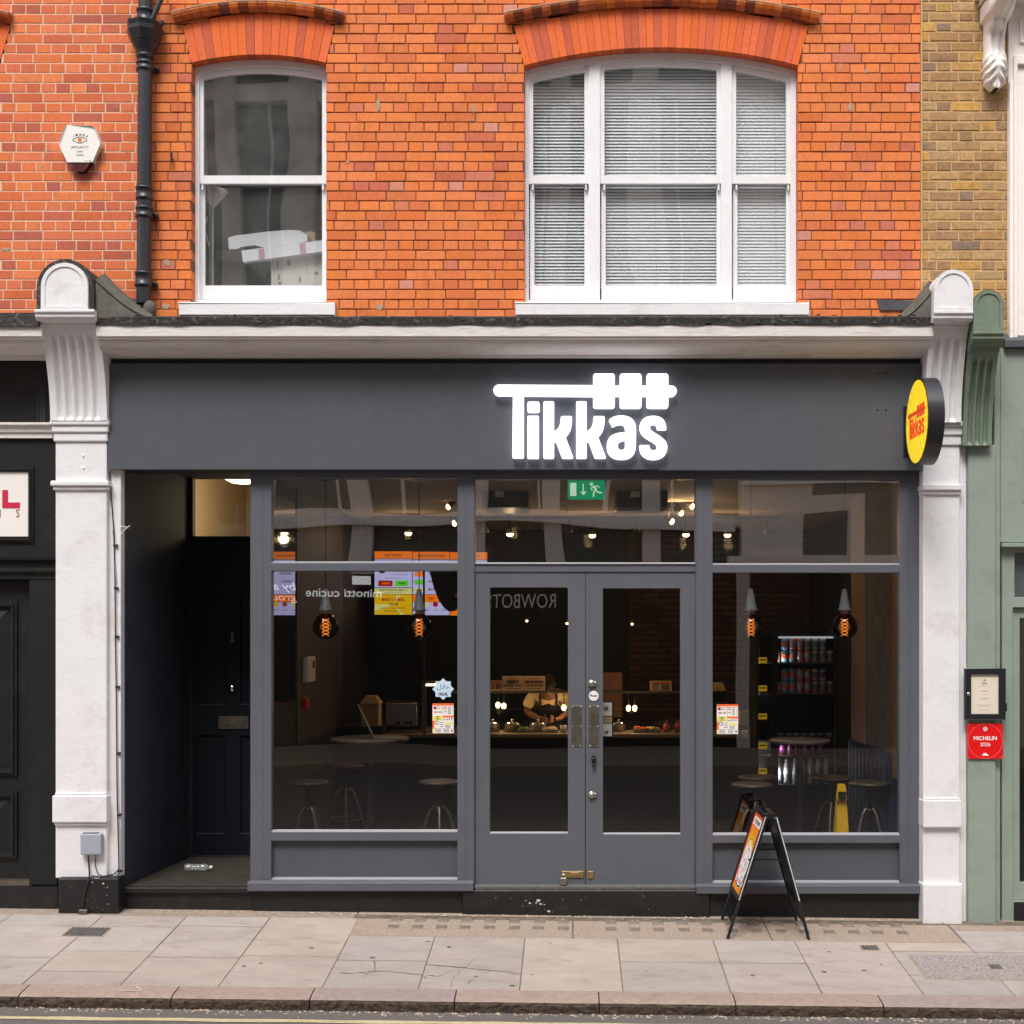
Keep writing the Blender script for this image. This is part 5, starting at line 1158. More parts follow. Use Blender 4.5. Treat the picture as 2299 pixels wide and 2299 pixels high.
# ------------------------------------------------------------------ sandwich board
yn, yf = -.58, -.10
def abp(px, py): return ((px - CX) * (yn + 10) / FPX, PZ(py, yn))
sbd = thing('sandwich_board', 'black A-frame pavement board with an orange food poster', 'sandwich board', (1.42, -.47, -.06))
Lf, Rf = abp(1633.4, 2108), abp(1817.3, 2108); Lf = (Lf[0], gz(Lf[0], yn)); Rf = (Rf[0], gz(Rf[0], yn)); Lt, Rt = abp(1722, 1830), abp(1741, 1832)
for side, (f0, t0) in enumerate(((Lf, Lt), (Rf, Rt))):
    d = Vector((t0[0] - f0[0], 0, t0[1] - f0[1])); ln = d.length; d.normalize(); nrm = Vector((-d.z, 0, d.x)) * (1 if side == 0 else -1)   # outward
    if side: nrm = Vector((d.z, 0, -d.x))
    u = Vector((0, -1, 0)) if side == 0 else Vector((0, 1, 0)); y_l = yf if side == 0 else yn
    M = Matrix(((u.x, d.x, nrm.x, f0[0]), (u.y, d.y, nrm.y, y_l), (u.z, d.z, nrm.z, f0[1]), (0, 0, 0, 1))); Wd = yf - yn
    if side: M = Matrix(((u.x, d.x, nrm.x, f0[0]), (u.y, d.y, nrm.y, yn), (u.z, d.z, nrm.z, f0[1]), (0, 0, 0, 1)))
    v0, v1 = .30 * ln, ln - .005
    a = MB(M); a.prism(rr(0, Wd, v0, v1, .02, 3), [[(.028, v0 + .028), (Wd - .028, v0 + .028), (Wd - .028, v1 - .028), (.028, v1 - .028)]], -.014, .014, ax='xy'); fr_ = a.build('panel_frame', 'black_plastic', sbd, bevel=.003)
    a = MB(M); a.box(.02, Wd - .02, v0 + .02, v1 - .02, -.006, .003); a.build('backing', 'black_plastic', sbd)
    a = MB(M); xx = Wd if side == 0 else 0
    a.box(xx - .0012, xx + .0012, v0 + .01, v1 - .012, .002, .010); a.build('trim', mat('trim_silver', L(200, 198, 196), .35) if 'trim_silver' not in MATS else 'trim_silver', sbd)
    for w_ in (0, 1):
        a = MB(M); x_ = .012 if w_ == 0 else Wd - .012; far_ = (w_ == 0) == (side == 0); a.tube([(x_, .042 if far_ else .0, -.002), (x_, v0 + .02, -.002)], .0115, 8); a.build('leg', 'black_plastic', sbd)
    a = MB(M); a.box(.02, Wd - .02, .115, .135, -.008, .004); a.build('crossbar', 'black_plastic', sbd)
    if side == 0:
        p0, p1, q0, q1 = .030, Wd - .030, v0 + .030, v1 - .030; w_, h_ = p1 - p0, q1 - q0; s = MB(M); X = lambda t_: p0 + w_ * t_; Y = lambda t_: q1 - h_ * t_; z = .004
        s.rect(p0, p1, q0, q1, 0, z); s.rect(X(.10), X(.92), Y(.155), Y(.05), 1, z + .001); s.rect(X(.0), X(1), Y(1), Y(.93), 5, z + .0008)
        for i, tx in enumerate(('HOT NEW', 'BOWLS')): pass
        s.text('TRY OUR NEW', X(.5), Y(.10), .034, 4, d=z + .002, xs=.78, bold=.001)
        s.text('SALAD', X(.5), Y(.235), .078, 2, d=z + .003, xs=.8, bold=.003); s.text('BOWL', X(.5), Y(.355), .078, 2, d=z + .003, xs=.95, bold=.003)
        cx_, cy_ = X(.5), Y(.625); s.disc(cx_, cy_, w_ * .44, 1, z + .0012, 36, ry=w_ * .46); s.disc(cx_, cy_, w_ * .43, 4, z + .0018, 36, ry=w_ * .45); s.disc(cx_, cy_, w_ * .40, 1, z + .002, 36, ry=w_ * .42)
        for i in range(150):
            a_ = random.uniform(0, 6.28); r_ = w_ * .36 * math.sqrt(random.random()); s.disc(cx_ + r_ * math.cos(a_), cy_ + r_ * math.sin(a_), random.uniform(.006, .014), random.choice([1, 1, 1, 1, 8, 8, 5, 6, 7]), z + .0022 + i * .000004, 7)
        s.rect(X(.12), X(.9), Y(.90), Y(.83), 1, z + .001); s.text('HEALTHY & FRESH', X(.5), Y(.865), .024, 4, d=z + .002, xs=.7, bold=.001); s.text('ORDER', X(.5), Y(.965), .02, 2, d=z + .002, xs=.9, bold=.001)
        s.build('poster', ['ink_orange', 'ink_white', 'ink_yellow', 'ink_red', 'ink_black', mat('ink_amber', L(240, 140, 20), .5), 'ink_brown', 'ink_green', 'ink_lilac'], sbd)
m_ = MB()
for y in (yn + .02, yf - .02): m_.box(Lt[0] - .012, Rt[0] + .012, y - .012, y + .012, Lt[1] - .03, Lt[1] + .006); m_.ball((Lt[0], y, Lt[1]), .013, seg=8, rings=6); m_.ball((Rt[0], y, Rt[1]), .013, seg=8, rings=6)
m_.build('hinge', 'black_plastic', sbd)
m_ = MB()
for fz_ in (.40, .47): m_.box(Lf[0] + (Lt[0] - Lf[0]) * (.5 + .0 * fz_) + .01, Rf[0] + (Rt[0] - Rf[0]) * .5 - .01, yf - .02 if fz_ < .43 else yn + .02, yf - .012 if fz_ < .43 else yn + .028, PZ(1933, yn), PZ(1933, yn) + .012)
m_.build('stay_bar', 'black_plastic', sbd)
# ------------------------------------------------------------------ shop interior
si = thing('shop_interior', 'dim dark dining room seen through the shop windows', 'shop interior', (0, 3, .17))
IX0, IX1, IY0, IY1, IZ0, IZ1 = -2.38, 2.66, .10, 6.2, .17, 3.34
m_ = MB(); m_.box(IX0 - .02, IX1 + .3, IY0, IY1, .0, IZ0); m_.build('floor', 'shop_floor', si)
m_ = MB(); m_.box(IX0 - .0, IX1 + .3, IY0, IY1, IZ1, IZ1 + .05); m_.build('ceiling', 'ceiling_dark', si)
m_ = MB(); m_.box(IX0 - .01, IX0, IY0, IY1, IZ0, IZ1); m_.build('left_wall', 'shop_black', si)
m_ = MB(); m_.box(IX0, IX0 + .012, 1.4, 3.7, 1.12, IZ1); m_.build('wood_panelling', 'wood_brown', si)
m_ = MB(); m_.box(IX0 + .001, IX0 + .015, .2, 1.30, 1.5, 3.2); m_.build('wall_mirror', 'mirror', si)
m_ = MB(); m_.box(IX0, IX1 + .3, IY1, IY1 + .05, IZ0, IZ1); m_.build('back_wall', 'shop_black', si)
m_ = MB(); m_.box(.72, IX1 + .3, IY1 - .05, IY1 - .002, .17, IZ1); m_.build('brick_lining', 'back_brick', si)
m_ = MB(); m_.box(IX1 + .28, IX1 + .32, IY0, IY1, IZ0, IZ1); m_.build('right_wall', 'shop_black', si)
m_ = MB(); m_.box(IX1, IX1 + .28, .85, 1.80, PZ(1692, .9), IZ1); m_.build('concrete_pier', 'concrete', si)
m_ = MB(); m_.box(IX1 - .004, IX1 + .27, 1.802, 2.42, PZ(1685, 1.9), IZ1); m_.box(IX1 - .0, IX1 + .27, .15, .848, .9, IZ1); m_.build('timber_lining', 'wood_warm', si)
m_ = MB(); m_.box(IX1 - .02, IX1 + .27, .9, 2.45, IZ0, PZ(1694, .9)); 
for i in range(9): m_.tube([(IX1 - .03, 1.0 + .15 * i, .3), (IX1 - .03, 1.0 + .15 * i, PZ(1696, .9))], .05, 10)
m_.build('ribbed_bench_back', 'banquette', si)
def lamp(name, loc, e, col=(1, .68, .38), r=.04, kind='POINT', spot=None):
    d = bpy.data.lights.new(name, kind); d.energy = e; d.color = col; d.shadow_soft_size = r
    o = bpy.data.objects.new(name, d); COL.objects.link(o); o.location = loc
    return o
# pendants
def pendant(x, y, zc, label, first=None):
    if first: return dup(first, (x, y, IZ1), label)
    t = thing('pendant_lamp', label, 'pendant lamp', (x, y, IZ1), 'pendant lamps hanging inside the shop windows')
    m = MB(); m.lathe([(.0, IZ1 - .001), (.07, IZ1 - .001), (.068, IZ1 - .03), (0, IZ1 - .032)], (x, y, 0), 'z', 24); m.build('ceiling_rose', 'black_plastic', t)
    m = MB(); m.tube([(x, y, IZ1 - .03), (x, y, PZ(1322, y))], .004, 6); m.build('flex', 'black_plastic', t)
    m = MB(); m.lathe([(.012, PZ(1322, y)), (.018, PZ(1324, y)), (.044, PZ(1366, y)), (.054, PZ(1368, y)), (.054, PZ(1371, y)), (.03, PZ(1372, y)), (.028, PZ(1378, y)), (0, PZ(1378, y))], (x, y, 0), 'z', 28); m.build('lamp_holder', 'pendant_cap', t)
    z0, z1 = PZ(1436, y), PZ(1377, y); h = z1 - z0; m = MB(); pr = []
    for i in range(15):
        f = i / 14; r = .104 * math.sin(math.pi * (f ** .8) * .93) ** .62 if 0 < f else .0; pr.append((max(r, .0) if i < 14 else .032, z0 + h * f))
    m.lathe(pr, (x, y, 0), 'z', 32); g_ = m.build('bulb', 'smoke_glass', t)
    m = MB()
    for ph in (0, math.pi):
        m.tube([(x + .025 * math.cos(ph + i * .262), y + .025 * math.sin(ph + i * .262), PZ(1428, y) + (PZ(1389, y) - PZ(1428, y)) * i / 60) for i in range(61)], .0024, 5)
    m.build('filament', 'filament', g_)
    m = MB(); m.tube([(x, y, PZ(1386, y)), (x, y, z1)], .009, 8); m.build('stem', 'bulb_stem' if 'bulb_stem' in MATS else mat('bulb_stem', L(160, 60, 30), .5), g_)
    return t
PLAB = ['leftmost pendant lamp with glowing spiral filament in smoked glass, left window', 'second pendant lamp from the left with glowing spiral filament, before the menu screens',
        'third pendant lamp with glowing spiral filament, at left of the right window', 'rightmost pendant lamp with glowing spiral filament, beside the concrete pier']
p0 = None
for i, px in enumerate((731, 941, 1686, 1896)):
    x = PX(px, .5)
    if p0 is None: p0 = pendant(x, .5, 0, PLAB[0])
    else: pendant(x, .5, 0, PLAB[i], p0)
    lamp('pendant_light', (x, .5, 2.13), .8, (1, .45, .15), .05)
# track with spots
tk = thing('track_light', 'black ceiling track carrying small warm spotlights across the shop', 'track light', (0, 3.9, 3.3))
yt = 3.9; m_ = MB(); m_.box(PX(830, yt), PX(1750, yt), yt - .018, yt + .018, 3.28, 3.315); m_.build('rail', 'black_plastic', tk)
m_ = MB(); m_.box(PX(1555, 3), PX(1500, 3.9) + .02, 2.2, 3.9, 3.30, 3.33); 
for px, py, lit in ((808, 1196, 0), (917, 1197, 1), (1145, 1199, 1), (1090, 1196, 0), (1278, 1196, 0), (1330, 1202, 1), (1430, 1196, 0), (1540, 1200, 1), (1633, 1201, 1), (1722, 1200, 0)):
    x, z = PX(px, yt), PZ(py, yt); m = MB(); tl = .04 * math.sin(px); 
    m.tube([(x, yt, 3.29), (x, yt, z + .11)], .010, 8); m.lathe([(.0, z + .12), (.022, z + .11), (.026, z + .06), (.044, z + .008), (.040, z + .004)], (x, yt, 0), 'z', 16); h = m.build('spotlight', 'black_plastic', tk)
    if lit: b = MB(); b.ball((x, yt - .01, z - .002), (.036, .03, .026)); b.build('lamp', 'bulb_warm', h); lamp('spot_light', (x, yt - .05, z - .07), 3.2, (1, .66, .34), .04)
sr = thing('track_light', 'short ceiling track with angled spotlights near the brick lining', 'track light', (1, 2.6, 3.3))
for px, py in ((1008, 1138), (1022, 1175), (1507, 1171), (1528, 1152), (1552, 1137)):
    y = 2.6; x, z = PX(px, y), PZ(py, y); m = MB(); s_ = 1 if px > 1300 else -1
    m.tube([(x - .03 * s_, y, 3.33), (x - .03 * s_, y, z + .05)], .012, 8); m.tube([(x - .05 * s_, y, z + .05), (x + .0, y - .02, z + .005)], [.025, .03], 12); h = m.build('spotlight', 'black_plastic', sr)
    b = MB(); b.ball((x + .004 * s_, y - .025, z), (.022, .014, .03)); b.build('lamp', 'bulb_warm', h)
lamp('spot_light', (PX(1528, 2.6), 2.555, PZ(1155, 2.6)), 8, (1, .62, .3), .022)
for a, b, lab in ((1083, 1186, 'black ceiling unit with a paper label behind the left of the door transom'), (1384, 1500, 'black ceiling unit with a paper label behind the right of the door transom')):
    t = thing('ceiling_unit', lab, 'ceiling unit', (PX(a, 1.6), 1.6, 3.2)); m = MB(); m.pbox(a, b, 1070, 1139, 1.6, 2.2); m.build('housing', 'black_plastic', t, bevel=.01); m = MB(); xx = a + 28 if a < 1300 else a + 32; m.pbox(xx, xx + 20, 1103, 1116, 1.594, 1.599); m.build('paper_label', 'paper', t)
# exit sign
ye = .3; ex = thing('exit_sign', 'hanging green running-man exit sign glowing inside the door transom', 'exit sign', (PX(1316, ye), ye, PZ(1100, ye)))
m_ = MB(); m_.pbox(1274.5, 1357.5, 1070, 1121, ye, ye + .02); m_.build('panel', 'exit_green', ex, bevel=.002)
m_ = MB(); m_.pbox(1273, 1359, 1056, 1071, ye - .015, ye + .035); m_.build('housing', 'white_plastic', ex)
k = (ye + 10) / 2950; m_ = MB(wallframe(PX(1316, ye), ye - .002, PZ(1100, ye))); c2 = lambda x, y: ((x - 823) / 3.22 * k, (966 - y) / 3.22 * k)
m_.rect(*[v for v in (c2(707, 0)[0], c2(752, 0)[0])], c2(0, 1010)[1], c2(0, 915)[1], 0)
m_.stroke([c2(802, 922), c2(802, 985)], 8 / 3.22 * k); m_.add([(*c2(780, 978), 0), (*c2(826, 978), 0), (*c2(803, 1005), 0)], [(0, 2, 1)])
m_.disc(*c2(861, 924), 12 / 3.22 * k)
for pts, w_ in (([(872, 938), (888, 952), (892, 975)], 18), ([(885, 945), (905, 935), (918, 950)], 8), ([(872, 945), (858, 955), (868, 970)], 8), ([(892, 970), (915, 985), (938, 985)], 10), ([(886, 972), (876, 992), (876, 1016)], 11)): m_.stroke([c2(*p) for p in pts], w_ / 3.22 * k, 0, .0005)
m_.build('pictogram', 'exit_white', ex)
# menu screens
ys = 4.8
def screen(px0, px1, py0, py1, label):
    t = thing('menu_screen', label, 'screen', (PX((px0 + px1) / 2, ys), ys, PZ(1310, ys)), 'menu screens above the counter')
    m = MB(); m.pbox(px0 - .5, px1 + .5, py0 - 1, py1 + 1, ys, ys + .05, yr=ys); m.build('casing', 'black_plastic', t)
    X0, Z1 = PX(px0, ys), PZ(py0, ys); W_, H_ = PX(px1, ys) - X0, Z1 - PZ(py1, ys)
    s = MB(wallframe(X0, ys - .002, Z1)); return t, s, W_, H_
SM = ['scr_lilac', 'scr_orange', 'scr_yellow', 'scr_pale', 'scr_green', 'scr_red', 'scr_dark']
t, s, w_, h_ = screen(841, 925, 1238, 1380, 'left menu screen headed JUST TIKKAS with a yellow meal deal panel')
r = lambda u0, u1, v0, v1, mi, z=.001: s.rect(u0 * w_, u1 * w_, -v1 * h_, -v0 * h_, mi, z)
r(0, 1, 0, 1, 0, 0); r(0, 1, 0, .115, 1); r(0, 1, .115, .125, 6); r(0, 1, .57, .58, 6); r(0, 1, .58, .68, 3); r(0, 1, .68, 1, 2); r(0, 1, .675, .684, 6)
s.text('JUST TIKKAS', .5 * w_, -.06 * h_, .032, 6, d=.002, xs=.75, bold=.001); s.disc(.2 * w_, -.27 * h_, .13 * w_, 6, .0015)
s.text('6 PIECES', .55 * w_, -.17 * h_, .024, 6, d=.002, xs=.8); s.text('9 PIECES  £9.50', .66 * w_, -.31 * h_, .022, 6, d=.002, xs=.8); s.text('Up to 3 flavours & a dip', .66 * w_, -.36 * h_, .014, 6, d=.002); s.text('Mix & match tikka type', .5 * w_, -.42 * h_, .014, 6, d=.002)
r(.1, .48, .46, .55, 5); r(.55, .9, .46, .55, 4); s.text('CHICKEN', .29 * w_, -.505 * h_, .02, 1, d=.003, xs=.8, bold=.001); s.text('PANEER', .725 * w_, -.505 * h_, .02, 6, d=.003, xs=.8, bold=.001)
s.text('FINISH WITH BUTTER & CREAM + £1', .5 * w_, -.61 * h_, .019, 6, d=.002, xs=.75, bold=.0006); s.text('Tikkas tossed to the next level', .5 * w_, -.65 * h_, .012, 6, d=.002)
for i in range(14):
    a0 = R(i * 25.7); s.add([(.5 * w_, -.84 * h_, .0012)] + [(max(0, min(1, .5 + .9 * math.cos(a0 + q_))) * w_, -max(.69, min(1, .84 - .9 * math.sin(a0 + q_))) * h_, .0012) for q_ in (0, .12)], [(0, 1, 2)], 3) if i % 2 else None
s.text('MAKE IT A MEAL', .5 * w_, -.76 * h_, .034, 5, d=.002, xs=.75, bold=.0015); s.text('+£3.50', .5 * w_, -.83 * h_, .034, 6, d=.002, xs=.8, bold=.001); s.text('ANY SIDE + STANDARD DRINK', .5 * w_, -.895 * h_, .02, 6, d=.002, xs=.75); s.text('PREMIUM DRINKS + £1', .5 * w_, -.945 * h_, .02, 6, d=.002, xs=.75)
s.build('display', SM, t)
t, s, w_, h_ = screen(926.5, 1009, 1239, 1381, 'middle menu screen headed SIGNATURE FLAVOURS behind a pendant lamp')
r(0, 1, 0, 1, 0, 0); r(0, 1, 0, .115, 1); r(0, 1, .115, .125, 6); r(0, 1, .68, .79, 1); r(0, 1, .79, .797, 6); r(0, 1, .672, .68, 6)
s.text('SIGNATURE FLAVOURS', .5 * w_, -.06 * h_, .03, 6, d=.002, xs=.7, bold=.001)
for i, (mi, tx) in enumerate(((5, 'ORIGINAL'), (1, 'TANDOORI'), (4, 'HARIYALI'), (3, 'MALAI'))):
    v = .19 + .125 * i; r(.0, .34, v + .035, v + .042, 6)
    for j in range(2): r(.06 + .13 * j, .16 + .13 * j, v, v + .075, mi, .002)
    s.text(tx, .42 * w_, -(v + .025) * h_, .026, 6, d=.002, xs=.75, align='LEFT', bold=.0008)
s.text('DIPS', .5 * w_, -.735 * h_, .032, 5, d=.002, xs=.8, bold=.0012)
for i, (mi, tx) in enumerate(((6, 'MINT'), (3, 'GARLIC'), (5, 'CHILLI'), (2, 'MANGO'))): s.disc((.14 + .24 * i) * w_, -.83 * h_, .07 * w_, mi, .002); s.text(tx, (.14 + .24 * i) * w_, -.92 * h_, .018, 6, d=.002, xs=.7)
s.build('display', SM, t)
t, s, w_, h_ = screen(1010.5, 1094, 1240, 1382, 'right menu screen mostly hidden behind the grey window post')
r(0, 1, 0, 1, 0, 0); r(0, 1, 0, .115, 1); r(0, 1, .115, .125, 6); s.text('BUILD YOUR OWN', .5 * w_, -.06 * h_, .03, 6, d=.002, xs=.7, bold=.001); r(0, 1, .82, 1, 1)
for i in range(5): s.text('YOGURT & LIME', .5 * w_, -(.2 + .11 * i) * h_, .022, 6, d=.002, xs=.8)
s.build('display', SM, t)
# hanging black banner shape before the screens
t = thing('hanging_banner', 'black curved fabric banner hanging before the menu screens', 'banner', (PX(995, 1.2), 1.2, 2.4)); yb_ = 1.2
m_ = MB(); m_.prism(pp([(962, 1268), (1050, 1268), (1050, 1350), (1038, 1362), (1020, 1372), (1008, 1373), (998, 1366), (985, 1348), (974, 1320), (966, 1290)], yb_), (), yb_, yb_ + .03); m_.tube([(PX(951, yb_), yb_ + .02, PZ(1268, yb_)), (PX(952, yb_), yb_ + .02, PZ(1650, yb_))], .010, 8); m_.build('fabric', 'shop_black', t, bevel=.004)
m_ = MB(wallframe(PX(1026, yb_), yb_ - .002, PZ(1336, yb_))); m_.text('G', 0, 0, .035); m_.build('letter', 'ink_yellow', t)
# left wall fittings
t = thing('entry_phone', 'white entry phone on the brown panelled wall', 'entry phone', (IX0, 1.8, PZ(1500, 1.8)))
m_ = MB(); m_.box(IX0 + .012, IX0 + .06, 1.62, 1.98, PZ(1531, 1.8), PZ(1474, 1.8)); m_.build('body', 'white_plastic', t, bevel=.008); m_ = MB(); m_.box(IX0 + .06, IX0 + .065, 1.84, 1.92, PZ(1500, 1.8), PZ(1484, 1.8)); m_.build('window', 'ink_brown', t)
t = tag((lambda m: (m.box(IX0 + .012, IX0 + .05, 1.6, 1.76, PZ(1590, 1.7), PZ(1566, 1.7)), m.build('fire_call_point', 'plaque_red', bevel=.005))[1])(MB()), 'small red fire call point low on the brown panelled wall', 'call point')
# counter
yc0, yc1 = 3.5, 4.0; zc1 = PZ(1648, yc0); cx0, cx1 = PX(862, yc0), PX(1688, yc0)
ct = thing('serving_counter', 'long navy serving counter with pale worktop and glass guard', 'counter', (0, yc0, .17))
m_ = MB(); m_.box(cx0, cx1, yc0 + .03, yc1, .17, zc1 - .04)
for i in range(60): x = cx0 + .05 + i * .062; m_.box(x, x + .03, yc0 + .018, yc0 + .03, .2, zc1 - .06) if x < cx1 - .05 else None
m_.build('front', 'counter_navy', ct)
m_ = MB(); m_.box(cx0 - .02, cx1 + .02, yc0, yc1 + .02, zc1 - .038, zc1); m_.build('worktop', 'counter_top', ct, bevel=.004)
m_ = MB(); m_.box(PX(1000, 3.6), cx1, 3.60, 3.606, zc1 + .002, PZ(1552, 3.6)); m_.box(PX(1000, 3.6), cx1, 3.606, 3.9, PZ(1552, 3.6), PZ(1552, 3.6) + .006); m_.build('glass_guard', 'clear_glass', ct)
m_ = MB(); m_.box(PX(1000, 3.6), cx1, 3.594, 3.608, PZ(1553, 3.6), PZ(1551, 3.6)); m_.box(PX(1000, 3.6), cx1, 3.594, 3.6, PZ(1592, 3.6), PZ(1591, 3.6)); m_.build('guard_rail', 'steel_worn', ct)
# heat lamps on the counter
hlp = thing('heat_lamp', 'row of small glowing bulbs over the hot food behind the glass guard', 'heat lamp', (0, 3.85, 1.45))
m_ = MB(); m_.box(PX(1010, 3.85), PX(1660, 3.85), 3.83, 3.87, PZ(1556, 3.85), PZ(1552, 3.85) + .01); m_.build('gantry', 'steel_worn', hlp)
for px, py in ((1118, 1583), (1131, 1585), (1266, 1589), (1411, 1590), (1425, 1590)):
    b = MB(); b.ball((PX(px, 3.85), 3.85, PZ(py, 3.85)), (.024, .024, .032)); b.tube([(PX(px, 3.85), 3.85, PZ(py, 3.85) + .03), (PX(px, 3.85), 3.85, PZ(1556, 3.85))], .006, 6, 1); b.build('bulb', ['bulb_warm', 'black_plastic'], hlp)
for px in (1125, 1262, 1418): lamp('heat_light', (PX(px, 3.8), 3.78, PZ(1592, 3.8)), 1.6, (1, .62, .3), .03)
for px, py, n_ in ((1183, 1394, 'left'), (1273, 1400, 'middle'), (1419, 1401, 'right')):     # added fill bulbs lighting the counter cards, set where reflected glints show
    x, z = PX(px, 3.2), PZ(py, 3.2); t = thing('fill_pin', n_ + ' tiny warm added fill light on a thin cord above the counter', 'fill light', (x, 3.2, z), 'added fill lights above the counter')
    m_ = MB(); m_.tube([(x, 3.2, IZ1), (x, 3.2, z + .03)], .002, 5); m_.lathe([(0, z + .035), (.012, z + .03), (.016, z + .008), (0, z + .008)], (x, 3.2, 0), 'z', 12); m_.build('holder', 'black_plastic', t)
    m_ = MB(); m_.ball((x, 3.2, z), .011); m_.build('bulb', 'bulb_warm', t); lamp('fill_lamp', (x, 3.2, z - .016), 1.5, (1, .62, .32), .006)
def pot(px, py, lab, r=.062, first=None):
    t = thing('chafing_pot', lab, 'pot', (PX(px, 3.8), 3.8, zc1), 'round food pots on the counter')
    x = PX(px, 3.8); m = MB(); m.lathe([(.0, zc1), (r, zc1 + .002), (r * 1.05, zc1 + .07), (r * 1.1, zc1 + .075)], (x, 3.8, 0), 'z', 24)
    for i in range(24): a = 2 * math.pi * i / 24; m.box(x + r * 1.03 * math.cos(a) - .002, x + r * 1.03 * math.cos(a) + .002, 3.8 + r * 1.03 * math.sin(a) - .002, 3.8 + r * 1.03 * math.sin(a) + .002, zc1 + .004, zc1 + .066)
    m.build('bowl', 'steel', t); m = MB(); m.lathe([(r * 1.1, zc1 + .075), (r * .8, zc1 + .10), (.0, zc1 + .112)], (x, 3.8, 0), 'z', 24); m.ball((x, 3.8, zc1 + .12), .012); m.build('lid', 'chrome', t)
pot(1150, 0, 'left lidded steel food pot on the counter behind the left door pane', .085); pot(1208, 0, 'right lidded steel food pot in front of the aproned worker', .085); pot(1388, 0, 'lidded steel food pot behind the right door pane', .07); pot(1106, 0, 'dark food pot cut by the left edge of the left door pane', .07)
def board(px0, px1, py0, py1, lab, head, big, sub):
    t = thing('counter_card', lab, 'card sign', (PX(px0, 3.62), 3.62, PZ(py1, 3.62)), 'card signs standing on the glass guard')
    m = MB(); m.pbox(px0, px1, py0, py1, 3.615, 3.63); m.build('card', 'card_orange', t, bevel=.002)
    k = 13.6 / 2950; s = MB(wallframe(PX((px0 + px1) / 2, 3.61), 3.612, PZ((py0 + py1) / 2, 3.61))); h = (py1 - py0) * k; w_ = (px1 - px0) * k
    if head: s.text(head, 0, h * .34, h * .10, xs=.8); s.text(big, 0, h * .12, h * .19, xs=.75, bold=.002); s.text(sub, 0, -h * .12, h * .10, xs=.75, bold=.001); s.rect(-w_ * .3, w_ * .3, -h * .36, -h * .33)
    else:
        s.rect(-w_ * .45, w_ * .45, h * .28, h * .42, 1)
        for i in range(4): s.rect(-w_ * .4, -w_ * .1, h * (.15 - .15 * i), h * (.2 - .15 * i)); s.rect(w_ * .02, w_ * .4, h * (.12 - .15 * i), h * (.2 - .15 * i))
    s.build('print', ['ink_black', 'ink_orange'], t)
board(1100, 1126, 1528, 1551, 'small price card at the left end of the glass guard', None, '', ''); board(1127.5, 1175, 1518, 1551, 'card reading TRY OUR NEW DESSERTS on the glass guard', 'TRY OUR NEW', 'DESSERTS', 'GULAB JAMUN + BAKLAVA')
board(1175.8, 1224, 1518, 1551, 'card reading TRY OUR NEW SALAD BOWL on the glass guard', 'TRY OUR NEW', 'SALAD BOWL', 'CHICKPEA, RICE, GREENS'); board(1459, 1508, 1529, 1553, 'orange-headed price card on the glass guard behind the right door pane', None, '', '')
def simple(name, lab, cat, px0, px1, py0, py1, y, d, m, group=None, taper=0, bev=.004):
    t = thing(name, lab, cat, (PX((px0 + px1) / 2, y), y, PZ(py1, y)), group); a = MB()
    x0, x1, z0, z1 = PX(px0, y), PX(px1, y), PZ(py1, y), PZ(py0, y)
    if taper:
        q_ = taper * (x1 - x0); vs = [(x0 + q_, y + q_, z0), (x1 - q_, y + q_, z0), (x1 - q_, y + d - q_, z0), (x0 + q_, y + d - q_, z0), (x0, y, z1), (x1, y, z1), (x1, y + d, z1), (x0, y + d, z1)]
        a.add(vs, [(0, 3, 2, 1), (4, 5, 6, 7), (0, 1, 5, 4), (1, 2, 6, 5), (2, 3, 7, 6), (3, 0, 4, 7)])
    else: a.box(x0, x1, y, y + d, z0, z1)
    a.build('body', m, t, bevel=bev); return t
t = simple('food_warmer', 'boxy steel food warmer with dials on the left end of counter', 'appliance', 866, 936, 1579, 1630, 3.62, .3, 'steel'); m_ = MB()
for px in (894, 913, 922): m_.lathe([(0, -.02), (.016, -.018), (.018, 0)], (PX(px, 3.62), 3.618, PZ(1623, 3.62)), 'y', 12)
m_.build('dial', 'black_plastic', t); m_ = MB(); m_.pbox(866, 936, 1576, 1580, 3.63, 3.9); m_.build('hot_top', 'red_lens', t)
t = simple('waste_bin', 'tapered tan bin with a sloping hood beside the steel warmer', 'bin', 810, 850, 1580, 1631, 3.4, .25, 'kraft'); m_ = MB(); x0, x1 = PX(808, 3.4), PX(852, 3.4); z0, z1 = PZ(1580, 3.4), PZ(1563, 3.4); m_.add([(x0, 3.39, z0), (x1, 3.39, z0), (x1, 3.66, z0), (x0, 3.66, z0), (x0 + .05, 3.44, z1), (x1 - .05, 3.44, z1), (x1 - .05, 3.6, z1), (x0 + .05, 3.6, z1)], [(4, 5, 6, 7), (0, 1, 5, 4), (1, 2, 6, 5), (2, 3, 7, 6), (3, 0, 4, 7)]); m_.build('hood', 'kraft', t)
t = simple('side_cabinet', 'low dark cabinet under the bin against the brown panelling', 'cabinet', 700, 861, 1631, 1900, 3.4, .5, 'counter_navy')
t = thing('warming_cabinet', 'tall glowing warm cabinet behind the star sticker', 'cabinet', (PX(965, 3.7), 3.7, zc1)); m_ = MB(); a, b, c_, d = 948, 1010, 1530, 1640; m_.pbox(a, a + 4, c_, d, 3.7, 3.9); m_.pbox(a, b, c_, c_ + 5, 3.7, 3.9); m_.pbox(a, b, d - 5, d, 3.7, 3.9); m_.build('frame', 'brass', t); m_ = MB(); m_.pbox(a + 8, b, c_ + 6, c_ + 10, 3.72, 3.8); m_.build('element', 'hall_lamp', t)
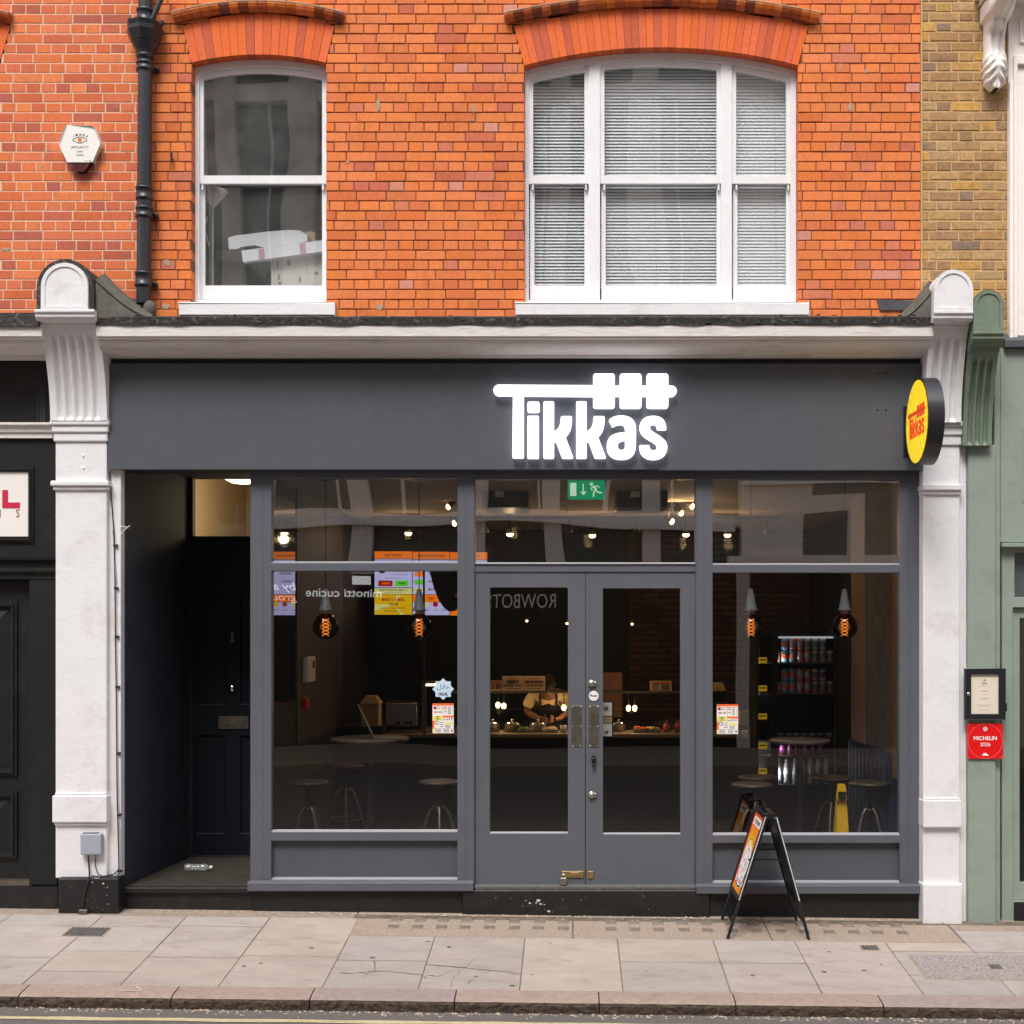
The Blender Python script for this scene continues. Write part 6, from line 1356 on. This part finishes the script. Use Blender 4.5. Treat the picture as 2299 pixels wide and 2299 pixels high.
simple('kraft_box', 'stack of brown takeaway boxes at the left edge of the right window', 'box', 1590, 1625, 1534, 1553, 3.7, .2, 'kraft', taper=-.12); simple('till', 'dark till under the brown takeaway boxes', 'till', 1592, 1627, 1554, 1600, 3.72, .2, 'black_plastic'); simple('cardboard_box', 'plain brown cardboard box beside the drinks fridge', 'box', 1661, 1694, 1597, 1628, 3.6, .2, 'kraft')
simple('food_tub', 'left cream plastic tub on the counter beside the fridge', 'tub', 1670, 1694, 1642, 1657, 3.3, .15, 'carton', 'cream tubs beside the fridge', .1); simple('food_tub', 'right cream plastic tub on the counter beside the fridge', 'tub', 1702, 1728, 1642, 1657, 3.3, .15, 'carton', 'cream tubs beside the fridge', .1)
simple('service_ledge', 'dark ledge carrying the cream tubs', 'ledge', 1660, 1735, 1658, 1900, 3.28, .25, 'counter_navy')
t = thing('paper_cup', 'cream paper tub standing on the counter by the worker', 'cup', (PX(1265, 3.7), 3.7, zc1)); m_ = MB(); m_.lathe([(0, zc1), (.028, zc1), (.038, zc1 + .075), (.036, zc1 + .075), (.026, zc1 + .01)], (PX(1265, 3.7), 3.7, 0), 'z', 20); m_.build('cup', 'carton', t)
for px, lab in ((1497, 'left orange squeezy sauce bottle on the counter'), (1522, 'right orange squeezy sauce bottle on the counter')):
    t = thing('sauce_bottle', lab, 'bottle', (PX(px, 3.75), 3.75, zc1), 'sauce bottles on the counter'); m_ = MB(); x = PX(px, 3.75); m_.lathe([(0, zc1), (.036, zc1), (.038, zc1 + .06), (.03, zc1 + .085), (.022, zc1 + .09)], (x, 3.75, 0), 'z', 18); m_.build('body', mat('sauce', L(190, 84, 30), .4) if 'sauce' not in MATS else 'sauce', t); m_ = MB(); m_.lathe([(.022, zc1 + .09), (.02, zc1 + .1), (.004, zc1 + .13), (0, zc1 + .131)], (x, 3.75, 0), 'z', 12); m_.build('nozzle', 'ink_brown', t)

ORD0 = ['first', 'second', 'third', 'fourth', 'fifth', 'sixth', 'seventh', 'eighth']
# food trays under the guard, a poster behind the right door leaf
tray0 = None; TC = [L(190, 90, 40), L(200, 170, 90), L(120, 140, 60), L(210, 190, 150), L(150, 60, 40), L(180, 130, 60)]
for i, c in enumerate(TC): mat('food_%d' % i, c, .6, var=.3, vscale=40)
for i, px in enumerate((1040, 1082, 1180, 1235, 1300, 1345, 1440, 1466, 1548, 1580, 1612)):
    x = PX(px, 3.72); tr = thing('food_tray', '%s steel tray of food on the counter behind the glass guard' % ['first', 'second', 'third', 'fourth', 'fifth', 'sixth', 'seventh', 'eighth', 'ninth', 'tenth', 'eleventh'][i], 'tray', (x, 3.72, zc1), 'steel food trays on the counter')
    m = MB(); m.box(x - .085, x + .085, 3.64, 3.82, zc1 + .0, zc1 + .035); m.build('tray', 'steel', tr, bevel=.004)
    m = MB()
    for q_i in range(16): m.ball((x + random.uniform(-.07, .07), 3.73 + random.uniform(-.07, .07), zc1 + .035 + random.uniform(0, .012)), (random.uniform(.012, .024), .018, random.uniform(.008, .018)), seg=8, rings=5)
    m.build('food', 'food_%d' % (i % 6), tr)
t = thing('poster', 'white poster lettered ER and UP hanging behind the right door leaf', 'poster', (PX(1365, .3), .3, PZ(1615, .3))); yp = .3
m_ = MB(); m_.pbox(1340, 1377, 1574, 1656, yp, yp + .01); m_.build('frame', 'black_plastic', t)
m_ = MB(); m_.pbox(1341, 1374, 1577, 1607, yp - .003, yp); m_.pbox(1341, 1374, 1625, 1653, yp - .003, yp); m_.pbox(1341, 1374, 1609, 1623, yp - .003, yp, 1); m_.build('sheet', ['paper', 'cement'], t)
kk_ = 10.3 / 2950; m_ = MB(wallframe(PX(1358, yp), yp - .004, PZ(1614, yp))); m_.text('ER', 3 * kk_, 23 * kk_, 9 * kk_, xs=.8, bold=.001); m_.text('UP', 3 * kk_, -30 * kk_, 8 * kk_, xs=.8, bold=.001); m_.build('lettering', 'ink_black', t)
t = thing('framed_picture', 'brown framed picture dimly lit behind the right door leaf', 'picture', (PX(1375, 4.6), 4.6, PZ(1560, 4.6)))
m_ = MB(); m_.pbox(1352, 1397, 1510, 1611, 4.6, 4.62); m_.build('picture', 'wood_warm', t)
for a_, c_, w_, lab in ((1640, 1500, 0, ''),): pass
for i in range(7):
    px = 1752 + i * 18; x = PX(px, 2.72); t = thing('lidded_tub', ORD0[i] + ' flat clear lidded tub from the left on the third fridge shelf', 'tub', (x, 2.72, PZ(1662, 2.6)), 'clear tubs on the third fridge shelf')
    m_ = MB(); z = PZ(1662, 2.6); m_.lathe([(0, z), (.03, z), (.034, z + .05)], (x, 2.72, 0), 'z', 14); m_.build('tub', 'can_grey', t); m_ = MB(); m_.lathe([(.036, z + .05), (.036, z + .058), (0, z + .06)], (x, 2.72, 0), 'z', 14); m_.build('lid', 'pet', t)
# worker behind the counter
def skin(name, verts, edges, radii, m, parent, sub=2, root=0):
    me = bpy.data.meshes.new(name); o0 = Vector(ORG[parent.name]) if parent.name in ORG else Vector()
    me.from_pydata([Vector(v) - o0 for v in verts], edges, []); me.materials.append(MATS[m]); ob = bpy.data.objects.new(name, me); COL.objects.link(ob); ob.parent = parent; ORG[ob.name] = tuple(o0)
    sk = ob.modifiers.new('skin', 'SKIN'); sk.use_smooth_shade = True; lay_ = me.skin_vertices[0] if me.skin_vertices else None
    if lay_ is None: bpy.context.view_layer.update(); lay_ = me.skin_vertices[0]
    for i, r_ in enumerate(radii): lay_.data[i].radius = r_ if isinstance(r_, tuple) else (r_, r_); lay_.data[i].use_root = (i == root)
    ss = ob.modifiers.new('sub', 'SUBSURF'); ss.levels = sub; ss.render_levels = sub
    return ob
px_, py_ = PX(1232, 4.3), 4.30
wk = thing('person', 'person in pale shirt and dark apron bending over the food pots behind the counter', 'person', (px_, py_, .17))
def wv(dx, dy, dz):
    k_ = max(0, dz - .95); return (px_ + dx, py_ + dy - .25 * k_, .17 + dz - .32 * k_)
V = [wv(0, 0, .95), wv(0, -.02, 1.12), wv(0, -.08, 1.30), wv(0, -.15, 1.40), wv(0, -.20, 1.47), wv(0, -.235, 1.545),
     wv(-.17, -.12, 1.36), wv(-.235, -.19, 1.12), wv(-.10, -.37, 1.03), wv(-.05, -.41, 1.02),
     wv(.17, -.12, 1.36), wv(.235, -.19, 1.12), wv(.12, -.37, 1.02), wv(.07, -.41, 1.01),
     wv(-.10, .0, .88), wv(-.11, -.02, .48), wv(-.11, .03, .07), wv(-.11, -.10, .03), wv(.10, .0, .88), wv(.11, -.02, .48), wv(.11, .03, .07), wv(.11, -.10, .03)]
E = [(0, 1), (1, 2), (2, 3), (3, 4), (4, 5), (3, 6), (6, 7), (7, 8), (8, 9), (3, 10), (10, 11), (11, 12), (12, 13), (0, 14), (14, 15), (15, 16), (16, 17), (0, 18), (18, 19), (19, 20), (20, 21)]
Rd = [(.15, .11), (.14, .10), (.15, .11), (.09, .08), (.05, .05), (.055, .06), (.055, .055), (.042, .042), (.026, .03), (.028, .018), (.055, .055), (.042, .042), (.026, .03), (.028, .018), .08, .06, .045, .035, .08, .06, .045, .035]
body = skin('body', V, E, Rd, 'skin', wk)
hd = MB(); hc = Vector(wv(0, -.27, 1.56)); vs = []; fs = []; ns, nr = 24, 18      # head with face, tilted down
for i in range(nr + 1):
    ph = math.pi * i / nr
    for j in range(ns):
        th = 2 * math.pi * j / ns; x, y, z = math.sin(ph) * math.cos(th), math.sin(ph) * math.sin(th), math.cos(ph)
        p = Vector((.074 * x * (1 - .22 * max(0, -z)), .094 * y, .115 * z)); fr_ = max(0, -y)
        p.y -= .022 * math.exp(-((x / .16) ** 2 + ((z + .12) / .22) ** 2)) * fr_ ; p.y += .010 * math.exp(-(((abs(x) - .38) / .16) ** 2 + ((z - .05) / .12) ** 2)) * fr_; p.y -= .006 * math.exp(-((x / .3) ** 2 + ((z + .52) / .09) ** 2)) * fr_
        vs.append(p)
for i in range(nr):
    for j in range(ns): q_ = (j + 1) % ns; fs.append((i * ns + j, (i + 1) * ns + j, (i + 1) * ns + q_, i * ns + q_))
RT = Matrix.Translation(hc) @ Matrix.Rotation(R(62), 4, 'X')
hd.M = RT; hd.add(vs, fs, smooth=True)
for s__ in (-1, 1): hd.ball((s__ * .074, .005, -.005), (.012, .02, .03))
hd.build('head', 'skin', body)
m_ = MB(RT)
for s__ in (-1, 1): m_.ball((s__ * .028, -.083, .006), (.011, .006, .006))
m_.build('eyes', 'ink_white', body)
m_ = MB(RT); m_.add([Vector((v.x * 1.07, v.y * 1.07 + .006, v.z * 1.06 + .006)) for v in vs], [f for f in fs if (vs[f[0]].z > .03 or vs[f[0]].y > .02)], smooth=True); m_.build('hair', 'hair', wk)
for sx in (-1, 1):
    for k_ in range(5):
        b0 = Vector(wv(sx * .06, -.405, 1.015)); 
        if k_ == 4: pts = [b0, b0 + Vector((-sx * .01, .0, .03)), b0 + Vector((-sx * .035, -.02, .045))]
        else: off = Vector((0, 0, -.022 + .014 * k_)); pts = [b0 + off, b0 + off + Vector((-sx * .03, -.035, -.002)), b0 + off + Vector((-sx * .055, -.04 + .006 * k_, -.015))]
        skin('finger', pts, [(0, 1), (1, 2)], [.0095, .0085, .007], 'skin', body, 1)
sv = [wv(0, -.0, .90), wv(0, -.02, 1.12), wv(0, -.08, 1.30), wv(0, -.145, 1.405), wv(-.175, -.12, 1.365), wv(-.235, -.175, 1.17), wv(.175, -.12, 1.365), wv(.235, -.175, 1.17)]
skin('shirt', sv, [(0, 1), (1, 2), (2, 3), (3, 4), (4, 5), (3, 6), (6, 7)], [(.165, .125), (.155, .115), (.165, .12), (.095, .085), (.072, .072), (.062, .062), (.072, .072), (.062, .062)], 'shirt', wk)
m_ = MB(); vs = []; fs = []
for i in range(13):
    z = .55 + .70 * i / 12; hw = .17 if z < 1.05 else .17 - (z - 1.05) * .35; 
    for j in range(13):
        u = -1 + j / 6; yy = -.145 - (.10 * max(0, (z - .95) / .4)) + .06 * abs(u) ** 2.2; vs.append(wv(hw * u, yy, z))
for i in range(12):
    for j in range(12): k_ = i * 13 + j; fs.append((k_, k_ + 1, k_ + 14, k_ + 13))
m_.add(vs, fs, smooth=True)
for s__ in (-1, 1): m_.tube([wv(s__ * .085, -.245, 1.24), wv(s__ * .09, -.23, 1.36), wv(s__ * .08, -.12, 1.47)], .013, 8)
o = m_.build('apron', 'apron', wk); so = o.modifiers.new('thick', 'SOLIDIFY'); so.thickness = .005

# tables, stools, laptop
def table(px, py, r, lab, y, h=.032):
    z = PZ(py, y); x = PX(px, y); t = thing('round_table', lab, 'table', (x, y, .17), 'high round tables inside the windows')
    m = MB(); m.lathe([(0, z - h), (r - .01, z - h), (r, z - h * .6), (r, z - .004), (r - .004, z), (0, z)], (x, y, 0), 'z', 48); m.build('tabletop', 'table_wood', t)
    m = MB(); m.tube([(x, y, .2), (x, y, z - h)], .028, 14); m.build('pedestal', 'black_plastic', t); m = MB(); m.lathe([(0, .17), (.22, .17), (.22, .18), (.05, .2), (0, .2)], (x, y, 0), 'z', 32); m.build('base', 'black_plastic', t); return z
zt1 = table(831, 1656, .325, 'high round table with an open laptop behind the left window', 1.0); table(1795, 1660, .25, 'smaller high round table before the drinks fridge in the right window', .9)
t = thing('laptop', 'slim silver laptop open on the high round table', 'laptop', (PX(860, .95), .95, zt1)); xa = PX(843, .95)
m_ = MB(); SHX = Matrix(((1, -.15, 0, .15 * .8), (0, 1, 0, 0), (0, 0, 1, 0), (0, 0, 0, 1))); m_.M = SHX; m_.box(xa, xa + .235, .80, 1.10, zt1 + .001, zt1 + .012); m_.build('base', 'steel', t, bevel=.003)
m_ = MB(SHX); dx, dz = PX(809, .95) - xa, PZ(1583, .95) - zt1 - .01; m_.add([(xa, .8, zt1 + .012), (xa, 1.1, zt1 + .012), (xa + dx, 1.1, zt1 + .012 + dz), (xa + dx, .8, zt1 + .012 + dz), (xa + .008, .8, zt1 + .014), (xa + .008, 1.1, zt1 + .014), (xa + dx + .008, 1.1, zt1 + .014 + dz), (xa + dx + .008, .8, zt1 + .014 + dz)], [(0, 3, 2, 1), (4, 5, 6, 7), (0, 4, 7, 3), (3, 7, 6, 2), (2, 6, 5, 1), (1, 5, 4, 0)]); m_.build('lid', 'steel', t)
stool0 = None
SL = [(692, 1753, 'round stool nearest the left edge of the left window'), (775, 1716, 'stool pushed under the table with the laptop'), (985, 1752, 'round stool at the right edge of the left window'),
      (1688, 1758, 'nearest round stool behind the sandwich board'), (1702, 1742, 'stool half hidden behind the nearest stool by the sandwich board'), (1868, 1743, 'stool between the small round table and the wet floor sign'), (1952, 1755, 'rightmost round stool beside the blue ribbed bench')]
for px, py, lab in SL:
    zs_ = .85; tt = (CAMZ - zs_) * FPX / (py - CY); y = tt - 10; x = PX(px, y)
    if stool0 is None:
        stool0 = thing('bar_stool', lab, 'stool', (x, y, .17), 'round bar stools inside the windows')
        m = MB(); m.lathe([(0, zs_ - .035), (.15, zs_ - .035), (.172, zs_ - .02), (.174, zs_ - .008), (.15, zs_), (0, zs_ - .004)], (x, y, 0), 'z', 40); m.build('seat', 'stool_seat', stool0)
        m = MB(); m.tube([(x, y, .55), (x, y, zs_ - .035)], .02, 10); m.lathe([(0, .60), (.05, .60), (.05, .63), (0, .63)], (x, y, 0), 'z', 20); m.build('screw_post', 'black_plastic', stool0)
        for k_ in range(4):
            a = R(45 + 90 * k_); m = MB(); m.tube([(x + .04 * math.cos(a), y + .04 * math.sin(a), .63), (x + .08 * math.cos(a), y + .08 * math.sin(a), .58), (x + .21 * math.cos(a), y + .21 * math.sin(a), .171)], .013, 8); m.build('leg', 'stool_leg', stool0)
        m = MB(); m.tube([(x + .155 * math.cos(R(i * 15)), y + .155 * math.sin(R(i * 15)), .34) for i in range(25)], .008, 6); m.build('foot_ring', 'stool_leg', stool0)
    else: dup(stool0, (x, y, .17), lab, R(px * 1.7))
# drinks fridge
yf_ = 2.6; fx0, fx1 = PX(1698, yf_), PX(1882, yf_)
fg = thing('drinks_fridge', 'black open drinks fridge with stacked cans and bottles and yellow price tags', 'fridge', (PX(1790, yf_), yf_, .17))
m_ = MB(); m_.box(fx0, fx1, yf_ + .55, yf_ + .6, .17, 2.12); m_.box(fx0, fx0 + .03, yf_, yf_ + .55, .17, 2.12); m_.box(fx1 - .03, fx1, yf_, yf_ + .55, .17, 2.12); m_.box(fx0 + .03, fx1 - .03, yf_, yf_ + .55, 2.06, 2.12); m_.box(fx0 + .03, fx1 - .03, yf_, yf_ + .55, .17, PZ(1762, yf_)); m_.box(PX(1731, yf_), PX(1748, yf_), yf_ + .005, yf_ + .012, .17, 2.12); m_.box(PX(1732, yf_), PX(1737, yf_), yf_ - .005, yf_ + .02, .17, 2.12); m_.build('cabinet', 'black_plastic', fg, bevel=.005)
shelfY = (1487, 1556, 1662, 1697, 1762)
for sy in shelfY[:4]: m_ = MB(); m_.box(fx0 + .031, fx1 - .031, yf_ + .03, yf_ + .54, PZ(sy, yf_) - .012, PZ(sy, yf_)); m_.build('shelf', 'steel_worn', fg)
for sy in (1482, 1545, 1608, 1674, 1731): m_ = MB(); m_.pbox(1703, 1722, sy - 6, sy + 7, yf_ - .008, yf_ - .002); m_.pbox(1705, 1720, sy - 2, sy + 1, yf_ - .009, yf_ - .0081, 1); m_.build('price_tag', ['price_yellow', 'ink_black'], fg)
m_ = MB(); m_.box(PX(1745, yf_), fx1 - .04, yf_ + .05, yf_ + .08, 2.03, 2.05); m_.build('added_strip', emis('cool_strip', (.9, .95, 1, 1), .25), fg)  # added glowing strip, no such lamp shows in this fridge
for zz in (1.80, 1.50, .98, .72): lamp('fridge_fill', (PX(1745, yf_), yf_ + .035, zz), 1.1, (.92, .95, 1), .008)  # added fill lamps tucked behind the cabinet post to brighten the cans
def can(x, y, z, cols, lab, grp, proto=None):
    if proto: return dup(proto, (x, y, z), lab)
    t = thing('drink_can', lab, 'can', (x, y, z), grp); m = MB(); m.lathe([(.026, z), (.033, z + .008), (.033, z + .105), (.027, z + .115), (.026, z + .113), (0, z + .112)], (x, y, 0), 'z', 16); m.build('can', cols[0], t)
    m = MB(); m.lathe([(.0334, z + .03), (.0334, z + .085)], (x, y, 0), 'z', 16)
    m.v, m.f, m.m, m.c, m.sm = m.v, m.f[:16], m.m[:16], m.c[:16], m.sm[:16]; m.build('label_band', cols[1], t); return t
kinds = [('can_silver', 'can_grey', 'silver'), ('can_blue', 'can_orange', 'blue-orange'), ('can_orange', 'can_silver', 'orange'), ('can_pink', 'can_silver', 'pink')]
protos = {}
ORD = ['first', 'second', 'third', 'fourth', 'fifth', 'sixth', 'seventh', 'eighth']
rows = [(PZ(1487, yf_), 'bottom layer, upper fridge shelf'), (PZ(1487, yf_) + .117, 'top layer, upper fridge shelf'), (PZ(1556, yf_), 'bottom layer, second fridge shelf'), (PZ(1556, yf_) + .117, 'top layer, second fridge shelf')]
for ri, (z, where) in enumerate(rows):
    for ci in range(8):
        if (ri % 2) and ci in (0, 7): continue
        kk = [2, 1, 1, 3, 2, 0, 0, 0][ci] if ri != 1 else [1, 1, 3, 2, 0, 0, 0, 0][ci]
        K = kinds[kk]; lab = '%s can, %s from the left in the %s' % (K[2], ORD[ci - (ri % 2)], where); x = PX(1748, yf_) + ci * .0735; y = yf_ + .10
        if kk in protos: can(x, y, z, K, lab, 0, protos[kk])
        else: protos[kk] = can(x, y, z, K, lab, 'drink cans in the fridge')
pb = None
for i in range(6):
    x = PX(1760, yf_) + i * .075; z = PZ(1697, yf_); 
    if pb is None:
        pb = thing('juice_bottle', 'first purple juice bottle from the left on the fourth fridge shelf', 'bottle', (x, yf_ + .1, z), 'purple juice bottles in the fridge'); m = MB(); m.lathe([(.0, z), (.03, z), (.03, z + .07), (.016, z + .095), (.016, z + .11), (0, z + .11)], (x, yf_ + .1, 0), 'z', 14); m.build('bottle', 'can_purple', pb)
        m = MB(); m.lathe([(.0165, z + .10), (.0165, z + .118), (0, z + .118)], (x, yf_ + .1, 0), 'z', 12); m.build('cap', 'can_pink', pb)
    else: dup(pb, (x, yf_ + .1, z), ORD[i] + ' purple juice bottle from the left on the fourth fridge shelf')
wb = None
for i in range(7):
    x = PX(1752, yf_) + i * .076; z = PZ(1762, yf_)
    if wb is None:
        wb = thing('water_bottle', 'first clear water bottle from the left on the bottom fridge shelf', 'bottle', (x, yf_ + .09, z), 'water bottles on the bottom fridge shelf'); m = MB(); m.lathe([(.0, z), (.035, z), (.036, z + .15), (.03, z + .185), (.014, z + .22), (.014, z + .245), (0, z + .245)], (x, yf_ + .09, 0), 'z', 16); m.build('bottle', 'pet', wb)
        m = MB(); m.lathe([(.0365, z + .03), (.0365, z + .10)], (x, yf_ + .09, 0), 'z', 16); m.f = m.f[:16]; m.m = m.m[:16]; m.c = m.c[:16]; m.sm = m.sm[:16]; m.build('label_band', 'can_grey', wb)
    else: dup(wb, (x, yf_ + .09, z), ORD[i] + ' clear water bottle from the left on the bottom fridge shelf')
# wet floor sign
wf = thing('wet_floor_sign', 'yellow folding wet floor warning sign low in the right window', 'warning sign', (PX(1892, .7), .7, .17)); y = .7
for s__ in (0, 1):
    m_ = MB(); yb2, yt2 = y + s__ * .20, y + .09 + s__ * .02; x0, x1 = PX(1877, y), PX(1910, y); zt_ = PZ(1763, y)
    P_ = [(x0, .172), (x1, .172), (x1 - .02, zt_ - .03), (x1 - .03, zt_), (x0 + .035, zt_), (x0 + .025, zt_ - .1)]
    f_ = lambda z: yb2 + (yt2 - yb2) * (z - .17) / (zt_ - .17)
    vs = [(a, f_(b), b) for a, b in P_] + [(a, f_(b) + .006, b) for a, b in P_]; n_ = len(P_); m_.add(vs, [tuple(range(n_)), tuple(reversed(range(n_, 2 * n_)))] + [(i, n_ + i, n_ + (i + 1) % n_, (i + 1) % n_) for i in range(n_)]); m_.build('panel', 'wet_yellow', wf)
m_ = MB(wallframe(PX(1891, .73), .748, PZ(1800, .73))); m_.text('Wa', 0, 0, .05, bold=.001); m_.rect(-.03, .035, .02, .08); m_.build('print', 'ink_black', wf)

# ------------------------------------------------------------------ across the street (seen in the glass)
YO = -15.0; q_ = 118.0
def OX(px): return (px - CX) / q_
def OZ(py): return CAMZ + (CY - py) / q_
ob_ = thing('opposite_building', 'pale stone building with dark shop windows across the street', 'building', (0, YO, 0))
m_ = MB(); piers = [-9.0, -6.6, -4.0, -1.9, -.27, 1.5]
for p in piers: m_.box(p - .21, p + .21, YO - .3, YO, 3.2, 18)
m_.box(-5.45, -4.95, YO - .3, YO, 7.7, 18); m_.box(1.2, 1.75, YO - .3, YO + .01, 7.7, 18)
for z0, z1 in ((4.15, 4.33), (6.9, 7.7), (12.2, 12.6), (15.4, 18)): m_.box(-12, 3.2, YO - .35, YO - .06, z0, z1)
m_.box(3.2, 12, YO - .4, YO + .05, 3.6, 18); m_.box(3.16, 3.4, YO - .4, YO + .02, -.15, 3.6); m_.box(7.2, 12, YO - .4, YO + .02, -.15, 3.6); m_.box(3.0, 12, YO - .1, YO + .16, 3.35, 3.6); 
m_.box(-12, 12, YO - 5, YO - .5, -.2, 18); m_.build('wall', 'opp_stone', ob_)
m_ = MB(); m_.box(-12, 3.2, YO - .36, YO - .3, 3.25, 15.5)
for wx in (4.6, 7.4, 10): m_.box(wx, wx + 1.3, YO + .02, YO + .06, 4.6, 6.6); m_.box(wx, wx + 1.3, YO + .02, YO + .06, 8, 10)
m_.build('upper_glazing', 'opp_glass', ob_)
m_ = MB(); m_.box(-12, 3.16, YO - .30, YO + .0, -.15, 3.2); m_.box(3.4, 7.2, YO - .30, YO - .05, -.15, 3.35); m_.build('shop_glazing', 'opp_black', ob_)
m_ = MB(); 
m_.box(-12, 3.1, YO - .05, YO + .12, 4.05, 4.2)
for x in [-11 + i * 1.3 for i in range(11)]: m_.box(x, x + .06, YO - .30, YO - .2, 4.2, 6.9); m_.box(x, x + .05, YO - .34, YO - .25, 7.7, 12.2)
m_.build('glazing_bar', 'opp_white', ob_)
m_ = MB(); m_.box(4.45, 5.34, YO + .04, YO + .07, 3.62, 4.32); m_.box(5.63, 6.4, YO + .04, YO + .07, 3.62, 4.8); m_.build('blind_recess', 'opp_recess', ob_)
m_ = MB(); m_.box(3.25, 9, YO + .0, YO + .14, 4.80, 4.86)
for i in range(34): m_.box(3.35 + i * .11, 3.43 + i * .11, YO + .03, YO + .12, 4.86, 5.1)
m_.build('dentil_course', 'opp_white', ob_)
m_ = MB()
for a_, c_, d_, e_ in ((787, 826, 1289, 1309),): m_.box(OX(a_), OX(c_), YO + .02, YO + .05, OZ(e_), OZ(d_))
m_.build('lit_plate', 'opp_sign_white', ob_)
OM = Matrix(((-1, 0, 0, 0), (0, 0, 1, YO + .02), (0, 1, 0, 0), (0, 0, 0, 1)))
def osign(name, label, items, mname='opp_sign_white'):
    m = MB(OM)
    for tx, pxr, pxl, py, h, kw in items:     # pxr: start of the word in the mirror image
        a = OX(pxr); w_ = abs(OX(pxl) - a); t_ = MB(); t_.text(tx, 0, 0, h, align='LEFT', **kw); ww = max(p.x for p in t_.v)
        m.text(tx, -a, OZ(py), h, align='LEFT', xs=w_ / ww, **kw)
    o = m.build(name, mname); tag(o, label, 'sign'); return o
osign('shop_sign', 'white lettering minotti cucine on the dark shop across the street', [('minotti cucine', 851, 689, 1328, .17, dict(bold=.003))])
osign('shop_sign', 'white italic lettering by as group on the dark shop across the street', [('by as', 669, 600, 1316, .15, dict(bold=.003, shear=.2)), ('group', 668, 596, 1340, .14, dict(shear=.2))])
osign('shop_sign', 'thin grey lettering ROWBOTS on the black fascia across the street', [('ROWBOTS', 1246, 1094, 1352, .30, {})], mat('opp_grey', L(150, 150, 148), .6, emit=.9).name)
for i, (x, dd) in enumerate(((-16.5, 0), (16.5, 0))):
    t = thing('opposite_building', ['brown brick terrace across the street to the left', 'brown brick terrace across the street to the right'][i], 'building', (x, YO, 0)); m = MB(); m.box(x - 4.4, x + 4.4, YO - 5, YO - .1, -.2, 14); m.build('wall', 'brick_plain', t)
    m = MB()
    for wx in (-3, -.6, 1.8): m.box(x + wx, x + wx + 1.2, YO - .12, YO - .08, 4.6, 6.6); m.box(x + wx, x + wx + 1.2, YO - .12, YO - .08, 7.6, 9.4); m.box(x + wx - .2, x + wx + 1.5, YO - .12, YO - .08, 0, 3)
    m.build('window', 'opp_glass', t)
